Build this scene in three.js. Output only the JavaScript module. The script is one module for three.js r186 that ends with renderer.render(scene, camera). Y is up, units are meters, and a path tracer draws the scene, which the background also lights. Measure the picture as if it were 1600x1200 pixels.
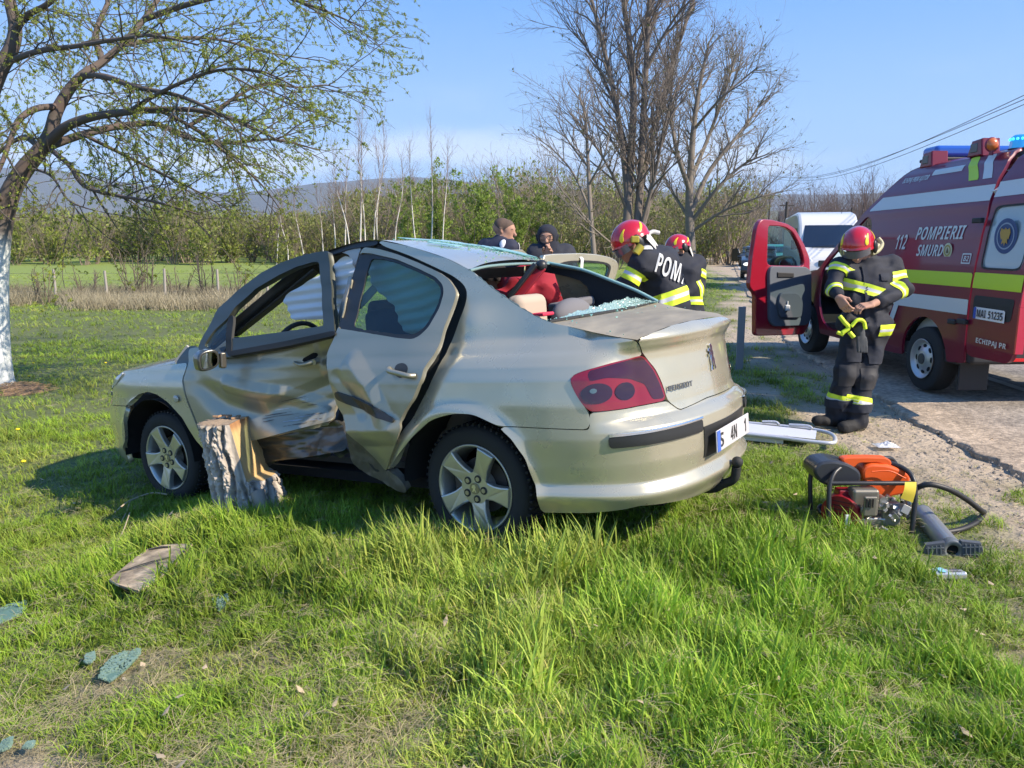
import * as THREE from 'three';
import { RoundedBoxGeometry } from 'three/addons/geometries/RoundedBoxGeometry.js';
import { mergeGeometries, mergeVertices } from 'three/addons/utils/BufferGeometryUtils.js';
import { MarchingCubes } from 'three/addons/objects/MarchingCubes.js';
import { FontLoader } from 'three/addons/loaders/FontLoader.js';

// ---------------------------------------------------------------- camera, sky, sun, exposure
const scene = new THREE.Scene();
const EYE = 1.55, FOCAL = 1202, PITCH = THREE.MathUtils.degToRad(10.1);
const camera = new THREE.PerspectiveCamera(2 * Math.atan(600 / FOCAL) * 180 / Math.PI, 4 / 3, 0.05, 12000);
camera.position.set(0, EYE, 0);
camera.rotation.set(-PITCH, 0, 0);
camera.updateMatrixWorld(true);

const SUN_EL = THREE.MathUtils.degToRad(40), SUN_AZ = Math.atan2(0.24, 0.97);
const SUN = new THREE.Vector3(Math.cos(SUN_EL) * Math.cos(SUN_AZ), Math.sin(SUN_EL), Math.cos(SUN_EL) * Math.sin(SUN_AZ));

const clamp = THREE.MathUtils.clamp, lerp = THREE.MathUtils.lerp, sstep = THREE.MathUtils.smoothstep;
function rng(seed) {
  let a = seed >>> 0;
  return () => { a = (a + 0x6d2b79f5) | 0; let t = Math.imul(a ^ (a >>> 15), 1 | a); t = (t + Math.imul(t ^ (t >>> 7), 61 | t)) ^ t; return ((t ^ (t >>> 14)) >>> 0) / 4294967296; };
}
function hash2(ix, iy) { let h = Math.imul(ix, 374761393) ^ Math.imul(iy, 668265263); h = Math.imul(h ^ (h >>> 13), 1274126177); return ((h ^ (h >>> 16)) >>> 0) / 4294967296; }
function vnoise(x, y) {
  const ix = Math.floor(x), iy = Math.floor(y), fx = x - ix, fy = y - iy, u = fx * fx * (3 - 2 * fx), v = fy * fy * (3 - 2 * fy);
  return lerp(lerp(hash2(ix, iy), hash2(ix + 1, iy), u), lerp(hash2(ix, iy + 1), hash2(ix + 1, iy + 1), u), v);
}
function fbm(x, y, o = 4) { let s = 0, a = 0.5, n = 0; for (let i = 0; i < o; i++) { s += a * vnoise(x, y); n += a; x = x * 2.03 + 17.1; y = y * 2.03 + 9.7; a *= 0.5; } return s / n; }

{ // computed sky: blue air whitening towards the horizon, a few thin clouds low down
  const W = 1024, H = 512, data = new Float32Array(W * H * 4);
  const zen = [0.06, 0.165, 0.45], mid = [0.10, 0.265, 0.62], low = [0.27, 0.43, 0.68], hor = [0.47, 0.57, 0.70];
  for (let j = 0; j < H; j++) {
    const el = ((j + 0.5) / H - 0.5) * Math.PI, e = Math.max(0, el) * 180 / Math.PI;
    for (let i = 0; i < W; i++) {
      const az = ((i + 0.5) / W - 0.5) * 2 * Math.PI;
      const dir = [Math.cos(el) * Math.cos(az), Math.sin(el), Math.cos(el) * Math.sin(az)];
      const toSun = Math.max(0, dir[0] * SUN.x + dir[1] * SUN.y + dir[2] * SUN.z);
      const u = i / W * 60, cl = sstep(fbm(u * 0.5 + 3, e * 0.55, 4), 0.50, 0.75) * sstep(e, 1, 3) * (1 - sstep(e, 5, 12)) * 0.55;
      const k = (j * W + i) * 4;
      for (let c = 0; c < 3; c++) {
        let v = e < 5 ? lerp(hor[c], low[c], sstep(e, 0, 5)) : e < 22 ? lerp(low[c], mid[c], sstep(e, 4, 22)) : lerp(mid[c], zen[c], sstep(e, 20, 80));
        v *= 1 + 0.5 * toSun ** 6;
        v = lerp(v, [0.66, 0.70, 0.76][c], cl);
        data[k + c] = v;
      }
      data[k + 3] = 1;
    }
  }
  const sky = new THREE.DataTexture(data, W, H, THREE.RGBAFormat, THREE.FloatType);
  sky.mapping = THREE.EquirectangularReflectionMapping; sky.magFilter = THREE.LinearFilter; sky.wrapS = THREE.RepeatWrapping; sky.needsUpdate = true;
  scene.background = sky; scene.environment = sky;
}
scene.fog = new THREE.FogExp2(0xb9cbe6, 0.00013);
const sun = new THREE.DirectionalLight(0xfff0da, 5);
sun.name = 'sun'; sun.position.copy(SUN).multiplyScalar(60); sun.castShadow = true; sun.shadow.radius = 1;
sun.shadow.mapSize.set(4096, 4096);
Object.assign(sun.shadow.camera, { left: -25, right: 25, top: 25, bottom: -25, near: 1, far: 140 });
sun.target.position.set(0, 0, -8); scene.add(sun, sun.target);
const renderer = new THREE.WebGLRenderer({ antialias: true });
renderer.toneMapping = THREE.LinearToneMapping;
renderer.toneMappingExposure = 1.68;
renderer.shadowMap.enabled = true;

// ---------------------------------------------------------------- helpers
const V = (x, y, z) => new THREE.Vector3(x, y, z);
const CP = Math.cos(PITCH), SP = Math.sin(PITCH);
function ray(px, py) { const rx = (px - 800) / FOCAL, ry = -(py - 600) / FOCAL; return V(rx, -SP + ry * CP, -CP - ry * SP); }
function at(px, py, t) { return ray(px, py).multiplyScalar(t).add(V(0, EYE, 0)); }          // a sight line measured in the photograph, t metres deep
function project(p) { const y = p.y - EYE, t = -SP * y - CP * p.z, u = CP * y - SP * p.z; return [800 + FOCAL * p.x / t, 600 - FOCAL * u / t, t]; }
const used = new Map();
function numbered(name) { const n = used.get(name) ?? 0; used.set(name, n + 1); return n ? name + '_' + String(n).padStart(3, '0') : name; }
function tag(o, label, category, group, kind) {
  if (label) o.userData.label = label; if (category) o.userData.category = category; if (group) o.userData.group = group; if (kind) o.userData.kind = kind; return o;
}
function thing(name, label, category, pos, turn = 0, group) {
  const o = new THREE.Group(); o.name = numbered(name); if (pos) o.position.copy(pos); o.rotation.y = turn; scene.add(o);
  return tag(o, label, category, group);
}
function mesh(name, geo, mat, parent = scene) {
  const g = Array.isArray(geo) ? merge(geo) : geo;
  const m = new THREE.Mesh(g, mat); m.name = parent === scene ? numbered(name) : name; m.castShadow = m.receiveShadow = true; parent.add(m); return m;
}
function merge(list) {
  const gs = list.map((g) => { const h = g.index ? g.toNonIndexed() : g; for (const k of Object.keys(h.attributes)) if (!['position', 'normal', 'uv', 'color'].includes(k)) h.deleteAttribute(k); return h; });
  const keep = ['position', 'normal', 'uv', 'color'].filter((k) => gs.every((g) => g.attributes[k]));
  for (const g of gs) for (const k of Object.keys(g.attributes)) if (!keep.includes(k)) g.deleteAttribute(k);
  return mergeGeometries(gs);
}
function struct(name, geo, mat) { const m = mesh(name, geo, mat); m.userData.kind = 'structure'; return m; }
const rgb = (r, g, b) => new THREE.Color().setRGB(r, g, b);
const std = (c, rough = 0.7, metal = 0, more = {}) => new THREE.MeshStandardMaterial({ color: c, roughness: rough, metalness: metal, side: THREE.DoubleSide, ...more });
const phys = (c, rough, metal, more = {}) => new THREE.MeshPhysicalMaterial({ color: c, roughness: rough, metalness: metal, side: THREE.DoubleSide, ...more });
function quadGrid(fn, nu, nv, closeU = false) { // grid of points fn(u,v) -> Vector3
  const pos = [], uv = [], idx = [];
  for (let j = 0; j <= nv; j++) for (let i = 0; i <= nu; i++) { const p = fn(i / nu, j / nv); pos.push(p.x, p.y, p.z); uv.push(i / nu, j / nv); }
  for (let j = 0; j < nv; j++) for (let i = 0; i < nu; i++) { const a = j * (nu + 1) + i, b = a + 1, c = a + nu + 1, d = c + 1; idx.push(a, b, d, a, d, c); }
  const g = new THREE.BufferGeometry(); g.setAttribute('position', new THREE.Float32BufferAttribute(pos, 3)); g.setAttribute('uv', new THREE.Float32BufferAttribute(uv, 2)); g.setIndex(idx); g.computeVertexNormals(); return g;
}
function tube(points, r, seg = 24, sides = 8, closed = false) { // r number or function(t)
  const curve = new THREE.CatmullRomCurve3(points, closed, 'centripetal');
  const g = new THREE.TubeGeometry(curve, seg, 1, sides, closed), p = g.attributes.position, f = typeof r === 'function' ? r : () => r;
  for (let i = 0; i <= seg; i++) { const c = curve.getPointAt(closed ? (i / seg) % 1 : i / seg), rr = f(i / seg);
    for (let k = 0; k <= sides; k++) { const j = i * (sides + 1) + k; p.setXYZ(j, c.x + (p.getX(j) - c.x) * rr, c.y + (p.getY(j) - c.y) * rr, c.z + (p.getZ(j) - c.z) * rr); } }
  if (!closed) { // caps
    const gs = [g.toNonIndexed()];
    for (const t of [0, 1]) { const c = curve.getPointAt(t), d = curve.getTangentAt(t).multiplyScalar(t ? 1 : -1), cg = new THREE.CircleGeometry(f(t), sides); cg.applyQuaternion(new THREE.Quaternion().setFromUnitVectors(V(0, 0, 1), d)); cg.translate(c.x, c.y, c.z); gs.push(cg.toNonIndexed()); }
    return mergeGeometries(gs);
  }
  return g.toNonIndexed();
}
function box(w, h, d, x = 0, y = 0, z = 0, r = 0) { const g = r ? new RoundedBoxGeometry(w, h, d, 2, r) : new THREE.BoxGeometry(w, h, d); g.translate(x, y, z); return g; }
function bar(a, b, w, h, up = V(0, 1, 0), r = 0) { // box from a to b
  const d = b.clone().sub(a), L = d.length(), x = d.normalize(), z = x.clone().cross(up).normalize(), y = z.clone().cross(x);
  const g = r ? new RoundedBoxGeometry(L, h, w, 2, r) : new THREE.BoxGeometry(L, h, w); g.applyMatrix4(new THREE.Matrix4().makeBasis(x, y, z).setPosition(a.clone().add(b).multiplyScalar(0.5))); return g;
}
function cyl(a, b, r0, r1 = r0, sides = 16) { const d = b.clone().sub(a), g = new THREE.CylinderGeometry(r1, r0, d.length(), sides); g.applyQuaternion(new THREE.Quaternion().setFromUnitVectors(V(0, 1, 0), d.clone().normalize())); const m = a.clone().add(b).multiplyScalar(0.5); g.translate(m.x, m.y, m.z); return g; }
function lathe(pts, seg = 40) { return new THREE.LatheGeometry(pts.map((p) => new THREE.Vector2(...p)), seg); }
function shape2(pts) { const s = new THREE.Shape(); pts.forEach((p, i) => i ? s.lineTo(...p) : s.moveTo(...p)); s.closePath(); return s; }
function extr(pts, depth, bevel = 0, holes = []) { const s = shape2(pts); for (const h of holes) s.holes.push(shape2(h)); return new THREE.ExtrudeGeometry(s, { depth, bevelEnabled: bevel > 0, bevelSize: bevel, bevelThickness: bevel, bevelSegments: 2, curveSegments: 10 }); }
function paintAll(g, c) { const n = g.attributes.position.count, a = new Float32Array(n * 3); for (let i = 0; i < n; i++) a.set([c.r, c.g, c.b], i * 3); g.setAttribute('color', new THREE.BufferAttribute(a, 3)); return g; }
function canvasTex(w, h, draw) { const c = document.createElement('canvas'); c.width = w; c.height = h; draw(c.getContext('2d'), w, h); const t = new THREE.CanvasTexture(c); t.colorSpace = THREE.SRGBColorSpace; t.anisotropy = 4; return t; }
function noiseTex(n, fn) { const d = new Uint8Array(n * n * 4); for (let j = 0; j < n; j++) for (let i = 0; i < n; i++) { const v = clamp(fn(i, j), 0, 1) * 255; d.set([v, v, v, 255], (j * n + i) * 4); } const t = new THREE.DataTexture(d, n, n); t.magFilter = THREE.LinearFilter; t.wrapS = t.wrapT = THREE.RepeatWrapping; t.needsUpdate = true; return t; }
function tileNoise(n, cells, seed = 0, oct = 4) { // tileable fbm
  return (i, j) => { let s = 0, a = 0.5, q = 0, c = cells; for (let o = 0; o < oct; o++) { const x = i / n * c, y = j / n * c, ix = Math.floor(x), iy = Math.floor(y), fx = x - ix, fy = y - iy, u = fx * fx * (3 - 2 * fx), v = fy * fy * (3 - 2 * fy), h = (p, r) => hash2(((p % c) + c) % c + seed * 101 + o * 7919, ((r % c) + c) % c + seed * 57); s += a * lerp(lerp(h(ix, iy), h(ix + 1, iy), u), lerp(h(ix, iy + 1), h(ix + 1, iy + 1), u), v); q += a; a *= 0.55; c *= 2; } return s / q; };
}
const CC = (pts) => new THREE.CatmullRomCurve3(pts, false, 'centripetal');
// ---------------------------------------------------------------- ground
const ROAD = [[30, 3.2], [-3, 3.2], [-4.7, 3.38], [-6, 3.52], [-9, 3.95], [-12, 4.4], [-22.6, 7.0], [-35, 10.3], [-65, 18.5], [-120, 34], [-300, 90]];
function roadEdge(z) { for (let i = 0; i < ROAD.length - 1; i++) if (z <= ROAD[i][0] && z >= ROAD[i + 1][0]) { const k = (ROAD[i][0] - z) / (ROAD[i][0] - ROAD[i + 1][0]); return lerp(ROAD[i][1], ROAD[i + 1][1], k); } return z > 0 ? 3.2 : 90 + (-300 - z) * 0.3; }
function smoothEdge(z) { return (roadEdge(z - 1.2) + roadEdge(z) + roadEdge(z + 1.2)) / 3; }
const DIRT_L = [[5, 2.0], [-2, 1.9], [-3, 2.15], [-4.05, 2.38], [-6, 2.55], [-8, 2.7], [-12, 3.2], [-22, 6.1], [-32, 8.7], [-65, 15.7], [-120, 29], [-300, 84]];
const CLEAR = []; // outlines on the ground where something lies on the turf
function clearing(points, h) { const p = points.map((q) => [q.x, q.z]), c = [0, 1].map((k) => p.reduce((a, q) => a + q[k] / p.length, 0)); CLEAR.push({ p, h, c, r: 0.06 + Math.max(...p.map((q) => Math.hypot(q[0] - c[0], q[1] - c[1]))) }); }
const ringAt = (p, r) => [...Array(10)].map((_, k) => V(p.x + r * Math.cos(k * 0.6283), 0, p.z + r * Math.sin(k * 0.6283)));
function dirtLeft(z) { for (let i = 0; i < DIRT_L.length - 1; i++) if (z <= DIRT_L[i][0] && z >= DIRT_L[i + 1][0]) { const k = (DIRT_L[i][0] - z) / (DIRT_L[i][0] - DIRT_L[i + 1][0]); return lerp(DIRT_L[i][1], DIRT_L[i + 1][1], k); } return z > 0 ? 2 : 84; }
function groundY(x, z) {
  const e = smoothEdge(z) - 3.2, xs = x - e * sstep(-z, 6, 40) * 0.9;
  let y = -0.36 * sstep(-xs, -0.9, 4.2);
  y += 0.85 * sstep(-z, 32, 110) * sstep(-xs, -4, 6);
  y += 0.03 * (fbm(x * 0.9 + 5, z * 0.9, 3) - 0.5) * sstep(smoothEdge(z) - x, 0.2, 1.2);
  if (z < -150) y += 0;
  y += 0.07 * Math.exp(-(((x + 1.25) / 1.1) ** 2 + ((z + 3.55) / 0.75) ** 2));
  y += 0.15 * Math.exp(-(((x + 1.62) / 0.5) ** 2 + ((z + 4.5) / 0.42) ** 2));   // the tussocky hump in front of the stump
  return y;
}
function onGround(px, py) { const d = ray(px, py); let t = 3; for (let i = 0; i < 60; i++) { const p = d.clone().multiplyScalar(t); const g = groundY(p.x, p.z) - EYE; t = lerp(t, g / d.y, 0.7); } const p = d.clone().multiplyScalar(t); return V(p.x, groundY(p.x, p.z), p.z); }
function dirtAmount(x, z) { // 1 = bare earth, 0 = turf
  const n = fbm(x * 1.7, z * 1.7, 4) - 0.5, n2 = fbm(x * 6 + 40, z * 6, 3) - 0.5;
  const L = dirtLeft(z) + n * 1.5 + n2 * 0.5;
  let d = sstep(x, L - 0.35, L + 0.35);
  const patch = sstep(fbm(x * 1.3 + 70, z * 1.3 + 8, 4), 0.50, 0.64);
  d *= 1 - 0.75 * patch * (1 - sstep(x - L, 0.7, 1.3));
  d = Math.max(d, 0.5 * sstep(x + n * 1.2, 1.0, 1.7) * sstep(z, -4.0, -3.1) * sstep(fbm(x * 2.4 + 33, z * 2.4, 4), 0.3, 0.6));
  d = Math.max(d, sstep(0.95 - Math.hypot((x + 1.75) / 0.9, (z + 2.05) / 0.5) + n * 0.9, 0, 0.3));   // scuffed corner at lower left
  d = Math.max(d, 0.5 * sstep(0.6 - Math.hypot((x + 1.15) / 0.9, (z + 2.75) / 0.5) + n * 1.2, 0, 0.4));
  return d;
}
{
  const N = 420, M = 420, pos = [], col = [], uv = [], idx = [];
  const sx = (u) => Math.sinh(u * 8.2) / Math.sinh(8.2) * 5200, c = new THREE.Color();
  for (let j = 0; j <= M; j++) for (let i = 0; i <= N; i++) {
    const x = sx(i / N * 2 - 1) + 0.4, z = 14 - (Math.sinh(j / M * 7.4) / Math.sinh(7.4)) * 5200 - j / M * 26;
    pos.push(x, groundY(x, z) - (x > smoothEdge(z) - 0.05 ? 0.02 : 0), z); uv.push(x, z);
    const d = dirtAmount(x, z), n = fbm(x * 2.3, z * 2.3, 4), f = sstep(Math.hypot(x, z), 18, 60), n3 = fbm(x * 0.05, z * 0.05, 4), n4 = fbm(x * 9, z * 9, 3);
    const soil = [lerp(0.075, 0.125, n), lerp(0.10, 0.14, n), lerp(0.026, 0.05, n)], dirt = [lerp(0.30, 0.44, n4), lerp(0.235, 0.36, n4), lerp(0.165, 0.265, n4)];
    const far = [lerp(0.16, 0.24, n3), lerp(0.235, 0.275, n3), lerp(0.035, 0.06, n3)];
    const g = [0, 1, 2].map((k) => lerp(lerp(soil[k], far[k], f), dirt[k], d));
    col.push(...g);
  }
  for (let j = 0; j < M; j++) for (let i = 0; i < N; i++) { const a = j * (N + 1) + i, b = a + 1, e = a + N + 1, f = e + 1; idx.push(a, b, f, a, f, e); }
  const g = new THREE.BufferGeometry();
  g.setAttribute('position', new THREE.Float32BufferAttribute(pos, 3)); g.setAttribute('color', new THREE.Float32BufferAttribute(col, 3)); g.setAttribute('uv', new THREE.Float32BufferAttribute(uv, 2)); g.setIndex(idx); g.computeVertexNormals();
  const f1 = tileNoise(512, 16, 1, 6), bump = noiseTex(512, (i, j) => f1(i, j));
  bump.repeat.set(1.3, 1.3);
  struct('ground', g, std(0xffffff, 0.95, 0, { vertexColors: true, bumpMap: bump, bumpScale: 0.03 }));
}
{ // road: asphalt with a broken crumbling left edge and a worn edge line
  const asph = tileNoise(512, 64, 3, 3), big = tileNoise(512, 6, 4, 4);
  const map = canvasTex(512, 512, (c, w, h) => { const im = c.createImageData(w, h); for (let j = 0; j < h; j++) for (let i = 0; i < w; i++) { const v = 124 + 70 * (asph(i, j) - 0.5) + 56 * (big(i, j) - 0.5); im.data.set([v * 1.03, v * 0.985, v * 0.93, 255], (j * w + i) * 4); } c.putImageData(im, 0, 0); });
  map.wrapS = map.wrapT = THREE.RepeatWrapping; map.repeat.set(0.5, 0.5);
  const bt = noiseTex(256, tileNoise(256, 48, 8, 3)); bt.repeat.set(1.5, 1.5);
  const zs = []; for (let z = 12; z > -14; z -= 0.08) zs.push(z); for (let z = -14; z > -300; z *= 1.03) zs.push(z);
  const col = [], pos = [], uv = [], idx = [], off = [-0.02, 0, 0, 0.03, 0.3, 0.6, 1, 1.5, 2, 2.5, 3.2, 4, 6.2];
  zs.forEach((z, j) => { const rag = (fbm(z * 2.1, 3, 4) - 0.5) * 0.30 + (vnoise(z * 11, 8) - 0.5) * 0.07;
    off.forEach((o, i) => { const x = smoothEdge(z) + o + rag * (i < 5 ? 1 : 0), top = i === 0 ? -0.06 : i === 1 ? -0.05 : i === 2 ? 0.012 : 0.024 + 0.012 * o - 0.002 * o * o; pos.push(x + (i === 2 ? (vnoise(z * 17, 2) - 0.5) * 0.05 : 0), top, z); uv.push(x, z); const du = sstep(1.6 - o + 1.6 * (fbm(x * 1.1, z * 0.6 + 40, 4) - 0.5), 0, 1.5); col.push(lerp(1, 1.75, du), lerp(1, 1.5, du), lerp(1, 1.2, du)); }); });
  for (let j = 0; j < zs.length - 1; j++) for (let i = 0; i < off.length - 1; i++) { const a = j * off.length + i, b = a + 1, c = a + off.length, d = c + 1; idx.push(a, b, d, a, d, c); }
  const g = new THREE.BufferGeometry(); g.setAttribute('position', new THREE.Float32BufferAttribute(pos, 3)); g.setAttribute('uv', new THREE.Float32BufferAttribute(uv, 2)); g.setIndex(idx); g.computeVertexNormals();
  g.setAttribute('color', new THREE.Float32BufferAttribute(col, 3)); struct('road', g, std(0xffffff, 0.9, 0, { vertexColors: true, map, bumpMap: bt, bumpScale: 0.006 }));
  const lp = [], li = []; let k = 0;
  for (let z = 6; z > -160; z -= z > -14 ? 0.2 : 1.5) { const w = 0.055, x = Math.max(smoothEdge(z) + 0.35, lerp(4.95, 6.0, sstep(-z, 0, 16))); const oo = x - smoothEdge(z); for (const o of [-w, w]) lp.push(x + o, 0.030 + 0.012 * oo - 0.002 * oo * oo, z); if (k) { const a = 2 * k - 2; li.push(a, a + 1, a + 3, a, a + 3, a + 2); } k++; }
  const lg = new THREE.BufferGeometry(); lg.setAttribute('position', new THREE.Float32BufferAttribute(lp, 3)); lg.setIndex(li); lg.computeVertexNormals();
  const line = struct('road_edge_line', lg, std(rgb(0.46, 0.45, 0.41), 0.85));
}
// ---------------------------------------------------------------- trees, hedges, fence, hills
class Wood {
  constructor() { this.p = []; this.n = []; this.i = []; this.c = []; }
  add(pts, r0, r1, sides = 5, col = null) {
    const N = pts.length, base = this.p.length / 3; let x = V(1, 0, 0);
    for (let k = 0; k < N; k++) {
      const d = pts[Math.min(N - 1, k + 1)].clone().sub(pts[Math.max(0, k - 1)]).normalize(); x = x.clone().addScaledVector(d, -x.dot(d)); if (x.lengthSq() < 1e-4) x = V(d.y, -d.x, 0.1).addScaledVector(d, 0); x.normalize(); const y = d.clone().cross(x), r = typeof r0 === 'function' ? r0(k / (N - 1)) : lerp(r0, r1, k / (N - 1));
      for (let s = 0; s < sides; s++) { const a = s / sides * 6.2832, nx = x.x * Math.cos(a) + y.x * Math.sin(a), ny = x.y * Math.cos(a) + y.y * Math.sin(a), nz = x.z * Math.cos(a) + y.z * Math.sin(a); this.p.push(pts[k].x + nx * r, pts[k].y + ny * r, pts[k].z + nz * r); this.n.push(nx, ny, nz); const c = col ? col(pts[k], r) : [1, 1, 1]; this.c.push(...c); }
    }
    for (let k = 0; k < N - 1; k++) for (let s = 0; s < sides; s++) { const a = base + k * sides + s, b = base + k * sides + (s + 1) % sides; this.i.push(a, b, b + sides, a, b + sides, a + sides); }
  }
  get empty() { return !this.i.length; }
  geo() { const g = new THREE.BufferGeometry(); g.setAttribute('position', new THREE.Float32BufferAttribute(this.p, 3)); g.setAttribute('normal', new THREE.Float32BufferAttribute(this.n, 3)); g.setAttribute('color', new THREE.Float32BufferAttribute(this.c, 3)); g.setIndex(this.i); return g; }
}
function wander(p, dir, len, seg, amt, pull, r) { // a crooked shoot
  const pts = [p.clone()], d = dir.clone().normalize(), q = p.clone();
  for (let k = 0; k < seg; k++) { d.add(V((r() - 0.5) * amt, (r() - 0.5) * amt + pull / seg, (r() - 0.5) * amt)).normalize(); q.addScaledVector(d, len / seg); pts.push(q.clone()); }
  return pts;
}
function along(pts, t) { const a = t * (pts.length - 1), i = Math.min(pts.length - 2, Math.floor(a)); return { p: pts[i].clone().lerp(pts[i + 1], a - i), d: pts[i + 1].clone().sub(pts[i]).normalize() }; }
function lengthOf(pts) { let s = 0; for (let i = 1; i < pts.length; i++) s += pts[i].distanceTo(pts[i - 1]); return s; }
// levels: [{n per metre, len, ang, pull, wand, r, seg, sides, from}], leaves: callback(point, direction)
function sprout(w, fine, pts, r0, r1, levels, lv, rnd, leaf, col) {
  const L = levels[lv]; if (!L) return;
  const len = lengthOf(pts), n = Math.round(len * L.n * (0.8 + 0.4 * rnd()));
  for (let k = 0; k < n; k++) {
    const t = lerp(L.from ?? 0.15, 1, (k + rnd()) / n), { p, d } = along(pts, Math.min(0.999, t)), a = V(rnd() - 0.5, rnd() - 0.5, rnd() - 0.5).normalize(); a.addScaledVector(d, -a.dot(d)).normalize();
    const an = L.ang * (0.6 + 0.8 * rnd()), dir = d.clone().multiplyScalar(Math.cos(an)).addScaledVector(a, Math.sin(an)); dir.y += L.lift ?? 0;
    const ln = L.len * (0.45 + 0.9 * rnd()) * (L.taper ? lerp(1, 1 - L.taper, t) : 1), rr = Math.min(lerp(r0, r1, t) * 0.7, L.r * (0.7 + 0.6 * rnd()));
    const q = wander(p, dir, ln, L.seg, L.wand, L.pull, rnd), target = lv >= levels.length - 1 || L.r < 0.012 ? fine : w;
    target.add(q, rr, Math.max(rr * 0.35, L.min ?? 0.002), L.sides ?? 4, col);
    if (lv + 1 < levels.length) sprout(w, fine, q, rr, rr * 0.35, levels, lv + 1, rnd, leaf, col);
    if (leaf && (L.leaf || lv === levels.length - 1)) leaf(q, rnd);
  }
}
function leafGeo(l, w) { const g = new THREE.BufferGeometry(); g.setAttribute('position', new THREE.Float32BufferAttribute([0, 0, 0, w, l * 0.45, w * 0.3, 0, l, 0, -w, l * 0.45, w * 0.3, 0, l * 0.5, -w * 0.15], 3)); g.setIndex([0, 1, 4, 1, 2, 4, 2, 3, 4, 3, 0, 4]); g.computeVertexNormals(); return g; }
function clump(n, size, l, w, r, up = 0.4) { const gs = []; for (let i = 0; i < n; i++) { const g = leafGeo(l * (0.6 + 0.8 * r()), w * (0.7 + 0.6 * r())); g.rotateX((r() - 0.2) * 1.6); g.rotateZ((r() - 0.5) * 2); g.rotateY(r() * 6.283); const a = r() * 6.283; g.translate(Math.cos(a) * size * r(), (r() - 0.5) * size, Math.sin(a) * size * r()); gs.push(g); } return merge(gs); }
const LEAFMAT = new THREE.MeshPhysicalMaterial({ color: 0xffffff, roughness: 0.6, specularIntensity: 0.4, side: THREE.DoubleSide, transmission: 0.55, thickness: 0 });
function leaves(parent, geo, list, name = 'leaves') { const im = new THREE.InstancedMesh(geo, LEAFMAT, list.length); list.forEach(([m, c], i) => { im.setMatrixAt(i, m); im.setColorAt(i, rgb(...c)); }); im.name = parent === scene ? numbered(name) : name; im.userData.kind = 'stuff'; parent.add(im); return im; }
const barkN = tileNoise(256, 10, 21, 5), barkTex = noiseTex(256, barkN);
const BARK = std(rgb(0.115, 0.095, 0.078), 0.95, 0, { vertexColors: true });
const EU = new THREE.Euler(), QT = new THREE.Quaternion(), MX = new THREE.Matrix4();
function leafPut(list, p, s, c, rnd) { EU.set((rnd() - 0.5) * 1.2, rnd() * 6.283, (rnd() - 0.5) * 1.2); QT.setFromEuler(EU); list.push([MX.clone().compose(p, QT, V(s, s, s)), c]); }

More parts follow.
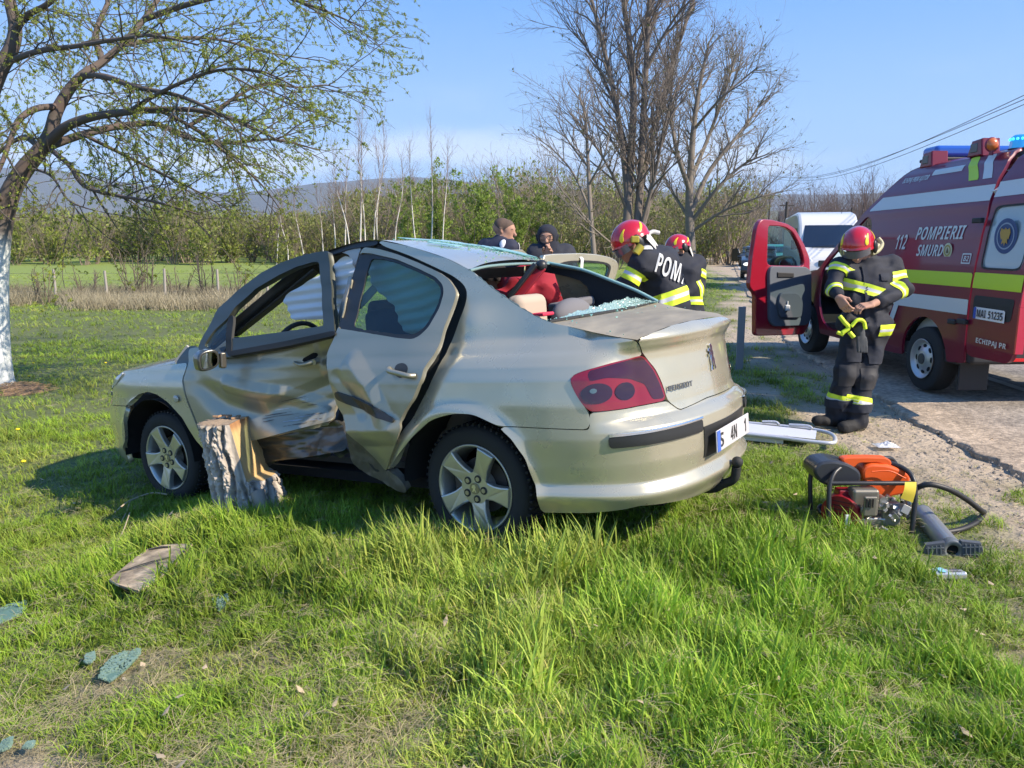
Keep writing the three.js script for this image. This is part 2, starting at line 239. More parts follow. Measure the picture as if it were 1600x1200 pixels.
{ // --- old fruit tree on the left, limewashed foot, first leaves
  const r = rng(77), t = thing('leafing_tree', 'old gnarled tree with limewashed foot and fresh spring leaves at left edge', 'tree', V(0, 0, 0));
  const base = onGround(-6, 606); t.position.copy(base);
  const D0 = Math.hypot(base.z, 0) * CP + (EYE - base.y) * SP;
  const L = (list) => CC(list.map(([a, b, dd = 0]) => at(a, b, D0 + dd).sub(base))).getPoints(list.length * 4);
  const w = new Wood(), fine = new Wood(), lf = [];
  const lime = (p) => { const k = sstep(p.y, 1.75 + 0.25 * vnoise(p.x * 9 + p.z * 7, p.y * 4), 2.15); return [lerp(6.6, 1.0 + 0.25 * vnoise(p.x * 12, p.y * 9), k), lerp(7.8, 1, k), lerp(9.2, 1, k)]; };
  const leaf = (q, rnd) => { const len = lengthOf(q), n = Math.max(2, Math.round(len / 0.065)); for (let k = 0; k < n; k++) { if (rnd() < 0.22) continue; const { p } = along(q, lerp(0.25, 0.999, rnd())); const b = 0.7 + 0.6 * rnd(); leafPut(lf, p, 0.45 + 0.6 * rnd(), [0.29 * b, 0.34 * b, 0.05 * b], rnd); } };
  const lv1 = [{ n: 5.2, len: 0.95, ang: 0.65, pull: -0.25, wand: 0.38, r: 0.012, seg: 7, sides: 5, from: 0.12, min: 0.004 }, { n: 5.0, len: 0.5, ang: 0.7, pull: -0.25, wand: 0.42, r: 0.008, seg: 5, sides: 4, min: 0.003, leaf: true }, { n: 3.6, len: 0.3, ang: 0.75, pull: -0.02, wand: 0.5, r: 0.0045, seg: 3, sides: 3, min: 0.0022 }];
  const limbs = [
    [[[-8, 612], [-7, 500], [-5, 420], [3, 350], [17, 300], [40, 262], [62, 236], [79, 208], [87, 178], [105, 145], [128, 118], [160, 97, 0.2], [190, 70, 0.3], [225, 30, 0.5], [262, -25, 0.8]], 0.20, 0.035, 9],
    [[[-70, 330, 0.3], [-30, 190, 0.5], [0, 108, 0.6], [17, 78, 0.6], [24, 45, 0.6], [14, -5, 0.6], [8, -60, 0.6]], 0.13, 0.07, 8],
    [[[24, 46, 0.6], [40, 26, 0.4], [72, 8, 0.1], [100, -14, 0]], 0.06, 0.03, 6],
    [[[70, 229], [100, 200, -0.2], [140, 184, -0.4], [200, 175, -0.7], [250, 171, -0.9], [320, 174, -1.2], [375, 190, -1.4], [440, 222, -1.6]], 0.075, 0.010, 7],
    [[[72, 230], [130, 210, 0.3], [200, 195, 0.7], [245, 194, 0.9], [290, 214, 1.1], [350, 224, 1.3], [430, 218, 1.6], [500, 235, 1.9]], 0.06, 0.010, 6],
    [[[66, 233], [40, 215, 0.2], [20, 222, 0.4], [-15, 250, 0.7]], 0.05, 0.02, 6],
    [[[92, 166], [56, 170, -0.3], [30, 187, -0.5], [17, 216, -0.6], [0, 262, -0.8], [-20, 300, -0.9]], 0.05, 0.02, 6],
    [[[80, 234], [110, 260, -0.5], [131, 290, -0.8], [180, 305, -1.1], [245, 316, -1.4], [310, 335, -1.6]], 0.04, 0.008, 6],
    [[[128, 118], [165, 120, -0.5], [212, 136, -0.9], [280, 150, -1.3], [340, 176, -1.7], [400, 205, -1.9]], 0.05, 0.008, 6],
    [[[14, 96, 0.6], [60, 80, 0.1], [120, 72, -0.4], [180, 62, -0.9], [240, 56, -1.3], [310, 70, -1.6]], 0.045, 0.010, 6],
    [[[190, 70, 0.3], [250, 62, 0.8], [330, 60, 1.2], [420, 82, 1.6], [500, 95, 1.9]], 0.04, 0.008, 6],
    [[[225, 30, 0.5], [300, 5, 0.1], [400, -15, -0.3], [460, 0, -0.6], [520, 22, -0.9], [572, 45, -1.1]], 0.045, 0.006, 6],
    [[[290, 200, -1.0], [340, 170, -0.9], [372, 150, -0.8], [410, 131, -0.7], [470, 137, -0.5], [510, 133, -0.4], [535, 140, -0.3]], 0.028, 0.006, 5],
    [[[262, -25, 0.8], [350, -45, 1.2], [440, -50, 1.5], [520, -32, 1.7], [570, -5, 1.9]], 0.035, 0.006, 5],
    [[[250, 171, -0.9], [310, 205, -0.6], [360, 245, -0.3], [410, 290, 0], [440, 330, 0.2]], 0.03, 0.006, 5],
    [[[130, 210, 0.3], [190, 240, 0.1], [250, 270, -0.1], [310, 300, -0.3], [360, 330, -0.4]], 0.03, 0.006, 5],
    [[[40, 262], [80, 275, -0.6], [110, 315, -1.0], [150, 330, -1.2]], 0.022, 0.006, 5], [[[10, 320], [-20, 290, -0.4], [-60, 250, -0.8]], 0.04, 0.02, 5],
    [[[160, 97, 0.2], [150, 50, 0.8], [170, 0, 1.2], [180, -50, 1.5]], 0.05, 0.03, 6], [[[200, 175, -0.7], [260, 140, -1.3], [340, 110, -1.9], [410, 112, -2.3], [460, 135, -2.5]], 0.03, 0.006, 5],
  ];
  const W0 = new Wood();
  limbs.forEach(([pts, a, b, sides], k) => { const q = L(pts); if (k === 0) { W0.add(q, (u) => 0.032 + 0.142 * (1 - u) ** 1.25 + 0.10 * Math.exp(-u * 40), 0, 14, lime); } else w.add(q, a, b, sides, lime); sprout(w, fine, k ? q : q.slice(26), a, b, lv1, 0, r, leaf, null); });
  const TB = std(rgb(0.095, 0.084, 0.070), 0.95, 0, { vertexColors: true });
  mesh('trunk', W0.geo(), TB, t); mesh('limbs', w.geo(), TB, t); tag(mesh('twigs', fine.geo(), std(rgb(0.085, 0.07, 0.05), 0.9), t), null, null, null, 'stuff');
  leaves(t, clump(5, 0.035, 0.034, 0.010, r), lf);
  console.log('leaves', lf.length, 'twig tris', fine.i.length / 3);
  // mound of dug earth and straw at its foot
  const mp = onGround(28, 612), mg = quadGrid((u, v) => { const a = u * 6.283, q = v; return V(Math.cos(a) * 0.42 * q, 0.11 * (1 - q * q) * (0.8 + 0.5 * vnoise(Math.cos(a) * 5 * q + 9, Math.sin(a) * 5 * q)) - 0.02, Math.sin(a) * 0.34 * q); }, 30, 10);
  const mound = thing('earth_mound', 'small mound of brown earth and dead straw at the limewashed trunk', 'mound', mp); mesh('soil', mg, std(rgb(0.20, 0.13, 0.08), 1), mound);
  const st = []; for (let i = 0; i < 260; i++) { const a = r() * 6.283, q = Math.sqrt(r()) * 0.42, p = V(Math.cos(a) * q, 0.11 * (1 - (q / 0.42) ** 2) + 0.01, Math.sin(a) * q * 0.8), an = r() * 6.283, l = 0.05 + 0.1 * r(); st.push(cyl(p, p.clone().add(V(Math.cos(an) * l, 0.02 * (r() - 0.3), Math.sin(an) * l)), 0.003, 0.002, 4)); }
  tag(mesh('straw', st, std(rgb(0.36, 0.24, 0.13), 0.9), mound), null, null, null, 'stuff');
}
// --- traced tall trees beyond the car
function tracedTree(name, label, depth, basePx, limbs, lv, seed, col, leafy, group) {
  const r = rng(seed), t = thing(name, label, 'tree', V(0, 0, 0), 0, group), b0 = at(basePx, 400, depth), base = V(b0.x, groundY(b0.x, b0.z) - 0.05, b0.z); t.position.copy(base);
  const w = new Wood(), fine = new Wood(), lf = [];
  const leaf = leafy && ((q, rnd) => { const n = leafy.n; for (let k = 0; k < n; k++) { if (rnd() > leafy.p) continue; const { p } = along(q, lerp(0.2, 0.999, rnd())), b = 0.65 + 0.7 * rnd(); leafPut(lf, p, leafy.s * (0.6 + 0.8 * rnd()), leafy.c.map((x) => x * b), rnd); } });
  limbs.forEach(([pts, a, b]) => { const q0 = pts.map(([x, y, dd = 0]) => at(x, y, depth + dd).sub(base)); if (Math.abs(q0[0].y) < 1.2 && pts[0][1] > 380) q0[0].y = -0.1; const q = CC(q0).getPoints(pts.length * 4); w.add(q, a, b, 7); sprout(w, fine, q, a, b, lv, 0, r, leaf, null); });
  mesh('trunk', w.geo(), std(col, 0.95), t); tag(mesh('twigs', fine.geo(), std(col.clone().multiplyScalar(0.95), 0.95), t), null, null, null, 'stuff');
  if (lf.length) leaves(t, leafy.g, lf);
  return t;
}
const rl = rng(4), budG = clump(3, 0.10, 0.11, 0.035, rl), leafG = clump(7, 0.22, 0.16, 0.05, rl);
const tallLv = [{ n: 2.1, len: 2.7, ang: 0.58, pull: 0.35, lift: 0.12, wand: 0.30, r: 0.055, seg: 8, sides: 5, from: 0.2, min: 0.012, taper: 0.3 }, { n: 2.4, len: 1.6, ang: 0.6, pull: 0.2, wand: 0.34, r: 0.024, seg: 6, sides: 4, min: 0.007 }, { n: 2.6, len: 0.85, ang: 0.65, pull: 0.05, wand: 0.4, r: 0.009, seg: 4, sides: 3, min: 0.005 }];
tracedTree('bare_tree', 'tallest bare tree, many straight dark stems behind the bending rescuer', 36, 985, [
  [[[974, 398], [980, 340], [985, 250], [990, 150], [984, 70], [974, 0], [968, -70]], 0.24, 0.08], [[[992, 398], [999, 310], [1004, 210], [1009, 110], [1014, 20], [1018, -70]], 0.22, 0.07],
  [[[984, 372], [976, 260], [962, 160], [942, 70], [922, -10], [905, -80]], 0.17, 0.05], [[[996, 320], [1020, 210, 1], [1048, 110, 2], [1072, 35, 2], [1096, -30, 3]], 0.15, 0.05],
  [[[1000, 360], [1024, 270, -1], [1040, 190, -2], [1062, 120, -2]], 0.10, 0.03], [[[980, 330], [955, 270, -1], [925, 220, -2], [895, 180, -2]], 0.08, 0.02], [[[985, 250], [955, 150, 1], [920, 80, 2], [885, 40, 2]], 0.09, 0.02], [[[1009, 110], [1040, 50, -1], [1075, 5, -2], [1110, -10, -2]], 0.08, 0.02], [[[988, 160], [1002, 60, 1], [1040, -20, 1]], 0.08, 0.03], [[[990, 390], [1012, 330], [1020, 250], [1018, 160]], 0.12, 0.04]], tallLv, 11, rgb(0.15, 0.125, 0.105), { n: 1, p: 0.12, s: 0.7, c: [0.16, 0.17, 0.05], g: budG });
tracedTree('bare_tree', 'broad round-crowned bare tree right of the tallest one, beside the road', 40, 1078, [
  [[[1080, 398], [1077, 320], [1080, 250], [1086, 180], [1098, 110], [1108, 65]], 0.26, 0.05], [[[1080, 330], [1110, 265, 1], [1150, 215, 1], [1180, 175, 2], [1200, 142, 2]], 0.14, 0.03], [[[1082, 345], [1125, 290, -1], [1165, 255, -1], [1202, 240, -2]], 0.12, 0.025], [[[1078, 300], [1056, 230, -1], [1048, 150, -1], [1056, 90, -2]], 0.14, 0.03], [[[1080, 280], [1116, 190, 2], [1140, 120, 2], [1150, 85, 3]], 0.12, 0.03], [[[1076, 340], [1045, 290, 1], [1030, 250, 2]], 0.09, 0.03], [[[1084, 360], [1130, 330, -1], [1180, 310, -2], [1215, 300, -2]], 0.08, 0.02], [[[1086, 200], [1130, 150, -2], [1168, 118, -2], [1185, 104, -3]], 0.08, 0.02]],
  [{ ...tallLv[0], n: 2.5, len: 1.9 }, { ...tallLv[1], n: 3.0, len: 1.2 }, { ...tallLv[2], n: 3.0 }], 12, rgb(0.185, 0.16, 0.13), { n: 1, p: 0.3, s: 0.75, c: [0.15, 0.16, 0.055], g: budG });
tracedTree('bare_tree', 'slim bare tree with spreading grey twigs left of the tallest tree', 34, 925, [
  [[[928, 398], [922, 320], [918, 240], [914, 180], [904, 148]], 0.12, 0.03], [[[922, 330], [895, 270], [865, 235], [838, 215]], 0.06, 0.015], [[[918, 260], [885, 215, 1], [868, 180, 1]], 0.05, 0.015], [[[920, 290], [945, 240, -1], [955, 190, -1]], 0.06, 0.015], [[[924, 350], [880, 300, -1], [850, 260, -1]], 0.05, 0.012], [[[980, 398], [945, 372, -2], [912, 342, -3], [890, 318, -3]], 0.06, 0.015]],
  [{ ...tallLv[0], n: 2.0, len: 1.9, r: 0.03 }, { ...tallLv[1], len: 1.0, r: 0.014 }, { ...tallLv[2], len: 0.6, r: 0.009 }], 13, rgb(0.20, 0.17, 0.14), { n: 1, p: 0.10, s: 0.7, c: [0.15, 0.16, 0.06], g: budG });
// --- birches
{
  const list = [[448, 392, 441, 312, 0.7], [478, 392, 458, 300, 0.8], [505, 390, 492, 300, 0.8], [521, 388, 515, 285, 0.8], [538, 386, 543, 250, 0.9], [560, 384, 566, 168, 1], [571, 384, 561, 185, 1], [584, 384, 600, 190, 1], [670, 390, 672, 178, 1], [596, 386, 586, 215, 0.9], [548, 392, 520, 225, 0.9], [430, 394, 436, 300, 0.7], [655, 386, 640, 225, 0.9], [620, 388, 626, 240, 0.8], [690, 388, 700, 215, 0.8]];
  const say = ['birch stem farthest left beside the drooping leaf sprays', 'leaning white birch stem, second of the left cluster', 'white birch stem left of the car roof', 'thin birch stem close behind the front window pillar', 'slender birch bending right above the car roof', 'tall straight white birch above the roof peak', 'tall birch leaning left close to the straightest stem', 'birch leaning right with a bare whip top', 'lone white-stemmed birch among young green trees', 'forked pale birch in the middle of the clump', 'thin birch leaning strongly to the left', 'short faint birch stem at the clump edge', 'pale thin birch left of the lone white stem', 'small grey birch right of the clump', 'bare grey birch right of the lone white stem'];
  list.forEach(([bx, by, tx, ty, k], i) => {
    const r = rng(300 + i), depth = 46 + 6 * hash2(i, 3), b0 = at(bx, 398, depth), base = V(b0.x, groundY(b0.x, b0.z), b0.z), t = thing('birch', say[i], 'tree', base, 0, 'bare birches at the field edge');
    const top = at(tx, ty, depth + 1).sub(base), w = new Wood(), fine = new Wood(), q = CC([V(0, -0.1, 0), top.clone().multiplyScalar(0.35).add(V((r() - 0.5) * 0.4, 0, 0)), top.clone().multiplyScalar(0.7).add(V((r() - 0.5) * 0.4, 0, 0)), top]).getPoints(16);
    w.add(q, 0.058 * k, 0.010, 6, (p) => { const m = vnoise(p.x * 3 + i * 9, p.y * 2.2) < 0.24 ? 0.3 : 1, f = lerp(1, 0.4, sstep(p.y / top.y, 0.5, 0.95)); return [m * f, m * f * 0.98, m * f * 0.95]; });
    sprout(fine, fine, q, 0.05 * k, 0.01, [{ n: 3.2, len: 1.7, ang: 0.5, pull: 0.35, lift: 0.15, wand: 0.25, r: 0.014, seg: 6, sides: 3, from: 0.32, min: 0.006, taper: 0.5 }, { n: 3, len: 0.7, ang: 0.5, pull: 0.05, wand: 0.3, r: 0.008, seg: 4, sides: 3, min: 0.005 }], 0, r, null, null);
    mesh('trunk', w.geo(), std(rgb(0.54, 0.52, 0.48), 0.8, 0, { vertexColors: true }), t); tag(mesh('twigs', fine.geo(), std(rgb(0.17, 0.12, 0.10), 0.9), t), null, null, null, 'stuff');
  });
}
// --- young trees in fresh leaf, willows, bushes: traced by foot and height
function bushTree(name, label, px, depth, topPx, halfPx, o, seed, group) {
  const r = rng(seed), b0 = at(px, 398, depth), base = V(b0.x, groundY(b0.x, b0.z), b0.z), H = at(px, topPx, depth).y - base.y, R = halfPx * depth / FOCAL, t = thing(name, label, o.cat ?? 'tree', base, 0, group);
  const w = new Wood(), fine = new Wood(), lf = [], leaf = (q, rnd) => { for (let k = 0; k < (o.ln ?? 3); k++) { if (rnd() > o.lp) continue; const { p } = along(q, lerp(0.15, 0.999, rnd())), b = 0.6 + 0.8 * rnd(); leafPut(lf, p, (o.ls ?? 1) * (0.6 + 0.8 * rnd()), o.c.map((x) => x * b), rnd); } };
  for (let k = 0; k < o.stems; k++) { const a = r() * 6.283, sp = R * (0.2 + 0.7 * r()), q = wander(V(Math.cos(a) * 0.15, -0.05, Math.sin(a) * 0.15), V(Math.cos(a) * sp / H * 1.1, 1, Math.sin(a) * sp / H * 1.1), H * (0.72 + 0.32 * r()), 8, 0.16, 0.1, r); w.add(q, o.r ?? 0.05, 0.012, 5); sprout(fine, fine, q, 0.03, 0.01, [{ n: o.n ?? 2.4, len: R * 0.75, ang: 0.7, pull: o.pull ?? 0.2, lift: 0.1, wand: 0.35, r: 0.014, seg: 5, sides: 3, from: o.from ?? 0.15, min: 0.006, taper: 0.4 }, { n: 2.4, len: R * 0.35, ang: 0.6, pull: 0, wand: 0.4, r: 0.008, seg: 3, sides: 3, min: 0.005 }], 0, r, leaf, null); }
  mesh('trunk', w.geo(), std(o.bark ?? rgb(0.13, 0.11, 0.085), 0.95), t); tag(mesh('twigs', fine.geo(), std(o.bark ?? rgb(0.13, 0.11, 0.085), 0.95), t), null, null, null, 'stuff');
  if (lf.length) leaves(t, o.geo ?? leafG, lf);
  return t;
}
const FRESH = { stems: 6, lp: 0.7, c: [0.25, 0.33, 0.06], ls: 0.9, ln: 6 }, OLIVE = { stems: 5, lp: 0.5, c: [0.27, 0.28, 0.09], ls: 1.0, ln: 3, cat: 'bush' }, BROWN = { stems: 6, lp: 0.16, c: [0.13, 0.12, 0.055], ls: 0.9, cat: 'bush', bark: rgb(0.165, 0.13, 0.10) };
[[690, 266, 38, 55, 'tallest fresh green young tree above the car roof'], [742, 268, 40, 57, 'fresh green young tree left of the bare-headed man'], [800, 280, 36, 60, 'fresh green young tree directly behind the bare-headed man'], [640, 292, 30, 62, 'low fresh green tree left of the lone birch'], [840, 292, 26, 64, 'pale green young tree behind the hooded man']].forEach(([x, y, hw, d, s], i) => bushTree('young_tree', s, x, d, y, hw, { ...FRESH, c: FRESH.c.map((q) => q * (0.9 + 0.3 * hash2(i, 9))) }, 500 + i, 'young trees in fresh leaf'));
[[1150, 300, 42, 88, 'lime-green roadside tree with a limewashed trunk by the far walker'], [1118, 318, 34, 80, 'olive roadside tree left of the far walker']].forEach(([x, y, hw, d, s], i) => bushTree('roadside_tree', s, x, d, y, hw, { ...FRESH, stems: 5, lp: 0.8, c: i ? [0.22, 0.21, 0.08] : [0.33, 0.35, 0.06] }, 520 + i));
{ const b0 = at(1127, 402, 79), y = groundY(b0.x, b0.z); const wt = thing('limewashed_trunk', 'white limewashed tree trunk left of the far walker', 'tree trunk', V(b0.x, y, b0.z)); mesh('trunk', cyl(V(0, -0.1, 0), V(0.1, 1.7, 0), 0.2, 0.16, 10), std(rgb(0.7, 0.68, 0.62), 0.9), wt); mesh('upper_trunk', cyl(V(0.1, 1.7, 0), V(0.2, 4.2, 0), 0.16, 0.1, 10), BARK.clone(), wt); }
[[20, 338, 46, 70], [90, 328, 60, 78], [150, 345, 40, 72], [215, 325, 60, 74], [270, 345, 45, 70], [330, 350, 45, 76], [395, 342, 45, 74], [455, 348, 40, 70], [520, 335, 45, 72], [585, 330, 40, 76], [900, 300, 34, 62], [965, 320, 40, 58], [1030, 318, 45, 60], [1075, 325, 36, 64], [870, 320, 30, 58]].forEach(([x, y, hw, d], i) => bushTree('hedge_bush', ['dark olive bush at far left behind the meadow', 'wide olive willow bush behind the meadow', 'small olive bush between two willows', 'dense dark green willow bush under the drooping branches', 'olive bush right of the dense willow', 'low olive bush at the meadow end', 'olive bush behind the wire fence', 'olive bush behind the left birches', 'olive bush behind the birch clump', 'olive bush above the car roof', 'olive bush behind the slim bare tree', 'olive bush at the foot of the tallest tree', 'olive bush behind the two helmets', 'olive bush at the foot of the round-crowned tree', 'olive bush right of the hooded man'][i], x, d, y, hw, { ...OLIVE, c: i === 3 ? [0.11, 0.17, 0.05] : OLIVE.c.map((q) => q * (0.85 + 0.35 * hash2(i, 5))) }, 540 + i, 'bushes of the field hedge'));
{ // the mass of the wood behind: bare undergrowth and first leaf, one stand
  const r = rng(901), w = new Wood(), fine = new Wood();
  for (let k = 0; k < 9; k++) { const a = r() * 6.283, q = wander(V(Math.cos(a) * 0.3, 0, Math.sin(a) * 0.3), V(Math.cos(a) * 0.35, 1, Math.sin(a) * 0.35), 4.2 + 2 * r(), 8, 0.18, 0.1, r); fine.add(q, 0.05, 0.012, 4); sprout(fine, fine, q, 0.03, 0.01, [{ n: 2.6, len: 1.3, ang: 0.6, pull: 0.25, lift: 0.1, wand: 0.3, r: 0.016, seg: 4, sides: 3, min: 0.008 }, { n: 2.2, len: 0.6, ang: 0.6, pull: 0, wand: 0.4, r: 0.01, seg: 3, sides: 3, min: 0.007 }], 0, r, null, null); }
  const g = fine.geo(), L = [];
  for (let i = 0; i < 620; i++) { const px = -150 + 1330 * r(), d = 66 + 80 * r(), b = at(px, 398, d), s = (0.45 + 0.5 * r()) * (0.6 + 0.5 * fbm(px * 0.012, 4, 3) + 0.55 * sstep(px, 480, 640)) * (0.8 + d * 0.004); EU.set(0, r() * 6.283, 0); QT.setFromEuler(EU); L.push([MX.clone().compose(V(b.x, groundY(b.x, b.z) - 0.1, b.z), QT, V(s * (1 + 0.4 * r()), s, s * (1 + 0.4 * r()))), b]); }
  const im = new THREE.InstancedMesh(g, std(0xffffff, 0.95), L.length); L.forEach(([m], i) => { const t = 0.8 + 0.5 * r(); im.setMatrixAt(i, m); im.setColorAt(i, rgb(0.24 * t, 0.195 * t, 0.145 * t)); }); im.name = 'woodland'; tag(im, 'far band of bare brown undergrowth closing off the meadow', 'woodland', null, 'stuff'); scene.add(im);
  const lf = []; L.forEach(([m], i) => { const e = m.elements, s = e[5], grn = fbm(e[12] * 0.05 + 4, e[14] * 0.04, 3), n = 14 + Math.round(60 * sstep(grn, 0.36, 0.62)); for (let k = 0; k < n; k++) { const a = r() * 6.283, q = 1.9 * Math.sqrt(r()) * s, h = (0.8 + 5.0 * r()) * s, b = 0.6 + 0.7 * r(), f = sstep(grn + 0.25 * (r() - 0.5), 0.36, 0.56); leafPut(lf, V(e[12] + Math.cos(a) * q, e[13] + h, e[14] + Math.sin(a) * q), 1.0 + 1.2 * r(), [lerp(0.28, 0.32, f) * b, lerp(0.26, 0.37, f) * b, lerp(0.13, 0.08, f) * b], r); } });
  const lm = leaves(scene, leafG, lf, 'woodland_leaves'); tag(lm, 'hazy olive and green first leaf of the far wood', 'foliage', null, 'stuff');
  // bare crowns seen over the white van
  const far = []; for (let i = 0; i < 46; i++) { const px = 1195 + 240 * r(), d = 105 + 60 * r(), b = at(px, 385, d), s = 1.1 + 0.9 * r(); EU.set(0, r() * 6.283, 0); QT.setFromEuler(EU); far.push(MX.clone().compose(V(b.x, groundY(b.x, b.z), b.z), QT, V(s, s, s))); }
  const fm = new THREE.InstancedMesh(g, std(rgb(0.13, 0.095, 0.08), 0.95), far.length); far.forEach((m, i) => fm.setMatrixAt(i, m)); fm.name = 'far_trees'; tag(fm, 'bare reddish trees over the white van', 'trees', null, 'stuff'); scene.add(fm);
}
{ // dry scrub, bare shrubs and wire fence along the ditch
  const r = rng(55), fine = new Wood();
  for (let k = 0; k < 60; k++) { const a = r() * 6.283, q = wander(V((r() - 0.5) * 0.7, 0, (r() - 0.5) * 0.7), V(Math.cos(a) * 0.35, 1, Math.sin(a) * 0.35), 0.22 + 0.3 * r(), 3, 0.3, -0.3, r); fine.add(q, 0.007, 0.003, 3); }
  const reed = fine.geo(), L = []; for (let i = 0; i < 650; i++) { const px = -60 + 480 * r(), d = 23.5 + 5.5 * r(), b = at(px, 470, d); if ((px > 360 && r() < 0.6) || vnoise(b.x * 0.9, b.z * 0.7 + 50) < 0.3) continue; const s = 0.7 + 0.7 * r() * (0.5 + fbm(b.x * 0.6, b.z * 0.6, 2)); EU.set(0, r() * 6.283, 0); QT.setFromEuler(EU); L.push([MX.clone().compose(V(b.x, groundY(b.x, b.z) - 0.03, b.z), QT, V(s, s, s)), sstep(d, 24.6, 26)]); }
  const im = new THREE.InstancedMesh(reed, std(0xffffff, 0.95), L.length); L.forEach(([m, k], i) => { const t = 0.75 + 0.5 * r(); im.setMatrixAt(i, m); im.setColorAt(i, rgb(lerp(0.38, 0.24, k) * t, lerp(0.335, 0.215, k) * t, lerp(0.225, 0.14, k) * t)); }); im.name = 'dry_scrub'; tag(im, 'band of dry beige weeds along the ditch in front of the fence', 'weeds', null, 'stuff'); scene.add(im);
  [[60, 26, 405, 22, 'bare twiggy shrub at the ditch near the left edge'], [205, 26, 382, 42, 'tall bare yellowish shrub standing between fence posts'], [225, 27, 400, 20, 'small bare shrub right of the yellowish one'], [318, 26, 395, 26, 'dark bare sapling in front of the fence'], [370, 26, 408, 24, 'bare shrub left of the car pillar'], [130, 27, 412, 22, 'low bare shrub at the second fence post'], [275, 26, 412, 18, 'low bare shrub at the third fence gap']].forEach(([x, d, y, hw, s], i) => bushTree('bare_shrub', s, x, d, y, hw, { ...BROWN, stems: 7, r: 0.02, n: 4, lp: i === 1 ? 0.4 : 0.12, ls: 0.35, geo: budG, c: [0.17, 0.16, 0.06], bark: i === 3 ? rgb(0.09, 0.075, 0.06) : rgb(0.17, 0.14, 0.10) }, 700 + i, 'bare shrubs along the ditch'));
  const PX = [8, 85, 166, 256, 340, 418], say = ['weathered wooden fence post nearest the left edge', 'wooden fence post left of the yellowish shrub', 'wooden fence post just left of the tall yellowish shrub', 'wooden fence post right of the yellowish shrub', 'wooden fence post near the dark sapling', 'wooden fence post against the car pillar'];
  const tops = [];
  PX.forEach((x, i) => { const d = 25.5, b = at(x, 440, d), y = groundY(b.x, b.z), p = thing('fence_post', say[i], 'fence post', V(b.x, y, b.z), 0, 'posts of the meadow fence'), h = 1.12 + 0.12 * hash2(i, 2); mesh('post', cyl(V(0, -0.1, 0), V((hash2(i, 4) - 0.5) * 0.12, h, 0), 0.045, 0.04, 7), std(rgb(0.33, 0.30, 0.26), 0.95), p); tops.push(V(b.x, y, b.z)); });
  const wires = []; for (const h of [0.45, 0.8, 1.05]) for (let i = 0; i < tops.length - 1; i++) wires.push(cyl(tops[i].clone().add(V(0, h, 0)), tops[i + 1].clone().add(V(0, h, 0)), 0.004, 0.004, 4));
  tag(mesh('fence_wire', wires, std(rgb(0.2, 0.19, 0.18), 0.6, 0.5)), 'three strands of thin wire strung between the fence posts', 'fence wire');
}
{ // hills in the haze
  const hill = (name, prof, dist, seed, col) => { const pos = [], idx = [], cs = [], N = 220, M = 10; for (let j = 0; j <= M; j++) for (let i = 0; i <= N; i++) { const px = -500 + 2600 * i / N, dd = dist * (1 + 0.28 * j / M), b = ray(px, 385), k = dd / -b.z; let h = CC(prof.map(([a, c]) => V(a, c, 0))).getPoint(clamp((px + 500) / 2600, 0, 1)).y; const yTop = (385 - (h + 3.2 * (fbm(px * 0.05 + seed, j * 0.4, 4) - 0.5))) / FOCAL * dist; const prof2 = Math.sin(Math.min(1, j / (M * 0.55)) * Math.PI / 2); pos.push(b.x * k, lerp(-6, yTop, prof2), b.z * k); const t = 0.75 + 0.5 * fbm(px * 0.03 + seed, j * 0.6 + 3, 4); cs.push(col[0] * t, col[1] * t, col[2] * t); }
    for (let j = 0; j < M; j++) for (let i = 0; i < N; i++) { const a = j * (N + 1) + i, b = a + 1, c = a + N + 1, d = c + 1; idx.push(a, b, d, a, d, c); }
    const g = new THREE.BufferGeometry(); g.setAttribute('position', new THREE.Float32BufferAttribute(pos, 3)); g.setAttribute('color', new THREE.Float32BufferAttribute(cs, 3)); g.setIndex(idx); g.computeVertexNormals(); struct(name, g, std(0xffffff, 1, 0, { vertexColors: true })); };
  const E = (l) => l.map((y, i) => [-500 + 2600 * i / (l.length - 1), y]);
  hill('far_hills', E([300, 288, 268, 254, 250, 276, 290, 274, 265, 281, 286, 290, 294, 291, 286, 290, 296, 300, 302]), 3000, 5, [0.075, 0.085, 0.075]);
  hill('near_hills', E([330, 326, 324, 318, 328, 326, 328, 326, 326, 324, 322, 324, 320, 322, 322, 316, 318, 322, 326]), 1300, 31, [0.085, 0.095, 0.05]);
}
// ---------------------------------------------------------------- the wrecked saloon
const CF = V(-0.82966987, -0.09379809, -0.55031793), CR = V(0.55275489, 0, -0.83334389), CU = V(-0.07816606, 0.99559124, -0.05184735), CO = V(0.26828231, -1.56225385 + EYE, -4.47428064);
const carM = new THREE.Matrix4().makeBasis(CF, CU, CR).setPosition(CO), carI = carM.clone().invert();
const car = new THREE.Group(); car.name = 'crashed_car'; car.applyMatrix4(carM); scene.add(car);
tag(car, 'crashed champagne silver saloon with crumpled left doors and no rear window', 'car');
const toCar = (p) => p.clone().applyMatrix4(carI), toWorld = (p) => p.clone().applyMatrix4(carM);
function carAt(px, py, { x, y, z }) { // where a sight line meets a plane of the car's own frame
  const o = toCar(V(0, EYE, 0)), d = toCar(V(0, EYE, 0).add(ray(px, py))).sub(o);
  const k = z !== undefined ? (z - o.z) / d.z : x !== undefined ? (x - o.x) / d.x : (y - o.y) / d.y;
  return o.add(d.multiplyScalar(k));
}
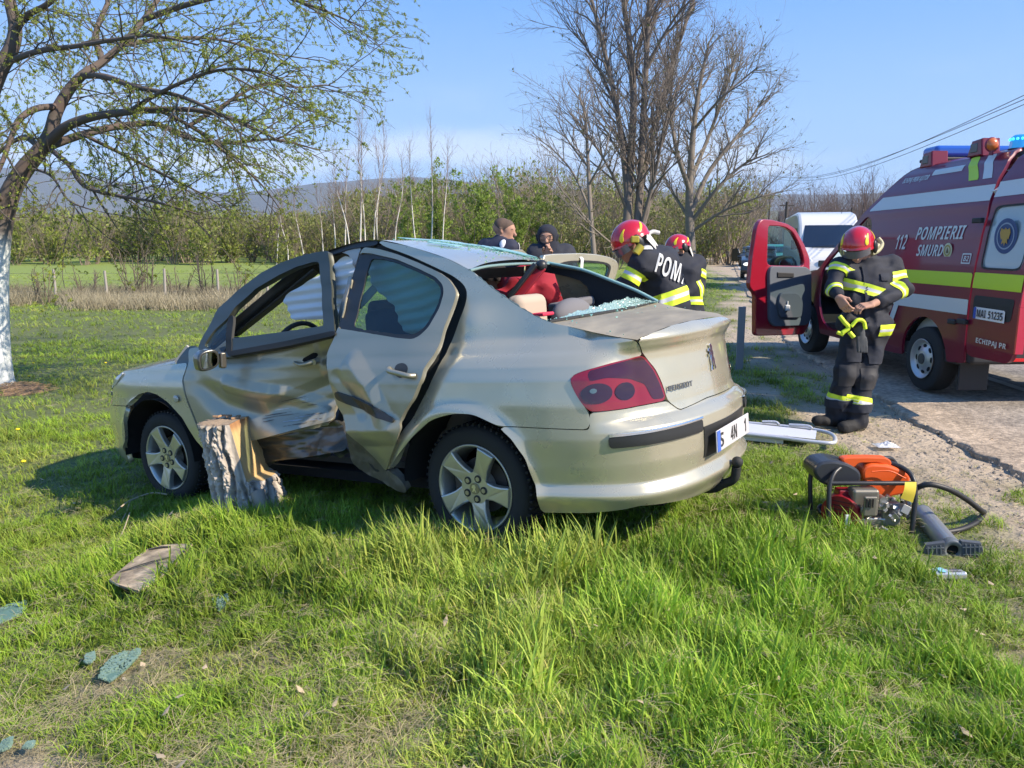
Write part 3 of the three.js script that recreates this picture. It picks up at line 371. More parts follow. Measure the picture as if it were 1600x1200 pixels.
// body shell: plan curve (s, metres along the waist, 0 at the left rear axle, growing rearwards) x height
const planPts = [[3.86, 0], [3.84, 0.25], [3.77, 0.5], [3.62, 0.69], [3.4, 0.8], [3.1, 0.862], [2.7, 0.892], [2, 0.905], [1, 0.905], [0, 0.905], [-0.3, 0.893], [-0.55, 0.865], [-0.76, 0.80], [-0.92, 0.68], [-1.01, 0.53], [-1.06, 0.36], [-1.085, 0.18], [-1.095, 0]];
const fullPlan = planPts.map(([x, z]) => V(x, 0, -z)).concat(planPts.slice(0, -1).reverse().map(([x, z]) => V(x, 0, z)));
const planCurve = new THREE.CatmullRomCurve3(fullPlan, false, 'centripetal'); planCurve.arcLengthDivisions = 2000;
const PL = 1600, planTab = planCurve.getSpacedPoints(PL), planLen = planCurve.getLength();
let s0 = 0; for (let i = 1; i < PL / 2; i++) if (planTab[i].x < 0) { const a = planTab[i - 1], b = planTab[i]; s0 = (i - 1 + a.x / (a.x - b.x)) / PL * planLen; break; }
const SEND = planLen - 2 * s0;                     // s of the right rear axle
const mirrorS = (s) => SEND - s;
function plan(s) { const u = clamp((s + s0) / planLen, 0.0005, 0.9995) * PL, i = Math.min(PL - 1, Math.floor(u)), a = planTab[i], b = planTab[i + 1], f = u - i; return { x: lerp(a.x, b.x, f), z: lerp(a.z, b.z, f) }; }
function planN(s) { const a = plan(s - 0.03), b = plan(s + 0.03), dx = b.x - a.x, dz = b.z - a.z, l = Math.hypot(dx, dz); return { x: -dz / l, z: dx / l }; } // outward
function table(t, y) { if (y <= t[0][0]) return t[0][1]; for (let i = 1; i < t.length; i++) if (y <= t[i][0]) { const a = t[i - 1], b = t[i], k = (y - a[0]) / (b[0] - a[0]); const m = k * k * (3 - 2 * k); return lerp(a[1], b[1], lerp(k, m, 0.35)); } return t[t.length - 1][1]; }
const SIDE = [[0.15, 0.12], [0.24, 0.07], [0.3, 0.035], [0.42, 0.012], [0.6, 0], [0.8, 0.004], [0.9, 0.016], [0.97, 0.04], [1.04, 0.08], [1.15, 0.13], [1.3, 0.205], [1.45, 0.275], [1.6, 0.335], [1.75, 0.38]];
const QUART = [[0.2, 0.09], [0.26, 0.05], [0.345, 0.0], [0.36, 0.0], [0.405, 0.028], [0.5, 0.014], [0.62, 0], [0.78, 0.006], [0.9, 0.022], [0.96, 0.05], [1.0, 0.085], [1.04, 0.14], [1.1, 0.21], [1.3, 0.27], [1.5, 0.31], [1.75, 0.36]];
const REAR = [[0.2, 0.10], [0.26, 0.05], [0.335, 0.0], [0.35, 0.0], [0.40, 0.03], [0.5, 0.012], [0.6, 0.004], [0.655, 0.006], [0.68, 0.03], [0.7, 0.062], [0.74, 0.075], [0.85, 0.09], [0.96, 0.10], [1.0, 0.098], [1.035, 0.075], [1.065, 0.06], [1.09, 0.08], [1.3, 0.4]];
const FRONT = [[0.2, 0.09], [0.3, 0.03], [0.36, 0.0], [0.42, 0.02], [0.55, 0], [0.7, 0.02], [0.8, 0.08], [0.9, 0.17], [1.0, 0.3]];
function inset(s, y) {
  const n = planN(s), p = plan(s), wr = sstep(-n.x, 0.35, 0.8), wf = sstep(n.x, 0.1, 0.6), wq = sstep(-p.x, -0.35, 0.35) * (1 - wr);
  const ws = Math.max(0, 1 - wr - wf - wq);
  return ws * table(SIDE, y) + wq * table(QUART, y) + wr * table(REAR, y) + wf * table(FRONT, y);
}
const G2 = (dx, dy) => Math.exp(-(dx * dx + dy * dy));
function surf(s, y, off = 0) { const p = plan(s), n = planN(s), d = (typeof off === 'function' ? off(s, y) : off) - inset(s, y); return V(p.x + n.x * d, y, p.z + n.z * d); }
function surfN(s, y, off) { const e = 0.006, a = surf(s + e, y, off).sub(surf(s - e, y, off)), b = surf(s, y + e, off).sub(surf(s, y - e, off)); return b.cross(a).normalize().negate(); }
const projCar = (p) => project(toWorld(p));
const coarse = []; for (let s = -3.9; s < 2.6; s += 0.08) for (let y = 0.15; y < 1.76; y += 0.06) { const p = surf(s, y), n = surfN(s, y), w = toWorld(p), v = V(0, EYE, 0).sub(w), nw = n.clone().transformDirection(carM); if (nw.dot(v) > -0.05) coarse.push([s, y, ...project(w)]); }
function inv(px, py, off) { // the point (s, y) of the shell that a pixel of the photograph shows
  let best = null, bd = 1e9;
  for (const c of coarse) { const d = (c[2] - px) ** 2 + (c[3] - py) ** 2; if (d < bd) { bd = d; best = c; } }
  let [s, y] = best, lam = 1e-3;
  const err = (s, y) => { const q = projCar(surf(s, y, off)); return [q[0] - px, q[1] - py]; };
  let e = err(s, y), E = e[0] ** 2 + e[1] ** 2;
  for (let i = 0; i < 40 && E > 0.01; i++) {
    const h = 0.004, es = err(s + h, y), ey = err(s, y + h), a = (es[0] - e[0]) / h, b = (ey[0] - e[0]) / h, c = (es[1] - e[1]) / h, d = (ey[1] - e[1]) / h;
    const A = a * a + c * c, B = a * b + c * d, D = b * b + d * d, g0 = a * e[0] + c * e[1], g1 = b * e[0] + d * e[1], la = A * (1 + lam) + 1e-6, ld = D * (1 + lam) + 1e-6, det = la * ld - B * B;
    const ns = s - clamp((ld * g0 - B * g1) / det, -0.1, 0.1), ny = clamp(y - clamp((la * g1 - B * g0) / det, -0.08, 0.08), 0.05, 1.8), ne = err(ns, ny), nE = ne[0] ** 2 + ne[1] ** 2;
    if (nE < E) { s = ns; y = ny; e = ne; E = nE; lam = Math.max(1e-5, lam * 0.4); } else lam *= 4;
  }
  return [s, y];
}
function chaikin(p, cut, n = 2) {
  for (let k = 0; k < n; k++) { const q = []; for (let i = 0; i < p.length; i++) { const a = p[i], b = p[(i + 1) % p.length], L = Math.hypot(b[0] - a[0], b[1] - a[1]), t = Math.min(0.25, cut / Math.max(L, 1e-6)); q.push([lerp(a[0], b[0], t), lerp(a[1], b[1], t)], [lerp(b[0], a[0], t), lerp(b[1], a[1], t)]); } p = q; cut *= 0.45; }
  return p;
}
function polyDist(poly, x, y) { // signed distance, negative inside
  let d = 1e9, w = false;
  for (let i = 0, j = poly.length - 1; i < poly.length; j = i++) {
    const [ax, ay] = poly[i], [bx, by] = poly[j], ex = bx - ax, ey = by - ay, wx = x - ax, wy = y - ay, t = clamp((wx * ex + wy * ey) / (ex * ex + ey * ey + 1e-12), 0, 1), qx = wx - ex * t, qy = wy - ey * t;
    d = Math.min(d, qx * qx + qy * qy);
    if ((ay > y) !== (by > y) && x < (bx - ax) * (y - ay) / (by - ay) + ax) w = !w;
  }
  return (w ? -1 : 1) * Math.sqrt(d);
}
function outline(list, off, cut = 0.02) { return chaikin(list.map((q) => Array.isArray(q) ? inv(q[0], q[1], off) : [q.s, q.y]), cut); }
function sheet(poly, holes, P, N, { cell = 0.016, flange = 0.03, uvs = 1 } = {}) { // any surface patch P(u,v) cut to an outline, with turned-in edges
  const xs = poly.map((p) => p[0]), ys = poly.map((p) => p[1]), x0 = Math.min(...xs) - cell, x1 = Math.max(...xs) + cell, y0 = Math.min(...ys) - cell, y1 = Math.max(...ys) + cell;
  const nx = Math.ceil((x1 - x0) / cell), ny = Math.ceil((y1 - y0) / cell), f = new Float32Array((nx + 1) * (ny + 1));
  for (let j = 0; j <= ny; j++) for (let i = 0; i <= nx; i++) { let d = polyDist(poly, x0 + i * cell, y0 + j * cell); for (const h of holes) d = Math.max(d, -polyDist(h, x0 + i * cell, y0 + j * cell)); f[j * (nx + 1) + i] = Math.abs(d) < 1e-5 ? -1e-5 : d; }
  const pos = [], nor = [], uv = [], idx = [], ids = new Map(), edges = [];
  const m0 = poly.reduce((a, q) => [a[0] + q[0] / poly.length, a[1] + q[1] / poly.length], [0, 0]), e0 = 0.003, t1 = P(m0[0] + e0, m0[1]).sub(P(m0[0] - e0, m0[1])), t2 = P(m0[0], m0[1] + e0).sub(P(m0[0], m0[1] - e0)), rev = t1.cross(t2).dot(N(m0[0], m0[1])) < 0;
  const vert = (x, y) => { const k = Math.round(x * 1e5) + '_' + Math.round(y * 1e5); if (!ids.has(k)) { const p = P(x, y), n = N(x, y); ids.set(k, pos.length / 3); pos.push(p.x, p.y, p.z); nor.push(n.x, n.y, n.z); uv.push(x * uvs, y * uvs); } return ids.get(k); };
  for (let j = 0; j < ny; j++) for (let i = 0; i < nx; i++) {
    const c = [[i, j], [i + 1, j], [i + 1, j + 1], [i, j + 1]], v = c.map(([a, b]) => f[b * (nx + 1) + a]); if (v.every((q) => q > 0)) continue;
    const ring = [], cut = [];
    for (let k = 0; k < 4; k++) { const a = c[k], b = c[(k + 1) % 4], va = v[k], vb = v[(k + 1) % 4]; if (va < 0) ring.push([x0 + a[0] * cell, y0 + a[1] * cell, 0]);
      if ((va < 0) !== (vb < 0)) { const t = va / (va - vb); ring.push([x0 + lerp(a[0], b[0], t) * cell, y0 + lerp(a[1], b[1], t) * cell, va < 0 ? 1 : 2]); } }
    const id = ring.map((q) => vert(q[0], q[1]));
    for (let k = 1; k + 1 < id.length; k++) rev ? idx.push(id[0], id[k + 1], id[k]) : idx.push(id[0], id[k], id[k + 1]);
    for (let k = 0; k < ring.length; k++) { const q = ring[k], r = ring[(k + 1) % ring.length]; if (q[2] === 1 && r[2] === 2) edges.push([id[k], id[(k + 1) % ring.length]]); }
  }
  if (flange) { const im = new Map(); const inner = (a) => { if (!im.has(a)) { const b = pos.length / 3; for (let c = 0; c < 3; c++) pos.push(pos[a * 3 + c] - nor[a * 3 + c] * flange); nor.push(nor[a * 3], nor[a * 3 + 1], nor[a * 3 + 2]); uv.push(uv[a * 2], uv[a * 2 + 1]); im.set(a, b); } return im.get(a); };
    const own = new Map(); const twin = (a) => { if (!own.has(a)) { own.set(a, pos.length / 3); for (let c = 0; c < 3; c++) { pos.push(pos[a * 3 + c]); nor.push(0); } uv.push(uv[a * 2], uv[a * 2 + 1]); } return own.get(a); };
    for (const [a0, b0] of edges) { const a = rev ? b0 : a0, b = rev ? a0 : b0, ta = twin(a), tb = twin(b), ia = inner(a), ib = inner(b); idx.push(ta, ia, tb, tb, ia, ib);
      const A = V(pos[a * 3], pos[a * 3 + 1], pos[a * 3 + 2]), B = V(pos[b * 3], pos[b * 3 + 1], pos[b * 3 + 2]), n = B.sub(A).cross(V(nor[a * 3], nor[a * 3 + 1], nor[a * 3 + 2])).normalize();
      for (const q of [ta, tb, ia, ib]) { nor[q * 3] += n.x; nor[q * 3 + 1] += n.y; nor[q * 3 + 2] += n.z; } }
    for (const q of [...own.values(), ...im.values()]) { const l = Math.hypot(nor[q * 3], nor[q * 3 + 1], nor[q * 3 + 2]) || 1; for (let c = 0; c < 3; c++) nor[q * 3 + c] /= l; } }
  const g = new THREE.BufferGeometry(); g.setAttribute('position', new THREE.Float32BufferAttribute(pos, 3)); g.setAttribute('normal', new THREE.Float32BufferAttribute(nor, 3)); g.setAttribute('uv', new THREE.Float32BufferAttribute(uv, 2)); g.setIndex(idx); return g;
}
function panel(list, { off = 0, holes = [], cut = 0.02, raw = false, hoff, ...o } = {}) {
  const poly = raw ? list : outline(list, off, cut);
  return sheet(poly, holes.map((h) => raw ? h : outline(h, hoff ?? off, cut)), (s, y) => surf(s, y, off), (s, y) => surfN(s, y, off), o);
}
// materials
const grime = tileNoise(256, 5, 11, 5), grimeTex = noiseTex(256, (i, j) => 0.27 + 0.22 * (grime(i, j) - 0.35)); grimeTex.repeat.set(1.6, 1.6);
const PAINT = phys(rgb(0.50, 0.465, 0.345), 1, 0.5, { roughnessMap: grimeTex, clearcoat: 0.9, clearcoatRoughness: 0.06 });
const PAINT2 = phys(rgb(0.36, 0.335, 0.25), 0.42, 0.6, { clearcoat: 0.5, clearcoatRoughness: 0.12 });  // same body paint, darker: shade on the left doors put into the colour
const dustN = tileNoise(256, 6, 5, 5), dustTex = canvasTex(256, 256, (c, w, h) => { const im = c.createImageData(w, h); for (let j = 0; j < h; j++) for (let i = 0; i < w; i++) { const v = dustN(i, j), k = 0.86 + 0.3 * (v - 0.5); im.data.set([176 * k, 163 * k, 134 * k, 255], (j * w + i) * 4); } c.putImageData(im, 0, 0); }); dustTex.wrapS = dustTex.wrapT = THREE.RepeatWrapping; dustTex.repeat.set(1.2, 1.2);
const DUSTY = phys(0xffffff, 0.55, 0.1, { map: dustTex, clearcoat: 0.3, clearcoatRoughness: 0.35 });
const MATT = std(rgb(0.018, 0.019, 0.018), 0.75), TRIM = std(rgb(0.02, 0.021, 0.021), 0.42), FRAME = phys(rgb(0.055, 0.06, 0.045), 0.4, 0.3, { clearcoat: 0.4, clearcoatRoughness: 0.2 });
const CABIN = std(rgb(0.05, 0.05, 0.052), 0.9), SEAT = std(rgb(0.13, 0.115, 0.10), 0.95), RUBBER = std(rgb(0.022, 0.022, 0.021), 0.85), CHROME = std(rgb(0.78, 0.78, 0.78), 0.13, 1);
const CGLASS = phys(rgb(0.78, 0.93, 0.90), 0.02, 0, { transmission: 1, ior: 1.45 }), CRUMB = phys(rgb(0.45, 0.75, 0.68), 0.25, 0, { transmission: 0.55, ior: 1.5 });
const NIGHT = std(rgb(0.006, 0.006, 0.006), 0.95);

// --- rear quarter with C pillar and roof rail
const wob = (s, y, k, a) => a * (fbm(s * k + 3, y * k + 7, 3) - 0.5);
const segD = (s, y, a, b) => { const ex = b[0] - a[0], ey = b[1] - a[1], t = clamp(((s - a[0]) * ex + (y - a[1]) * ey) / (ex * ex + ey * ey), 0, 1); return Math.hypot(s - a[0] - ex * t, y - a[1] - ey * t); };
const kink = inv(735, 500), lipA = inv(690, 640), strip1 = inv(640, 650), strip2 = inv(690, 560);
const quarterOff = (s, y) => { const d = segD(s, y, strip1, strip2); return 0.016 * G2((s - kink[0]) / 0.10, (y - kink[1]) / 0.07) - 0.03 * G2((s - kink[0] + 0.1) / 0.09, (y - kink[1] + 0.04) / 0.12) - 0.035 * Math.exp(-((d / 0.07) ** 2)) + 0.028 * Math.exp(-(((Math.hypot(s + 0.0, y - 0.33) - 0.42) / 0.05) ** 2)) * sstep(y, 0.15, 0.4) * (1 - sstep(y, 0.76, 0.84)); };
const quarterPx = [[588, 375], [640, 385], [699, 404], [733, 421], [773, 454], [805, 476], [839, 496], [860, 504], [932, 520], [994, 532], [1006, 555], [955, 567], [912, 579], [893, 587], [890, 597], [902, 621], [919, 643], [922, 655], [921, 671], [850, 668.5], [779, 666], [758, 656], [738, 647], [712, 646], [692, 650], [672, 657], [648, 678], [626, 706], [606, 735], [602, 737], [614, 706], [626, 678], [640, 660], [652, 640], [670, 606], [682, 580], [702, 541], [712, 517], [725, 483], [731, 458], [725, 444], [708, 431], [679, 417], [642, 400], [598, 384]];
mesh('rear_quarter_panel', panel(quarterPx, { off: quarterOff, flange: 0.035 }), PAINT, car);
// seam shadow frame of the rear door opening: rubber-lined recess
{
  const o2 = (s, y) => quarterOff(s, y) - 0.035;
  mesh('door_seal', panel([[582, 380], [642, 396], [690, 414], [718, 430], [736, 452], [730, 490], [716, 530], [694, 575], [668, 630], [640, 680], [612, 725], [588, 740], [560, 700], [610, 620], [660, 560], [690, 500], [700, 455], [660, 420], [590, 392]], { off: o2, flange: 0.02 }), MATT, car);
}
// --- tail lamps, boot lid, bumper
const LENS = phys(rgb(0.22, 0.004, 0.012), 0.1, 0, { clearcoat: 1, clearcoatRoughness: 0.02 });
const LENS2 = phys(rgb(0.045, 0.003, 0.008), 0.12, 0, { clearcoat: 1, clearcoatRoughness: 0.02 });
const lampPx = [[1005, 554.5], [955, 567], [912, 579.5], [893.5, 587.5], [891, 597], [902, 621], [919, 642.5], [934, 643], [976, 638], [1017, 630], [1041, 625], [1033, 599], [1022, 576]];
const lampPoly = outline(lampPx, 0.004);
function tailLamp(mir) {
  const poly = mir ? lampPoly.map(([s, y]) => [mirrorS(s), y]) : lampPoly;
  const L = mesh('tail_lamp', panel(poly, { off: 0.006, raw: true, flange: 0.02, cell: 0.011 }), LENS, car);
  const m = (px, py) => { const q = inv(px, py, 0.008); return mir ? [mirrorS(q[0]), q[1]] : q; };
  const disc = (px, py, rx, ry, mat, name, off) => { const [s, y] = m(px, py), a = inv(px - rx, py, 0.008), b = inv(px + rx, py, 0.008), rs = Math.abs(b[0] - a[0]) / 2, ryy = Math.abs(inv(px, py - ry, 0.008)[1] - inv(px, py + ry, 0.008)[1]) / 2; const ring = []; for (let k = 0; k < 28; k++) ring.push([s + Math.cos(k / 28 * 6.283) * rs, y + Math.sin(k / 28 * 6.283) * ryy]); mesh(name, panel(ring, { raw: true, off, flange: 0.004, cell: 0.008 }), mat, L); };
  const band = [[1004, 557], [960, 568.5], [918, 580], [921, 596], [948, 590], [985, 592], [1008, 600], [1020, 624], [1039, 622], [1031, 599], [1020, 577]].map(([a, b]) => m(a, b));
  mesh('upper_lens', panel(chaikin(band, 0.01), { raw: true, off: 0.0075, flange: 0.002, cell: 0.011 }), LENS2, L);
  const DARKR = phys(rgb(0.03, 0.004, 0.012), 0.12, 0, { clearcoat: 1 }), DARK2 = phys(rgb(0.035, 0.008, 0.02), 0.06, 0.4, { clearcoat: 1, clearcoatRoughness: 0.02 });
  disc(933, 615, 25, 16, DARKR, 'lamp_bowl', 0.009); disc(977.5, 611, 15.5, 14, DARK2, 'lamp_bowl', 0.0095);
  if (!mir) disc(927, 611, 6, 4, std(rgb(0.16, 0.22, 0.22), 0.25, 0.6), 'broken_reflector', 0.011);
}
tailLamp(false); tailLamp(true);
const lidPx = [[996, 531], [1019, 520], [1051, 508], [1082, 500.5], [1125, 494.8], [1150.5, 492.7], [1155, 504], [1156.5, 513], [1164, 532], [1165.5, 576], [1168, 592], [1146, 601.5], [1104, 620.6], [1062, 640], [1043, 625], [1035, 599], [1024, 576], [1007, 555]];
const lid = mesh('boot_lid', panel(lidPx, { off: 0.004, flange: 0.03, cut: 0.012 }), PAINT, car);
{ // deck of the boot: dusty upper face, seen as the slope from the window foot to the lip
  const L = [[860, 504.5], [895, 511.5], [932, 520], [965, 526.5], [994, 531.5]], lipP = [[996, 531], [1019, 520], [1051, 508], [1082, 500.5], [1125, 494.8], [1150, 492.7]].map(([a, b]) => { const [s, y] = inv(a, b, 0.004); return surf(s, y, 0.004); });
  const lc = new THREE.CatmullRomCurve3(L.map(([a, b], i) => carAt(a, b, { z: lerp(-0.64, -0.655, i / 4) }))), rc = new THREE.CatmullRomCurve3([[1027, 472.5], [1055, 479.5], [1085, 485], [1118, 489], [1150, 492.5]].map(([a, b], i) => carAt(a, b, { z: lerp(0.60, 0.60, i / 4) })));
  lc.points[4].copy(lipP[0]); rc.points[4].copy(lipP[5]);
  const lip = new THREE.CatmullRomCurve3(lipP), foot = new THREE.CatmullRomCurve3([lc.points[0], carAt(930, 493, { z: -0.2 }), carAt(985, 483, { z: 0.25 }), rc.points[0]]);
  mesh('boot_deck', quadGrid((u, v) => { const a = lc.getPoint(v), b = rc.getPoint(v), c = foot.getPoint(u), d = lip.getPoint(u), p = a.clone().lerp(b, u).add(c.clone().lerp(d, v)).sub(lc.getPoint(0).lerp(rc.getPoint(0), u).lerp(lc.getPoint(1).lerp(rc.getPoint(1), u), v)); p.y += 0.012 * Math.sin(Math.PI * u) * Math.sin(Math.PI * v); return p; }, 40, 30), DUSTY, lid);
  var deckFoot = foot, deckL = lc, deckR = rc;
}
const bumpArch = inv(779, 666);
const bumperPx = [[779, 667.5], [850, 670], [922, 672.5], [921, 645], [934, 644], [976, 639.5], [1017, 631.5], [1042, 626.5], [1062, 641.5], [1104, 622.3], [1146, 603], [1169, 593.5], [1168, 575], { s: mirrorS(inv(934, 644)[0]), y: 0.77 }, { s: mirrorS(inv(922, 645)[0]), y: 0.78 }, { s: mirrorS(inv(921, 672)[0]), y: inv(921, 672)[1] }, { s: mirrorS(bumpArch[0]), y: bumpArch[1] }, { s: mirrorS(0.46), y: 0.25 }, { s: mirrorS(1.0), y: 0.215 }, { s: SEND / 2, y: 0.215 }, [1000, 790], [975, 796], [917, 801.5], [846, 801], [840, 777], [833, 750], [821, 717], [800, 687]];
const bumper = mesh('rear_bumper', panel(bumperPx, { flange: 0.04, cut: 0.012, off: (s, y) => quarterOff(s, y) * sstep(0.9 - s, 0, 0.3) }), PAINT, car);
{
  const y0 = inv(955, 690)[1], sA = inv(951, 690)[0], sB = SEND / 2 - 0.33, sl = (s, dy) => ({ s, y: y0 + dy });
  for (const m of [0, 1]) { const f = (s) => m ? mirrorS(s) : s;
    mesh('bumper_strip', panel(chaikin([[f(sA), y0 + 0.022], [f(sB), y0 + 0.03], [f(sB), y0 - 0.03], [f(sA + 0.01), y0 - 0.032], [f(sA), y0 - 0.022]], 0.008), { raw: true, off: 0.012, flange: 0.016, cell: 0.01 }), TRIM, bumper);
    mesh('chrome_trim', panel([[f(sA + 0.004), y0 + 0.036], [f(sB), y0 + 0.044], [f(sB), y0 + 0.031], [f(sA + 0.004), y0 + 0.022]], { raw: true, off: 0.016, flange: 0.016, cell: 0.006 }), CHROME, bumper); }
  // recess and plate
  const py = 0.515, mid = SEND / 2;
  mesh('plate_recess', panel([[mid - 0.31, py + 0.085], [mid + 0.31, py + 0.085], [mid + 0.29, py - 0.075], [mid - 0.29, py - 0.075]], { raw: true, off: 0.004, flange: 0.004, cell: 0.02 }), TRIM, bumper);
  const P = surf(mid, py, 0.026), plate = new THREE.Group(); plate.name = 'number_plate'; plate.position.copy(P); plate.rotation.y = -Math.PI / 2; car.add(plate);
  const pt = canvasTex(512, 110, (c, w, h) => { c.fillStyle = '#ece9ea'; c.fillRect(0, 0, w, h); c.fillStyle = '#3f66b8'; c.fillRect(0, 0, 46, h); c.strokeStyle = '#202020'; c.lineWidth = 4; c.strokeRect(3, 3, w - 6, h - 6); });
  mesh('plate_face', box(0.52, 0.11, 0.006, 0, 0, 0, 0.003), std(0xffffff, 0.45, 0, { map: null, color: rgb(0.5, 0.49, 0.5) }), plate);
  mesh('plate_band', box(0.046, 0.104, 0.003, -0.233, 0, 0.004), std(rgb(0.06, 0.14, 0.5), 0.4), plate);
  { const pf = await new FontLoader().loadAsync('fonts/droid/droid_sans_bold.typeface.json'); [['S', -0.19, 0.06], ['4N', 0.0, 0.1], ['1', 0.19, 0.03]].forEach(([s, x, w]) => { const g = new THREE.ShapeGeometry(pf.generateShapes(s, 0.07), 4); g.computeBoundingBox(); const b = g.boundingBox; g.translate(-(b.min.x + b.max.x) / 2, -(b.min.y + b.max.y) / 2, 0); g.scale(w / (b.max.x - b.min.x), 0.072 / (b.max.y - b.min.y), 1); g.translate(x, 0, 0.0045); mesh('plate_character', g, TRIM, plate); }); }
  mesh('tow_hitch', [tube([carAt(1085, 757, { z: 0 }).setX(-0.7).setY(0.2), V(-1.0, 0.205, 0), carAt(1128, 757, { z: 0 }), carAt(1147, 748, { z: 0 }), carAt(1151, 730, { z: 0 })], 0.024, 24, 10), new THREE.SphereGeometry(0.03, 16, 12).translate(...carAt(1152, 722, { z: 0 }).toArray())], MATT, car);
}
{ // badges: small raised chrome marks
  const place = (g, px, py) => { const [s, y] = inv(px, py, 0.006), p = surf(s, y, 0.01), n = surfN(s, y, 0.004); const x = V(0, 1, 0).cross(n).normalize(), up = n.clone().cross(x); g.applyMatrix4(new THREE.Matrix4().makeBasis(x, up, n).setPosition(p)); return g; };
  const lion = [[-0.018, 0.060], [-0.004, 0.068], [0.012, 0.062], [0.02, 0.05], [0.014, 0.036], [0.026, 0.02], [0.018, 0.004], [0.03, -0.016], [0.026, -0.04], [0.036, -0.062], [0.018, -0.068], [0.012, -0.046], [0.004, -0.024], [-0.004, -0.05], [-0.008, -0.068], [-0.024, -0.066], [-0.016, -0.044], [-0.018, -0.012], [-0.012, 0.012], [-0.034, 0.004], [-0.036, 0.016], [-0.016, 0.024], [-0.038, 0.034], [-0.034, 0.044], [-0.012, 0.04], [-0.014, 0.05]];
  mesh('lion_badge', place(extr(lion, 0.004, 0.002), 1110, 557), CHROME, lid);
  const font = await new FontLoader().loadAsync('fonts/droid/droid_sans_bold.typeface.json');
  const word = (t, h, w) => { const g = new THREE.ShapeGeometry(font.generateShapes(t, h)); g.computeBoundingBox(); const b = g.boundingBox; const e = new THREE.ExtrudeGeometry(font.generateShapes(t, h), { depth: 0.003, bevelEnabled: false, curveSegments: 4 }); e.translate(-(b.max.x + b.min.x) / 2, -(b.max.y + b.min.y) / 2, 0); e.scale(w / (b.max.x - b.min.x), 1, 1); const sh = new THREE.Matrix4().makeShear(0, 0, 0.18, 0, 0, 0); e.applyMatrix4(sh); return e; };
  var words = word;
  mesh('name_badge', place(word('PEUGEOT', 0.026, 0.20), 1062, 603), std(rgb(0.16, 0.16, 0.16), 0.3, 0.8), lid);
  mesh('model_badge', place(word('407', 0.030, 0.085), 1154, 569), std(rgb(0.16, 0.16, 0.16), 0.3, 0.8), lid);
}
const tent = (d, w) => Math.max(0, 1 - d / w);
// --- rear door, sprung out of its opening
const rd = { lo: inv(603, 735), bendA: inv(545, 672), bendB: inv(622, 668), sA: inv(490 + 35, 560)[0], dA: inv(563, 566), dB: inv(585, 600), dC: inv(608, 645), eA: inv(535, 590), eB: inv(575, 640) };
const rearOff = (s, y) => {
  const front = sstep(rd.sA + 0.45 - s, 0, 0.5), low = sstep(0.62 - y, 0, 0.25), d = Math.min(segD(s, y, rd.dA, rd.dB), segD(s, y, rd.dB, rd.dC));
  return 0.055 - 0.07 * front * sstep(1.05 - y, 0, 0.3) - 0.05 * low + 0.035 * tent(segD(s, y, rd.bendA, rd.bendB), 0.09) + 0.026 * tent(d, 0.075) - 0.02 * tent(segD(s, y, rd.eA, rd.eB), 0.06) + 0.02 * Math.exp(-((Math.hypot((s - rd.dB[0] + 0.12) / 0.16, (y - rd.dB[1] - 0.03) / 0.13)) ** 2)) + wob(s, y, 5, 0.012) * sstep(1.0 - y, 0, 0.2);
};
const rdWin = [[563, 395], [578, 395.5], [620, 405], [655, 420], [681, 433], [692, 445], [693.5, 458], [686.5, 481], [669, 512], [655, 525], [644, 530], [620, 528], [567, 519], [528, 513], [538, 481], [552, 427]];
const rdPx = [[568, 386], [592, 389], [620, 397], [655, 411], [681, 423], [700, 435], [711, 451], [713, 460], [704, 486], [692, 518], [683, 546], [662, 576], [658, 592], [644, 624], [630, 646], [623, 660], [626, 670], [620, 688], [612, 708], [603, 737], [588, 718], [540, 675], [540, 664], [526, 634], [519, 610], [512, 580], [510, 556], [516, 540], [524, 523], [527, 514], [546, 448], [562, 397]];
const rearDoor = mesh('rear_door', panel(rdPx, { off: rearOff, holes: [rdWin], flange: 0.03, cut: 0.012, cell: 0.011 }), PAINT2, car);
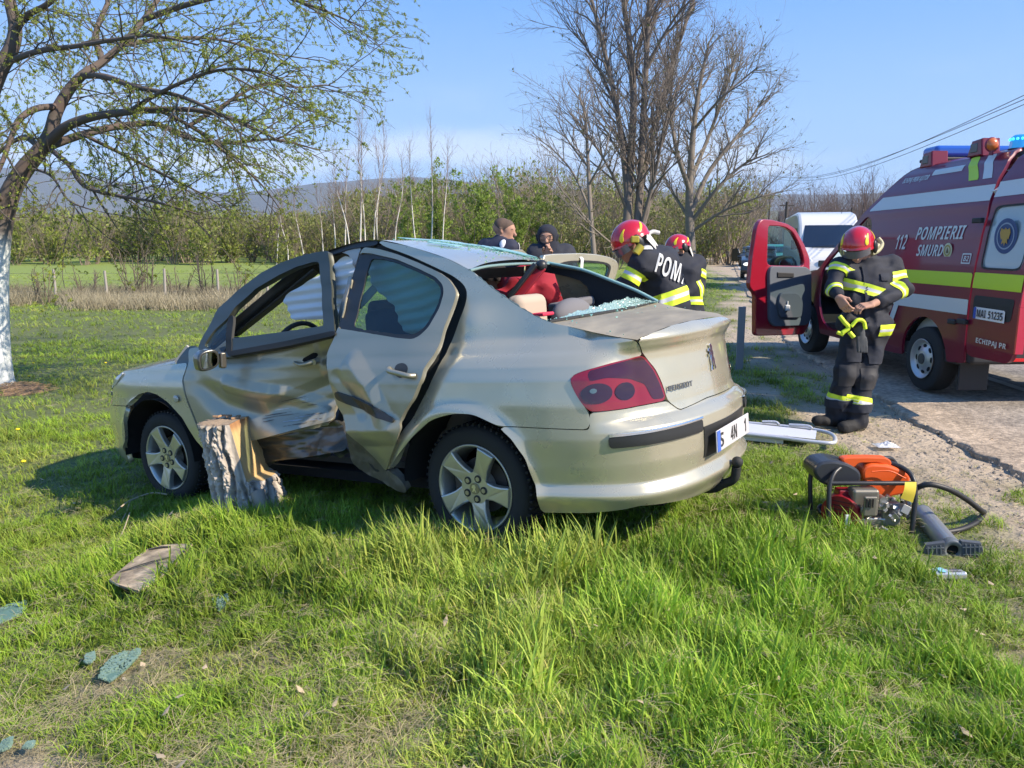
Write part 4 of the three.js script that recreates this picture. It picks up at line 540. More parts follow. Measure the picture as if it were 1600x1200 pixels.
{
  const shrink = (list, d, cx, cy) => list.map(([x, y]) => { const l = Math.hypot(x - cx, y - cy); return [x - (x - cx) / l * d, y - (y - cy) / l * d]; });
  const inner = [[580, 404], [600, 405.5], [620, 411], [655, 426], [678, 438], [688, 448], [689.5, 459], [682.5, 479], [665.5, 509], [653, 519.5], [642, 523], [620, 522], [567, 514], [552, 510.5], [560, 481], [570, 438]];
  mesh('window_seal', panel(rdWin, { off: (s, y) => rearOff(s, y) - 0.012, holes: [inner], flange: 0.01, cut: 0.012 }), TRIM, rearDoor);
  mesh('door_glass', panel(rdWin, { off: (s, y) => rearOff(s, y) - 0.02, flange: 0, cell: 0.03 }), phys(rgb(0.40, 0.60, 0.55), 0.02, 0, { transmission: 1, ior: 1.5 }), rearDoor);
  mesh('rub_strip', panel([[521, 611], [545, 619], [580, 634], [612, 652], [616, 657], [610, 661], [595, 655], [560, 638], [524, 624]], { off: (s, y) => rearOff(s, y) + 0.016, flange: 0.022, cell: 0.01 }), TRIM, rearDoor);
  const h = (px, py, o) => { const [s, y] = inv(px, py, rearOff); return surf(s, y, (a, b) => rearOff(a, b) + o); };
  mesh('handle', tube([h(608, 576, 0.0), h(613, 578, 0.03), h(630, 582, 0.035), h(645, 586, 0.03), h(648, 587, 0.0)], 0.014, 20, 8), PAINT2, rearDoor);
  mesh('handle_cup', panel([[616, 571], [628, 566], [636, 570], [638, 578], [628, 592], [618, 588]], { off: (s, y) => rearOff(s, y) + 0.002, flange: 0, cell: 0.012 }), std(rgb(0.05, 0.05, 0.045), 0.5, 0.3), rearDoor);
  const skirtOff = (s, y) => rearOff(s, y) - 0.02 + wob(s, y, 9, 0.05);
  mesh('crumpled_sill', panel([[540, 672], [588, 716], [603, 737], [607, 733], [630, 752], [636, 768], [632, 771], [600, 754], [575, 742], [557, 731], [546, 712]], { off: skirtOff, flange: 0.05 }), std(rgb(0.13, 0.12, 0.095), 0.6, 0.35), car);
}
// --- front door, crushed inwards towards its rear edge
const fc1 = [inv(478, 585), inv(500, 606), inv(521, 650)], fc2 = [inv(410, 640), inv(460, 612), inv(512, 590)], fc3 = [inv(350, 600), inv(420, 622), inv(470, 655)];
const poly2 = (s, y, c) => Math.min(segD(s, y, c[0], c[1]), segD(s, y, c[1], c[2]));
const fd = { c: inv(495, 612), l0: inv(300, 596), l1: inv(345, 632), l2: inv(395, 652), l3: inv(520, 640), hz: inv(490, 560), tear: inv(505, 690) };
const crush = (s, y) => -0.30 * Math.exp(-(((s - fd.c[0]) / 0.42) ** 2) - (((y - fd.c[1] + 0.02) / (y > fd.c[1] ? 0.27 : 0.30)) ** 2));
const frontOff = (s, y) => {
  const d = Math.min(segD(s, y, fd.l0, fd.l1), segD(s, y, fd.l1, fd.l2), segD(s, y, fd.l2, fd.l3)), k = sstep(s, fd.l0[0] - 0.1, fd.l0[0] + 0.25);
  const above = sstep(y, fd.l1[1] - 0.02, fd.l1[1] + 0.02);
  const w = sstep(s, fd.tear[0] - 0.45, fd.tear[0] - 0.1) * sstep(fd.l3[1] - y, 0.02, 0.12);
  const fold = sstep(s, fd.hz[0] - 0.13, fd.hz[0] - 0.1) * sstep(y, fd.hz[1] - 0.1, fd.hz[1] - 0.02);
  return crush(s, y) + 0.045 * tent(poly2(s, y, fc1), 0.10) - 0.02 * tent(poly2(s, y, fc2), 0.06) * sstep(fc2[2][1] - y, -0.02, 0.06) + 0.02 * tent(poly2(s, y, fc3), 0.06) - 0.05 * k * Math.exp(-((d / 0.075) ** 2)) + 0.022 * fold * Math.sin((s - fd.hz[0]) * 14) + wob(s, y, 3, 0.012) + w * (wob(s, y, 14, 0.07) + wob(s, y * 3, 7, 0.05));
};
const fdPx = [[295, 545], [309, 542], [318, 556], [335, 558], [360, 556], [445, 540], [522, 525], [516, 541], [510, 557], [512, 581], [519, 611], [525, 634], [523, 656], [470, 669], [406, 686], [340, 700], [318, 684], [306, 655], [295, 628], [288, 606], [287, 590], [293, 574]];
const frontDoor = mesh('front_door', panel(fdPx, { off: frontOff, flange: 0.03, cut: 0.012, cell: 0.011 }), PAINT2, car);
{
  const sillOff = (s, y) => crush(s, y) * 1.1 - 0.08 + wob(s * 0.5, y * 2.2, 7, 0.09) + wob(s, y * 2, 12, 0.04) * sstep(s, fd.tear[0] - 0.5, fd.tear[0] - 0.1);
  mesh('crushed_sill', panel([[396, 688], [430, 677], [470, 667], [523, 654], [536, 664], [542, 690], [543, 703], [480, 714], [417, 722], [398, 727]], { off: sillOff, flange: 0.05 }), phys(rgb(0.10, 0.10, 0.09), 0.4, 0.75, { clearcoat: 0.3, clearcoatRoughness: 0.25 }), car);
  const frameOff = (s, y) => 0.05;
  const fOut = [[309, 543], [325, 512], [340.5, 482], [368, 456.5], [408, 426], [436, 411.5], [463, 401.5], [491, 394.5], [512, 391.5], [514, 404], [518, 472], [522, 506.5], [524, 524], [445, 541], [361, 557], [335, 559], [318, 557]];
  const fIn = [[319, 540], [335, 515.7], [357, 495.5], [368, 479], [399, 451.5], [436, 429.5], [463, 416.7], [490, 409], [498, 409], [500.5, 435], [504.6, 497], [505.5, 509], [445, 518], [361, 529], [356, 549], [335, 551]];
  mesh('window_frame', panel(fOut, { off: frameOff, holes: [fIn], flange: 0.04, cell: 0.011, cut: 0.008 }), FRAME, frontDoor);
  const o2 = (s, y) => 0.04;
  mesh('window_divider', panel([[355, 497], [364, 490], [361, 552], [352, 553]], { off: 0.055, flange: 0.02, cell: 0.009 }), MATT, frontDoor);
  mesh('quarter_glass', panel([[319, 540], [335, 515], [356, 496], [354, 550], [330, 551]], { off: 0.04, flange: 0, cell: 0.03 }), CGLASS, frontDoor);
  mesh('belt_moulding', panel([[356, 549], [445, 533], [523, 516], [524, 524], [445, 541.5], [356, 557]], { off: 0.065, flange: 0.03, cell: 0.009 }), MATT, frontDoor);
  const h = (px, py, o) => { const [s, y] = inv(px, py, frontOff); return surf(s, y, (a, b) => frontOff(a, b) + o); };
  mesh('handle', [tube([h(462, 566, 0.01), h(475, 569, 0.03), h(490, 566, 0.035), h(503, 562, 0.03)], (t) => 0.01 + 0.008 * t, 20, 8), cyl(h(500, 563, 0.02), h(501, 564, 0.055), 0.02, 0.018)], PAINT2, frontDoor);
  mesh('handle_cup', panel([[470, 562], [482, 555], [494, 549], [499, 556], [488, 563], [476, 567]], { off: (s, y) => frontOff(s, y) + 0.003, flange: 0, cell: 0.012 }), NIGHT, frontDoor);
  // mirror: casing, glass, folded bracket
  const mo = carAt(323, 563, { z: -1.04 });
  const mg = new THREE.Group(); mg.name = 'door_mirror'; mg.position.copy(mo); mg.rotation.set(0.05, -0.22, 0.06); mg.scale.setScalar(0.68); frontDoor.add(mg);
  const mp = [[-0.075, -0.055], [-0.06, -0.085], [0.02, -0.075], [0.085, -0.045], [0.095, 0.02], [0.08, 0.075], [0.03, 0.09], [-0.05, 0.07], [-0.08, 0.03]].map(([a, b]) => [a, b]);
  const caseG = new THREE.ExtrudeGeometry(shape2(chaikin(mp, 0.03)), { depth: 0.07, bevelEnabled: true, bevelSize: 0.014, bevelThickness: 0.03, bevelSegments: 4 }); caseG.rotateY(-Math.PI / 2); caseG.translate(0.06, 0, 0);
  caseG.rotateY(0.0);
  mesh('mirror_casing', caseG, phys(rgb(0.05, 0.052, 0.045), 0.3, 0.3, { clearcoat: 1 }), mg);
  const gg = new THREE.ShapeGeometry(shape2(chaikin(mp.map(([a, b]) => [a * 0.86, b * 0.86]), 0.03))); gg.rotateY(-Math.PI / 2); gg.translate(-0.045, 0, 0);
  mesh('mirror_glass', gg, std(rgb(0.9, 0.92, 0.95), 0.03, 1), mg);
  mesh('mirror_bracket', [bar(V(-0.03, -0.06, -0.02), V(0.02, -0.005, 0.11), 0.035, 0.03, V(0, 1, 0), 0.01), box(0.07, 0.15, 0.06, 0.02, -0.01, 0.15, 0.02)], phys(rgb(0.12, 0.11, 0.09), 0.3, 0.5, { clearcoat: 0.6 }), mg);
  // B pillar between the doors
  mesh('centre_pillar', panel([[530, 394], [566, 386], [560, 397], [546, 446], [527, 513], [522, 512], [532, 476], [545, 430], [547, 400], [541, 396]], { off: -0.02, flange: 0.06, cell: 0.01 }), phys(rgb(0.36, 0.35, 0.31), 0.4, 0.5, { clearcoat: 0.4 }), car);
  mesh('roof_rail', panel([[513, 391], [545, 381.5], [582, 375], [592, 377], [588, 383], [568, 386], [545, 389], [530, 395], [514, 399]], { off: -0.012, flange: 0.03, cell: 0.01 }), TRIM, car);
}
{ // scrapes: bare metal and rubbed-in dark marks on the crushed door
  const r = rng(404), SCR = [std(rgb(0.12, 0.11, 0.09), 0.6), std(rgb(0.5, 0.5, 0.48), 0.35, 0.8), std(rgb(0.18, 0.165, 0.13), 0.7)];
  for (let i = 0; i < 22; i++) { const px = lerp(405, 500, r()), py = lerp(625, 668, r()) - (px - 460) * 0.14, l = 16 + 40 * r(), w = 0.35 + 0.5 * r(), sl = -0.16 + 0.12 * (r() - 0.5), pts = []; for (let k = 0; k <= 5; k++) pts.push([px + l * k / 5, py + sl * l * k / 5 - w * Math.sin(Math.PI * k / 5) * (0.5 + r())]); for (let k = 5; k >= 0; k--) pts.push([px + l * k / 5, py + sl * l * k / 5 + w * Math.sin(Math.PI * k / 5) * (0.5 + r()) + 0.2]); if (px + l > 521) continue; const pl = pts.map((q) => inv(q[0], q[1], frontOff)); const g = sheet(pl, [], (s, y) => surf(s, y, (a, b) => frontOff(a, b) + 0.0025), (s, y) => surfN(s, y, frontOff), { flange: 0, cell: 0.0035 }); if (g.index.count) mesh('scrape', g, SCR[i % 3], frontDoor); }
}
// --- front wing, front bumper, headlamp
const wingOff = (s, y) => 0.03 * Math.exp(-(((Math.hypot(s + 2.7586, y - 0.33) - 0.42) / 0.05) ** 2)) * sstep(y, 0.15, 0.4) * (1 - sstep(y, 0.74, 0.82)) + 0.01 * Math.exp(-(((y - 0.86) / 0.05) ** 2));
const wingPx = [[193, 580], [215, 577], [240, 573], [273, 569], [292, 567], [291, 575], [285, 590], [286, 606], [292, 628], [303, 655], [313, 680], [322, 700], [322, 706], [306, 688], [285, 653], [262, 628], [244.5, 616], [231, 612], [217, 615.7], [204, 626], [197, 634], [180, 633], [167, 631], [166, 619], [170, 603], [181, 590]];
const wing = mesh('front_wing', panel(wingPx, { off: wingOff, flange: 0.035, cut: 0.012 }), PAINT, car);
{ const [s, y] = inv(277, 623, wingOff), p = surf(s, y, 0.012); mesh('indicator', [new THREE.SphereGeometry(0.03, 16, 10).scale(1, 0.8, 0.3).translate(p.x, p.y, p.z)], std(rgb(0.45, 0.42, 0.36), 0.15, 0.2), wing); }
const fbPx = [[167, 632], [180, 634], [197.5, 635.5], [195, 650], [194, 664], [195, 691], [197, 707], [205, 722], [186, 714], [173.6, 702], [167, 655], [164, 640]];
const fbL = [[167, 632], [180, 634], [197.5, 635.5], [194, 664], [195, 691], [198, 708], [206, 722]].map((q) => inv(q[0], q[1], wingOff)).concat([[-3.3, 0.25], [-3.7, 0.22], [-s0 + 0.02, 0.2], [-s0 + 0.02, 0.66], [-3.8, 0.66]]);
const frontBumper = mesh('front_bumper', [panel(fbL, { raw: true, off: wingOff, flange: 0.03, cell: 0.02 }), panel(fbL.map(([s, y]) => [mirrorS(s), y]), { raw: true, flange: 0.03, cell: 0.02 })], PAINT, car);
mesh('bumper_strip', panel([[159, 634], [166, 637], [167, 645], [160, 648]], { off: 0.02, flange: 0.03, cell: 0.01 }), TRIM, frontBumper);
mesh('headlamp', panel([[193, 580], [181, 590], [170, 603], [166, 619], [172, 612], [182, 600]], { off: 0.014, flange: 0.02, cell: 0.01 }), phys(rgb(0.5, 0.5, 0.48), 0.08, 0.3, { clearcoat: 1 }), car);
{ // right-hand front corner, plainly built since only its shadow shows
  const W2 = [[-0.35, 0.92], [-0.9, 0.9], [-1.0, 0.62], [-0.62, 0.66], [-0.45, 0.74], [-0.28, 0.76], [-0.1, 0.74], [0.12, 0.62], [0.3, 0.32], [0.5, 0.3], [0.5, 0.95]].map(([a, b]) => [mirrorS(-2.75) - a - 0, b]);
  mesh('front_wing', panel(W2.map(([a, b]) => [a, b]), { raw: true, off: 0, flange: 0.02, cell: 0.03 }), PAINT, car);
}
// bonnet
{
  const lc = new THREE.CatmullRomCurve3([[193, 580], [215, 577], [240, 573], [273, 568.5], [291, 566]].map(([a, b], i) => carAt(a, b, { z: [-0.60, -0.69, -0.72, -0.735, -0.74][i] })));
  const rc = new THREE.CatmullRomCurve3(lc.points.map((p) => V(p.x, p.y - 0.02, -p.z)));
  mesh('bonnet', quadGrid((u, v) => { const a = lc.getPoint(v), b = rc.getPoint(v), p = a.lerp(b, u), k = Math.sin(Math.PI * u); p.x += 0.16 * k * (1 - v) + 0.13 * k * v; p.y += (0.045 + 0.05 * v) * k ** 0.7; return p; }, 30, 24), phys(rgb(0.13, 0.135, 0.12), 0.35, 0.6, { clearcoat: 0.8, clearcoatRoughness: 0.1 }), car);
  const cb = lc.getPoint(1), pil = [[291, 566], [294, 541], [303, 540], [309, 543], [300, 560]];
  mesh('pillar_base', panel([[273, 568], [294, 541], [305, 540], [312, 545], [302, 560], [293, 573]], { off: -0.03, flange: 0.06, cell: 0.012 }), FRAME, car);
}
// wheels
function wheel(name, pos, steer, seed, spin) {
  const w = new THREE.Group(); w.name = name; w.position.copy(pos); w.rotation.order = 'YXZ'; w.rotation.y = steer; car.add(w);
  // local: axis along -z is outside
  const tyre = lathe([[0.225, 0.085], [0.233, 0.098], [0.262, 0.108], [0.300, 0.104], [0.322, 0.088], [0.329, 0.06], [0.330, 0], [0.329, -0.06], [0.322, -0.088], [0.300, -0.104], [0.262, -0.108], [0.233, -0.098], [0.225, -0.085]], 64); tyre.rotateX(Math.PI / 2);
  const T = mesh('tyre', tyre, RUBBER, w);
  const blocks = []; for (let k = 0; k < 56; k++) for (const z of [-0.062, 0.062, -0.02, 0.02]) { const b = box(0.012, 0.024, 0.034, 0, 0.328, 0); b.rotateZ(0); b.translate(0, 0, z); b.rotateZ(k / 56 * 6.2832 + (Math.abs(z) > 0.03 ? 0.03 : 0.08)); blocks.push(b); }
  tag(mesh('tread', blocks, RUBBER, T), null, null, null, 'stuff');
  const rim = lathe([[0.232, -0.092], [0.236, -0.102], [0.229, -0.104], [0.220, -0.098], [0.212, -0.075], [0.200, -0.03], [0.196, 0.06], [0.21, 0.09], [0.226, 0.095]], 64); rim.rotateX(Math.PI / 2);
  const ALLOY = phys(rgb(0.52, 0.51, 0.46), 0.34, 0.7, { clearcoat: 0.4, clearcoatRoughness: 0.15 });
  const R = mesh('rim', rim, ALLOY, w);
  for (let k = 0; k < 5; k++) {
    const sp = extr([[-0.036, 0.03], [-0.039, 0.07], [-0.033, 0.12], [-0.037, 0.17], [-0.046, 0.214], [0.046, 0.214], [0.037, 0.17], [0.033, 0.12], [0.039, 0.07], [0.036, 0.03]], 0.03, 0.008);
    const p = sp.attributes.position; for (let i = 0; i < p.count; i++) p.setZ(i, p.getZ(i) * 0.9 + 0.004 * 0 + 0.02 * sstep(p.getY(i), 0.03, 0.1) + 0.012 * sstep(p.getY(i), 0.1, 0.21)); sp.computeVertexNormals();
    sp.rotateY(Math.PI); sp.translate(0, 0, -0.05); sp.rotateZ(spin + k / 5 * 6.2832); mesh('spoke', sp, ALLOY, R);
    const a = spin + k / 5 * 6.2832 + Math.PI / 2 + 0.0, c = V(Math.cos(a) * 0.057, Math.sin(a) * 0.057, -0.1);
    const ho = cyl(c.clone(), c.clone().add(V(0, 0, 0.03)), 0.021, 0.021, 20); mesh('bolt_recess', ho, std(rgb(0.03, 0.03, 0.028), 0.6), R);
    mesh('wheel_bolt', [cyl(c.clone().add(V(0, 0, -0.0035)), c.clone().add(V(0, 0, 0.02)), 0.0125, 0.0125, 6)], std(rgb(0.5, 0.47, 0.38), 0.35, 0.8), R);
  }
  mesh('hub', [cyl(V(0, 0, -0.097), V(0, 0, -0.03), 0.085, 0.09, 40)], ALLOY, R);
  mesh('hub_cap', [cyl(V(0, 0, -0.102), V(0, 0, -0.095), 0.03, 0.031, 30)], std(rgb(0.3, 0.29, 0.26), 0.3, 0.8), R);
  const li = [[-0.009, 0.019], [0.005, 0.02], [0.011, 0.008], [0.006, -0.002], [0.013, -0.02], [0.005, -0.02], [0, -0.008], [-0.008, -0.02], [-0.014, -0.018], [-0.006, 0], [-0.016, 0.004], [-0.014, 0.01]];
  const lg = extr(li, 0.002); lg.rotateY(Math.PI); lg.translate(0, 0, -0.1025); mesh('cap_emblem', lg, std(rgb(0.72, 0.68, 0.5), 0.3, 0.7), R);
  mesh('brake_disc', [cyl(V(0, 0, -0.015), V(0, 0, 0.01), 0.15, 0.15, 40), box(0.09, 0.16, 0.06, 0.13, 0.03, -0.01, 0.01)], std(rgb(0.10, 0.085, 0.07), 0.6, 0.6), w);
  return w;
}
wheel('rear_wheel', V(0, 0.33, -0.69), 0, 1, 0.454); wheel('front_wheel', V(2.7586, 0.33, -0.69), 0.05, 2, 0.855);
wheel('rear_wheel', V(0, 0.33, 0.69), Math.PI, 3, 0.3); wheel('front_wheel', V(2.7586, 0.33, 0.69), Math.PI, 4, 0.2);
// --- underbody, wheel housings, cabin
mesh('underbody', [box(4.3, 0.06, 1.2, 1.4, 0.27, 0), box(0.75, 0.5, 1.05, -0.55, 0.5, 0), box(0.5, 0.5, 1.0, 2.75, 0.56, 0), box(0.42, 0.5, 1.1, 3.3, 0.5, 0), box(0.12, 0.6, 1.3, 2.15, 0.55, 0), box(0.1, 0.5, 1.5, 0.5, 0.6, 0.1)], NIGHT, car);
for (const x of [0, 2.7586]) for (const z of [-1, 1]) { const g = new THREE.CylinderGeometry(0.425, 0.425, 0.42, 40, 1, true, -Math.PI / 2, Math.PI); g.rotateX(-Math.PI / 2); g.rotateZ(0); g.translate(x, 0.34, z * 0.64); mesh('wheel_housing', [g], NIGHT, car); }
{
  mesh('cabin_floor', [box(1.9, 0.04, 1.3, 1.1, 0.36, 0.08)], CABIN, car);
  const seat = (x, z) => { mesh('front_seat', [box(0.5, 0.2, 0.5, x, 0.5, z, 0.06), bar(V(x - 0.2, 0.5, z), V(x - 0.42, 1.1, z), 0.5, 0.14, V(1, 0, 0), 0.05), bar(V(x - 0.43, 1.14, z), V(x - 0.48, 1.33, z), 0.26, 0.1, V(1, 0, 0), 0.04)], SEAT, car); };
  seat(1.55, 0.36); seat(1.5, -0.22);
  mesh('rear_seat', [box(0.52, 0.2, 1.2, 0.52, 0.5, 0, 0.07), bar(V(0.3, 0.5, 0), V(0.02, 1.08, 0), 1.2, 0.16, V(1, 0, 0), 0.06)], SEAT, car);
  mesh('dashboard', [box(0.45, 0.3, 1.35, 2.15, 0.86, 0.02, 0.1)], CABIN, car);
  const wc = carAt(462, 515, { z: -0.36 }); const tor = new THREE.TorusGeometry(0.185, 0.016, 10, 40); tor.rotateY(Math.PI / 2 - 0.1); tor.rotateZ(0.4); tor.translate(wc.x, wc.y - 0.13, wc.z); mesh('steering_wheel', [tor, cyl(V(wc.x, wc.y - 0.13, wc.z), V(wc.x + 0.3, wc.y - 0.28, wc.z), 0.04), bar(V(wc.x, wc.y - 0.13, wc.z - 0.17), V(wc.x, wc.y - 0.13, wc.z + 0.17), 0.04, 0.03)], CABIN, car);
}
// --- roof, window openings, right-hand side, cabin contents
const onS = (px, py, off = 0) => { const [s, y] = inv(px, py, off); return surf(s, y, off); };
const railL = CC([[478, 402], [513, 391], [545, 381], [570, 376], [590, 374.5], [612, 378], [640, 385], [699, 404], [733, 421]].map(([a, b], i) => i < 2 ? carAt(a, b, { z: -0.56 }) : onS(a, b, quarterOff)));
const railR = CC([V(2.0, 1.50, 0.56), V(1.75, 1.60, 0.55), ...[[640, 377.5], [690, 380], [750, 386.5], [800, 396], [840, 404], [858, 411]].map(([a, b], i) => carAt(a, b, { z: 0.5 + 0.014 * i }))]);
const rearHead = CC([railL.getPoint(1), carAt(762, 414.5, { z: -0.36 }), carAt(805, 411, { z: -0.05 }), carAt(839, 410.5, { z: 0.3 }), railR.getPoint(1)]);
{
  const roofP = (u, v) => { const a = railL.getPointAt(v), b = railR.getPointAt(v), p = a.clone().lerp(b, u), h = rearHead.getPoint(u), k = sstep(v, 0.6, 1); p.lerp(h.clone().add(p).sub(railL.getPoint(1).lerp(railR.getPoint(1), u)), k); const w = Math.sin(Math.PI * u); p.y += w * (0.02 - 0.045 * Math.exp(-(((v - 0.33) / 0.12) ** 2))) - 0.02 * w * fbm(u * 5, v * 9, 2) * (1 - v); return p; };
  const roof = mesh('roof', quadGrid(roofP, 40, 60), PAINT, car);
  mesh('headlining', quadGrid((u, v) => roofP(lerp(0.04, 0.96, u), lerp(0.03, 0.985, v)).add(V(0, -0.028, 0)), 20, 30), std(rgb(0.20, 0.185, 0.16), 0.95), car);
  const r = rng(71), crumbs = [], c0 = new THREE.TetrahedronGeometry(1);
  for (let i = 0; i < 900; i++) { const v = 0.28 + 0.72 * r(), u = clamp(0.95 - Math.abs(r() + r() - 1) * 0.55 - (r() < 0.25 ? r() * 0.35 : 0), 0.03, 0.99); if (fbm(u * 9, v * 9, 3) < 0.42) continue; const p = roofP(u, v), s = 0.005 + 0.011 * r() * r(); const g = c0.clone(); g.scale(s, s * 0.6, s); g.rotateY(r() * 6); g.rotateX(r()); g.translate(p.x, p.y + s * 0.4, p.z); crumbs.push(g); }
  tag(mesh('glass_crumbs', crumbs, CRUMB, roof), null, null, null, 'stuff');
  // plates of still-linked crumbs lying on the roof
  for (const [u, v, w, l, a] of [[0.9, 0.45, 0.09, 0.22, 0.3], [0.85, 0.62, 0.08, 0.26, -0.2], [0.9, 0.8, 0.07, 0.2, 0.1], [0.35, 0.72, 0.05, 0.14, 0.4], [0.72, 0.9, 0.06, 0.18, 0]]) {
    const pts = []; for (let k = 0; k < 18; k++) { const t = k / 18 * 6.283, q = 0.6 + 0.5 * r(); pts.push([Math.cos(t) * l * q, Math.sin(t) * w * q]); }
    const g = new THREE.ExtrudeGeometry(shape2(pts), { depth: 0.005, bevelEnabled: false }); g.rotateX(-Math.PI / 2); g.rotateY(a); const p = roofP(u, v), p2 = roofP(u, Math.min(1, v + 0.05)), sl = Math.atan2(p2.y - p.y, -(p2.x - p.x)); g.rotateZ(-sl); g.translate(p.x, p.y + 0.008, p.z); mesh('glass_sheet', g, CRUMB, roof);
  }
  mesh('header_edge', [tube(rearHead.getPoints(16).map((p) => p.add(V(-0.004, -0.006, 0))), 0.009, 40, 6)], phys(rgb(0.18, 0.27, 0.25), 0.25, 0), car);
  mesh('header_lining', quadGrid((u, v) => { const p = rearHead.getPoint(lerp(0.02, 1, u)); p.x += 0.03 + 0.16 * v; p.y -= 0.02 + 0.055 * v; return p; }, 20, 4), std(rgb(0.035, 0.035, 0.037), 0.9), car);
  // rear window edges: broken rim along the left pillar, jagged remnant at the foot
  const rimL = CC([[733, 424], [773, 455], [805, 477], [839, 497], [858, 504]].map(([a, b]) => onS(a, b, quarterOff).add(V(0, -0.004, 0.012))));
  mesh('window_rim', [tube(rimL.getPoints(20), (t) => 0.009 + 0.004 * Math.sin(t * 60) * Math.sin(t * 17), 60, 6)], phys(rgb(0.06, 0.09, 0.09), 0.3, 0), car);
  // right C pillar: outer skin, dark inner trim
  const edgeR = [[858, 411], [884, 416], [911, 421.5], [954, 437.5], [996, 454.5], [1029, 471.5]].map(([a, b], i) => carAt(a, b, { z: 0.57 + 0.006 * i }));
  const er = CC(edgeR);
  mesh('right_pillar', quadGrid((u, v) => { const p = er.getPoint(u); p.z += 0.02 * Math.min(1, v * 6) + 0.18 * v; p.y += 0.012 * Math.sin(Math.min(1, v * 3) * Math.PI) - 0.35 * v; return p; }, 30, 10), PAINT, car);
  mesh('glass_rim', [tube(er.getPoints(20).map((p) => p.add(V(0, 0.002, -0.015))), 0.011, 40, 6)], phys(rgb(0.25, 0.42, 0.40), 0.2, 0), car);
  const trimPx = [[858, 412.5], [884, 417], [911, 422.5], [954, 438.5], [996, 455.5], [1014, 464], [970, 470], [924, 480], [922.5, 461], [917, 448], [906, 438.5], [890, 433], [866, 428], [838, 423], [820, 415]];
  mesh('pillar_trim', new THREE.ShapeGeometry(shape2(trimPx.map(([a, b]) => { const p = carAt(a, b, { z: 0.60 }); return [p.x, p.y]; }))).translate(0, 0, 0.60), std(rgb(0.016, 0.017, 0.02), 0.85), car);
  // right rear quarter, door sills, shelf
  const RQ = [[-0.35, 1.06], [-0.1, 1.06], [0.25, 1.0], [0.35, 0.85], [0.42, 0.75], [0.5, 1.0], [0.3, 1.12], [-0.4, 1.2]];
  const rq = [[-0.52, 0.40], [-0.46, 0.98], [-0.3, 1.08], [0.2, 1.12], [0.7, 1.02], [0.9, 0.95], [0.95, 0.66], [0.45, 0.66], [0.36, 0.62], [0.2, 0.75], [0, 0.79], [-0.2, 0.75], [-0.38, 0.6], [-0.42, 0.35]].map(([s, y]) => [mirrorS(s), y]);
  mesh('rear_quarter_panel', panel(rq, { raw: true, flange: 0.03, cell: 0.025 }), PAINT, car);
  mesh('right_sill', [box(1.9, 0.16, 0.12, 1.35, 0.32, 0.8, 0.03), box(0.14, 1.1, 0.08, 1.2, 0.85, 0.78, 0.03)], PAINT, car);
  const footL = deckFoot;
  mesh('parcel_shelf', quadGrid((u, v) => { const p = footL.getPoint(u); p.x += 0.02 + v * 0.42; p.y += -0.025 - 0.02 * v; p.z *= lerp(1, 0.96, v); return p; }, 20, 6), std(rgb(0.14, 0.14, 0.145), 0.9), car);
  mesh('deck_seal', [tube(footL.getPoints(16).map((p) => p.add(V(0.008, 0.004, 0))), 0.012, 40, 6)], MATT, car);
  { // jagged remnant of the rear window standing in its lower right corner
    const top = [[870, 499], [892, 491], [905, 485], [915, 484], [924, 479.5], [934, 478], [942, 474], [950, 473.5], [960, 470], [968, 469], [978, 464.5], [986, 466], [996, 466], [1006, 468.5], [1026, 471]];
    const pts = top.map(([a, b]) => carAt(a, b, { z: lerp(-0.45, 0.55, (a - 870) / 156) })), low = top.map((_, i) => footL.getPoint(0.16 + 0.82 * i / 14));
    const fn = (u, v) => { const a = u * 14, i = Math.min(13, Math.floor(a)), f = a - i, t = pts[i].clone().lerp(pts[i + 1], f), l = low[i].clone().lerp(low[i + 1], f); const p = l.lerp(t, v); p.y += 0.006 * (vnoise(u * 160, v * 25) - 0.5) + (v > 0.9 ? 0.012 * (vnoise(u * 90, 3) - 0.5) : 0); p.x += 0.010 * (vnoise(u * 150 + 9, v * 25) - 0.5); return p; };
    mesh('window_remnant', quadGrid(fn, 140, 16).toNonIndexed(), phys(rgb(0.42, 0.62, 0.60), 0.22, 0, { transmission: 0.45, ior: 1.5, flatShading: true }), car);
    const r = rng(5), cr = []; for (let i = 0; i < 520; i++) { const u = r(), p = footL.getPoint(u), s = 0.004 + 0.008 * r() * r(); p.x += 0.02 + 0.2 * r() * r(); p.y += -0.012 + 0.02 * r(); const g = new THREE.TetrahedronGeometry(s); g.rotateY(r() * 6); g.translate(p.x, p.y, p.z); cr.push(g); }
    for (let i = 0; i < 60; i++) { const u = r(), v = r() * 0.95, a = deckL.getPoint(v), b = deckR.getPoint(v), p = a.lerp(b, u), s = 0.004 + 0.01 * r() * r(); const g = new THREE.TetrahedronGeometry(s); g.rotateY(r() * 6); g.translate(p.x, p.y + 0.016, p.z); cr.push(g); }
    tag(mesh('glass_crumbs', cr, CRUMB, car), null, null, null, 'stuff');
  }
  // what shows through the rear window
  const hr = carAt(828, 482, { z: -0.2 });
  mesh('beige_headrest', box(0.12, 0.22, 0.30, hr.x + 0.02, hr.y - 0.03, hr.z, 0.05), std(rgb(0.42, 0.34, 0.26), 0.95), car);
  const pk = carAt(847, 491, { z: -0.24 }); mesh('pink_strap', box(0.09, 0.02, 0.12, pk.x, pk.y, pk.z, 0.008), std(rgb(0.6, 0.03, 0.07), 0.6), car);
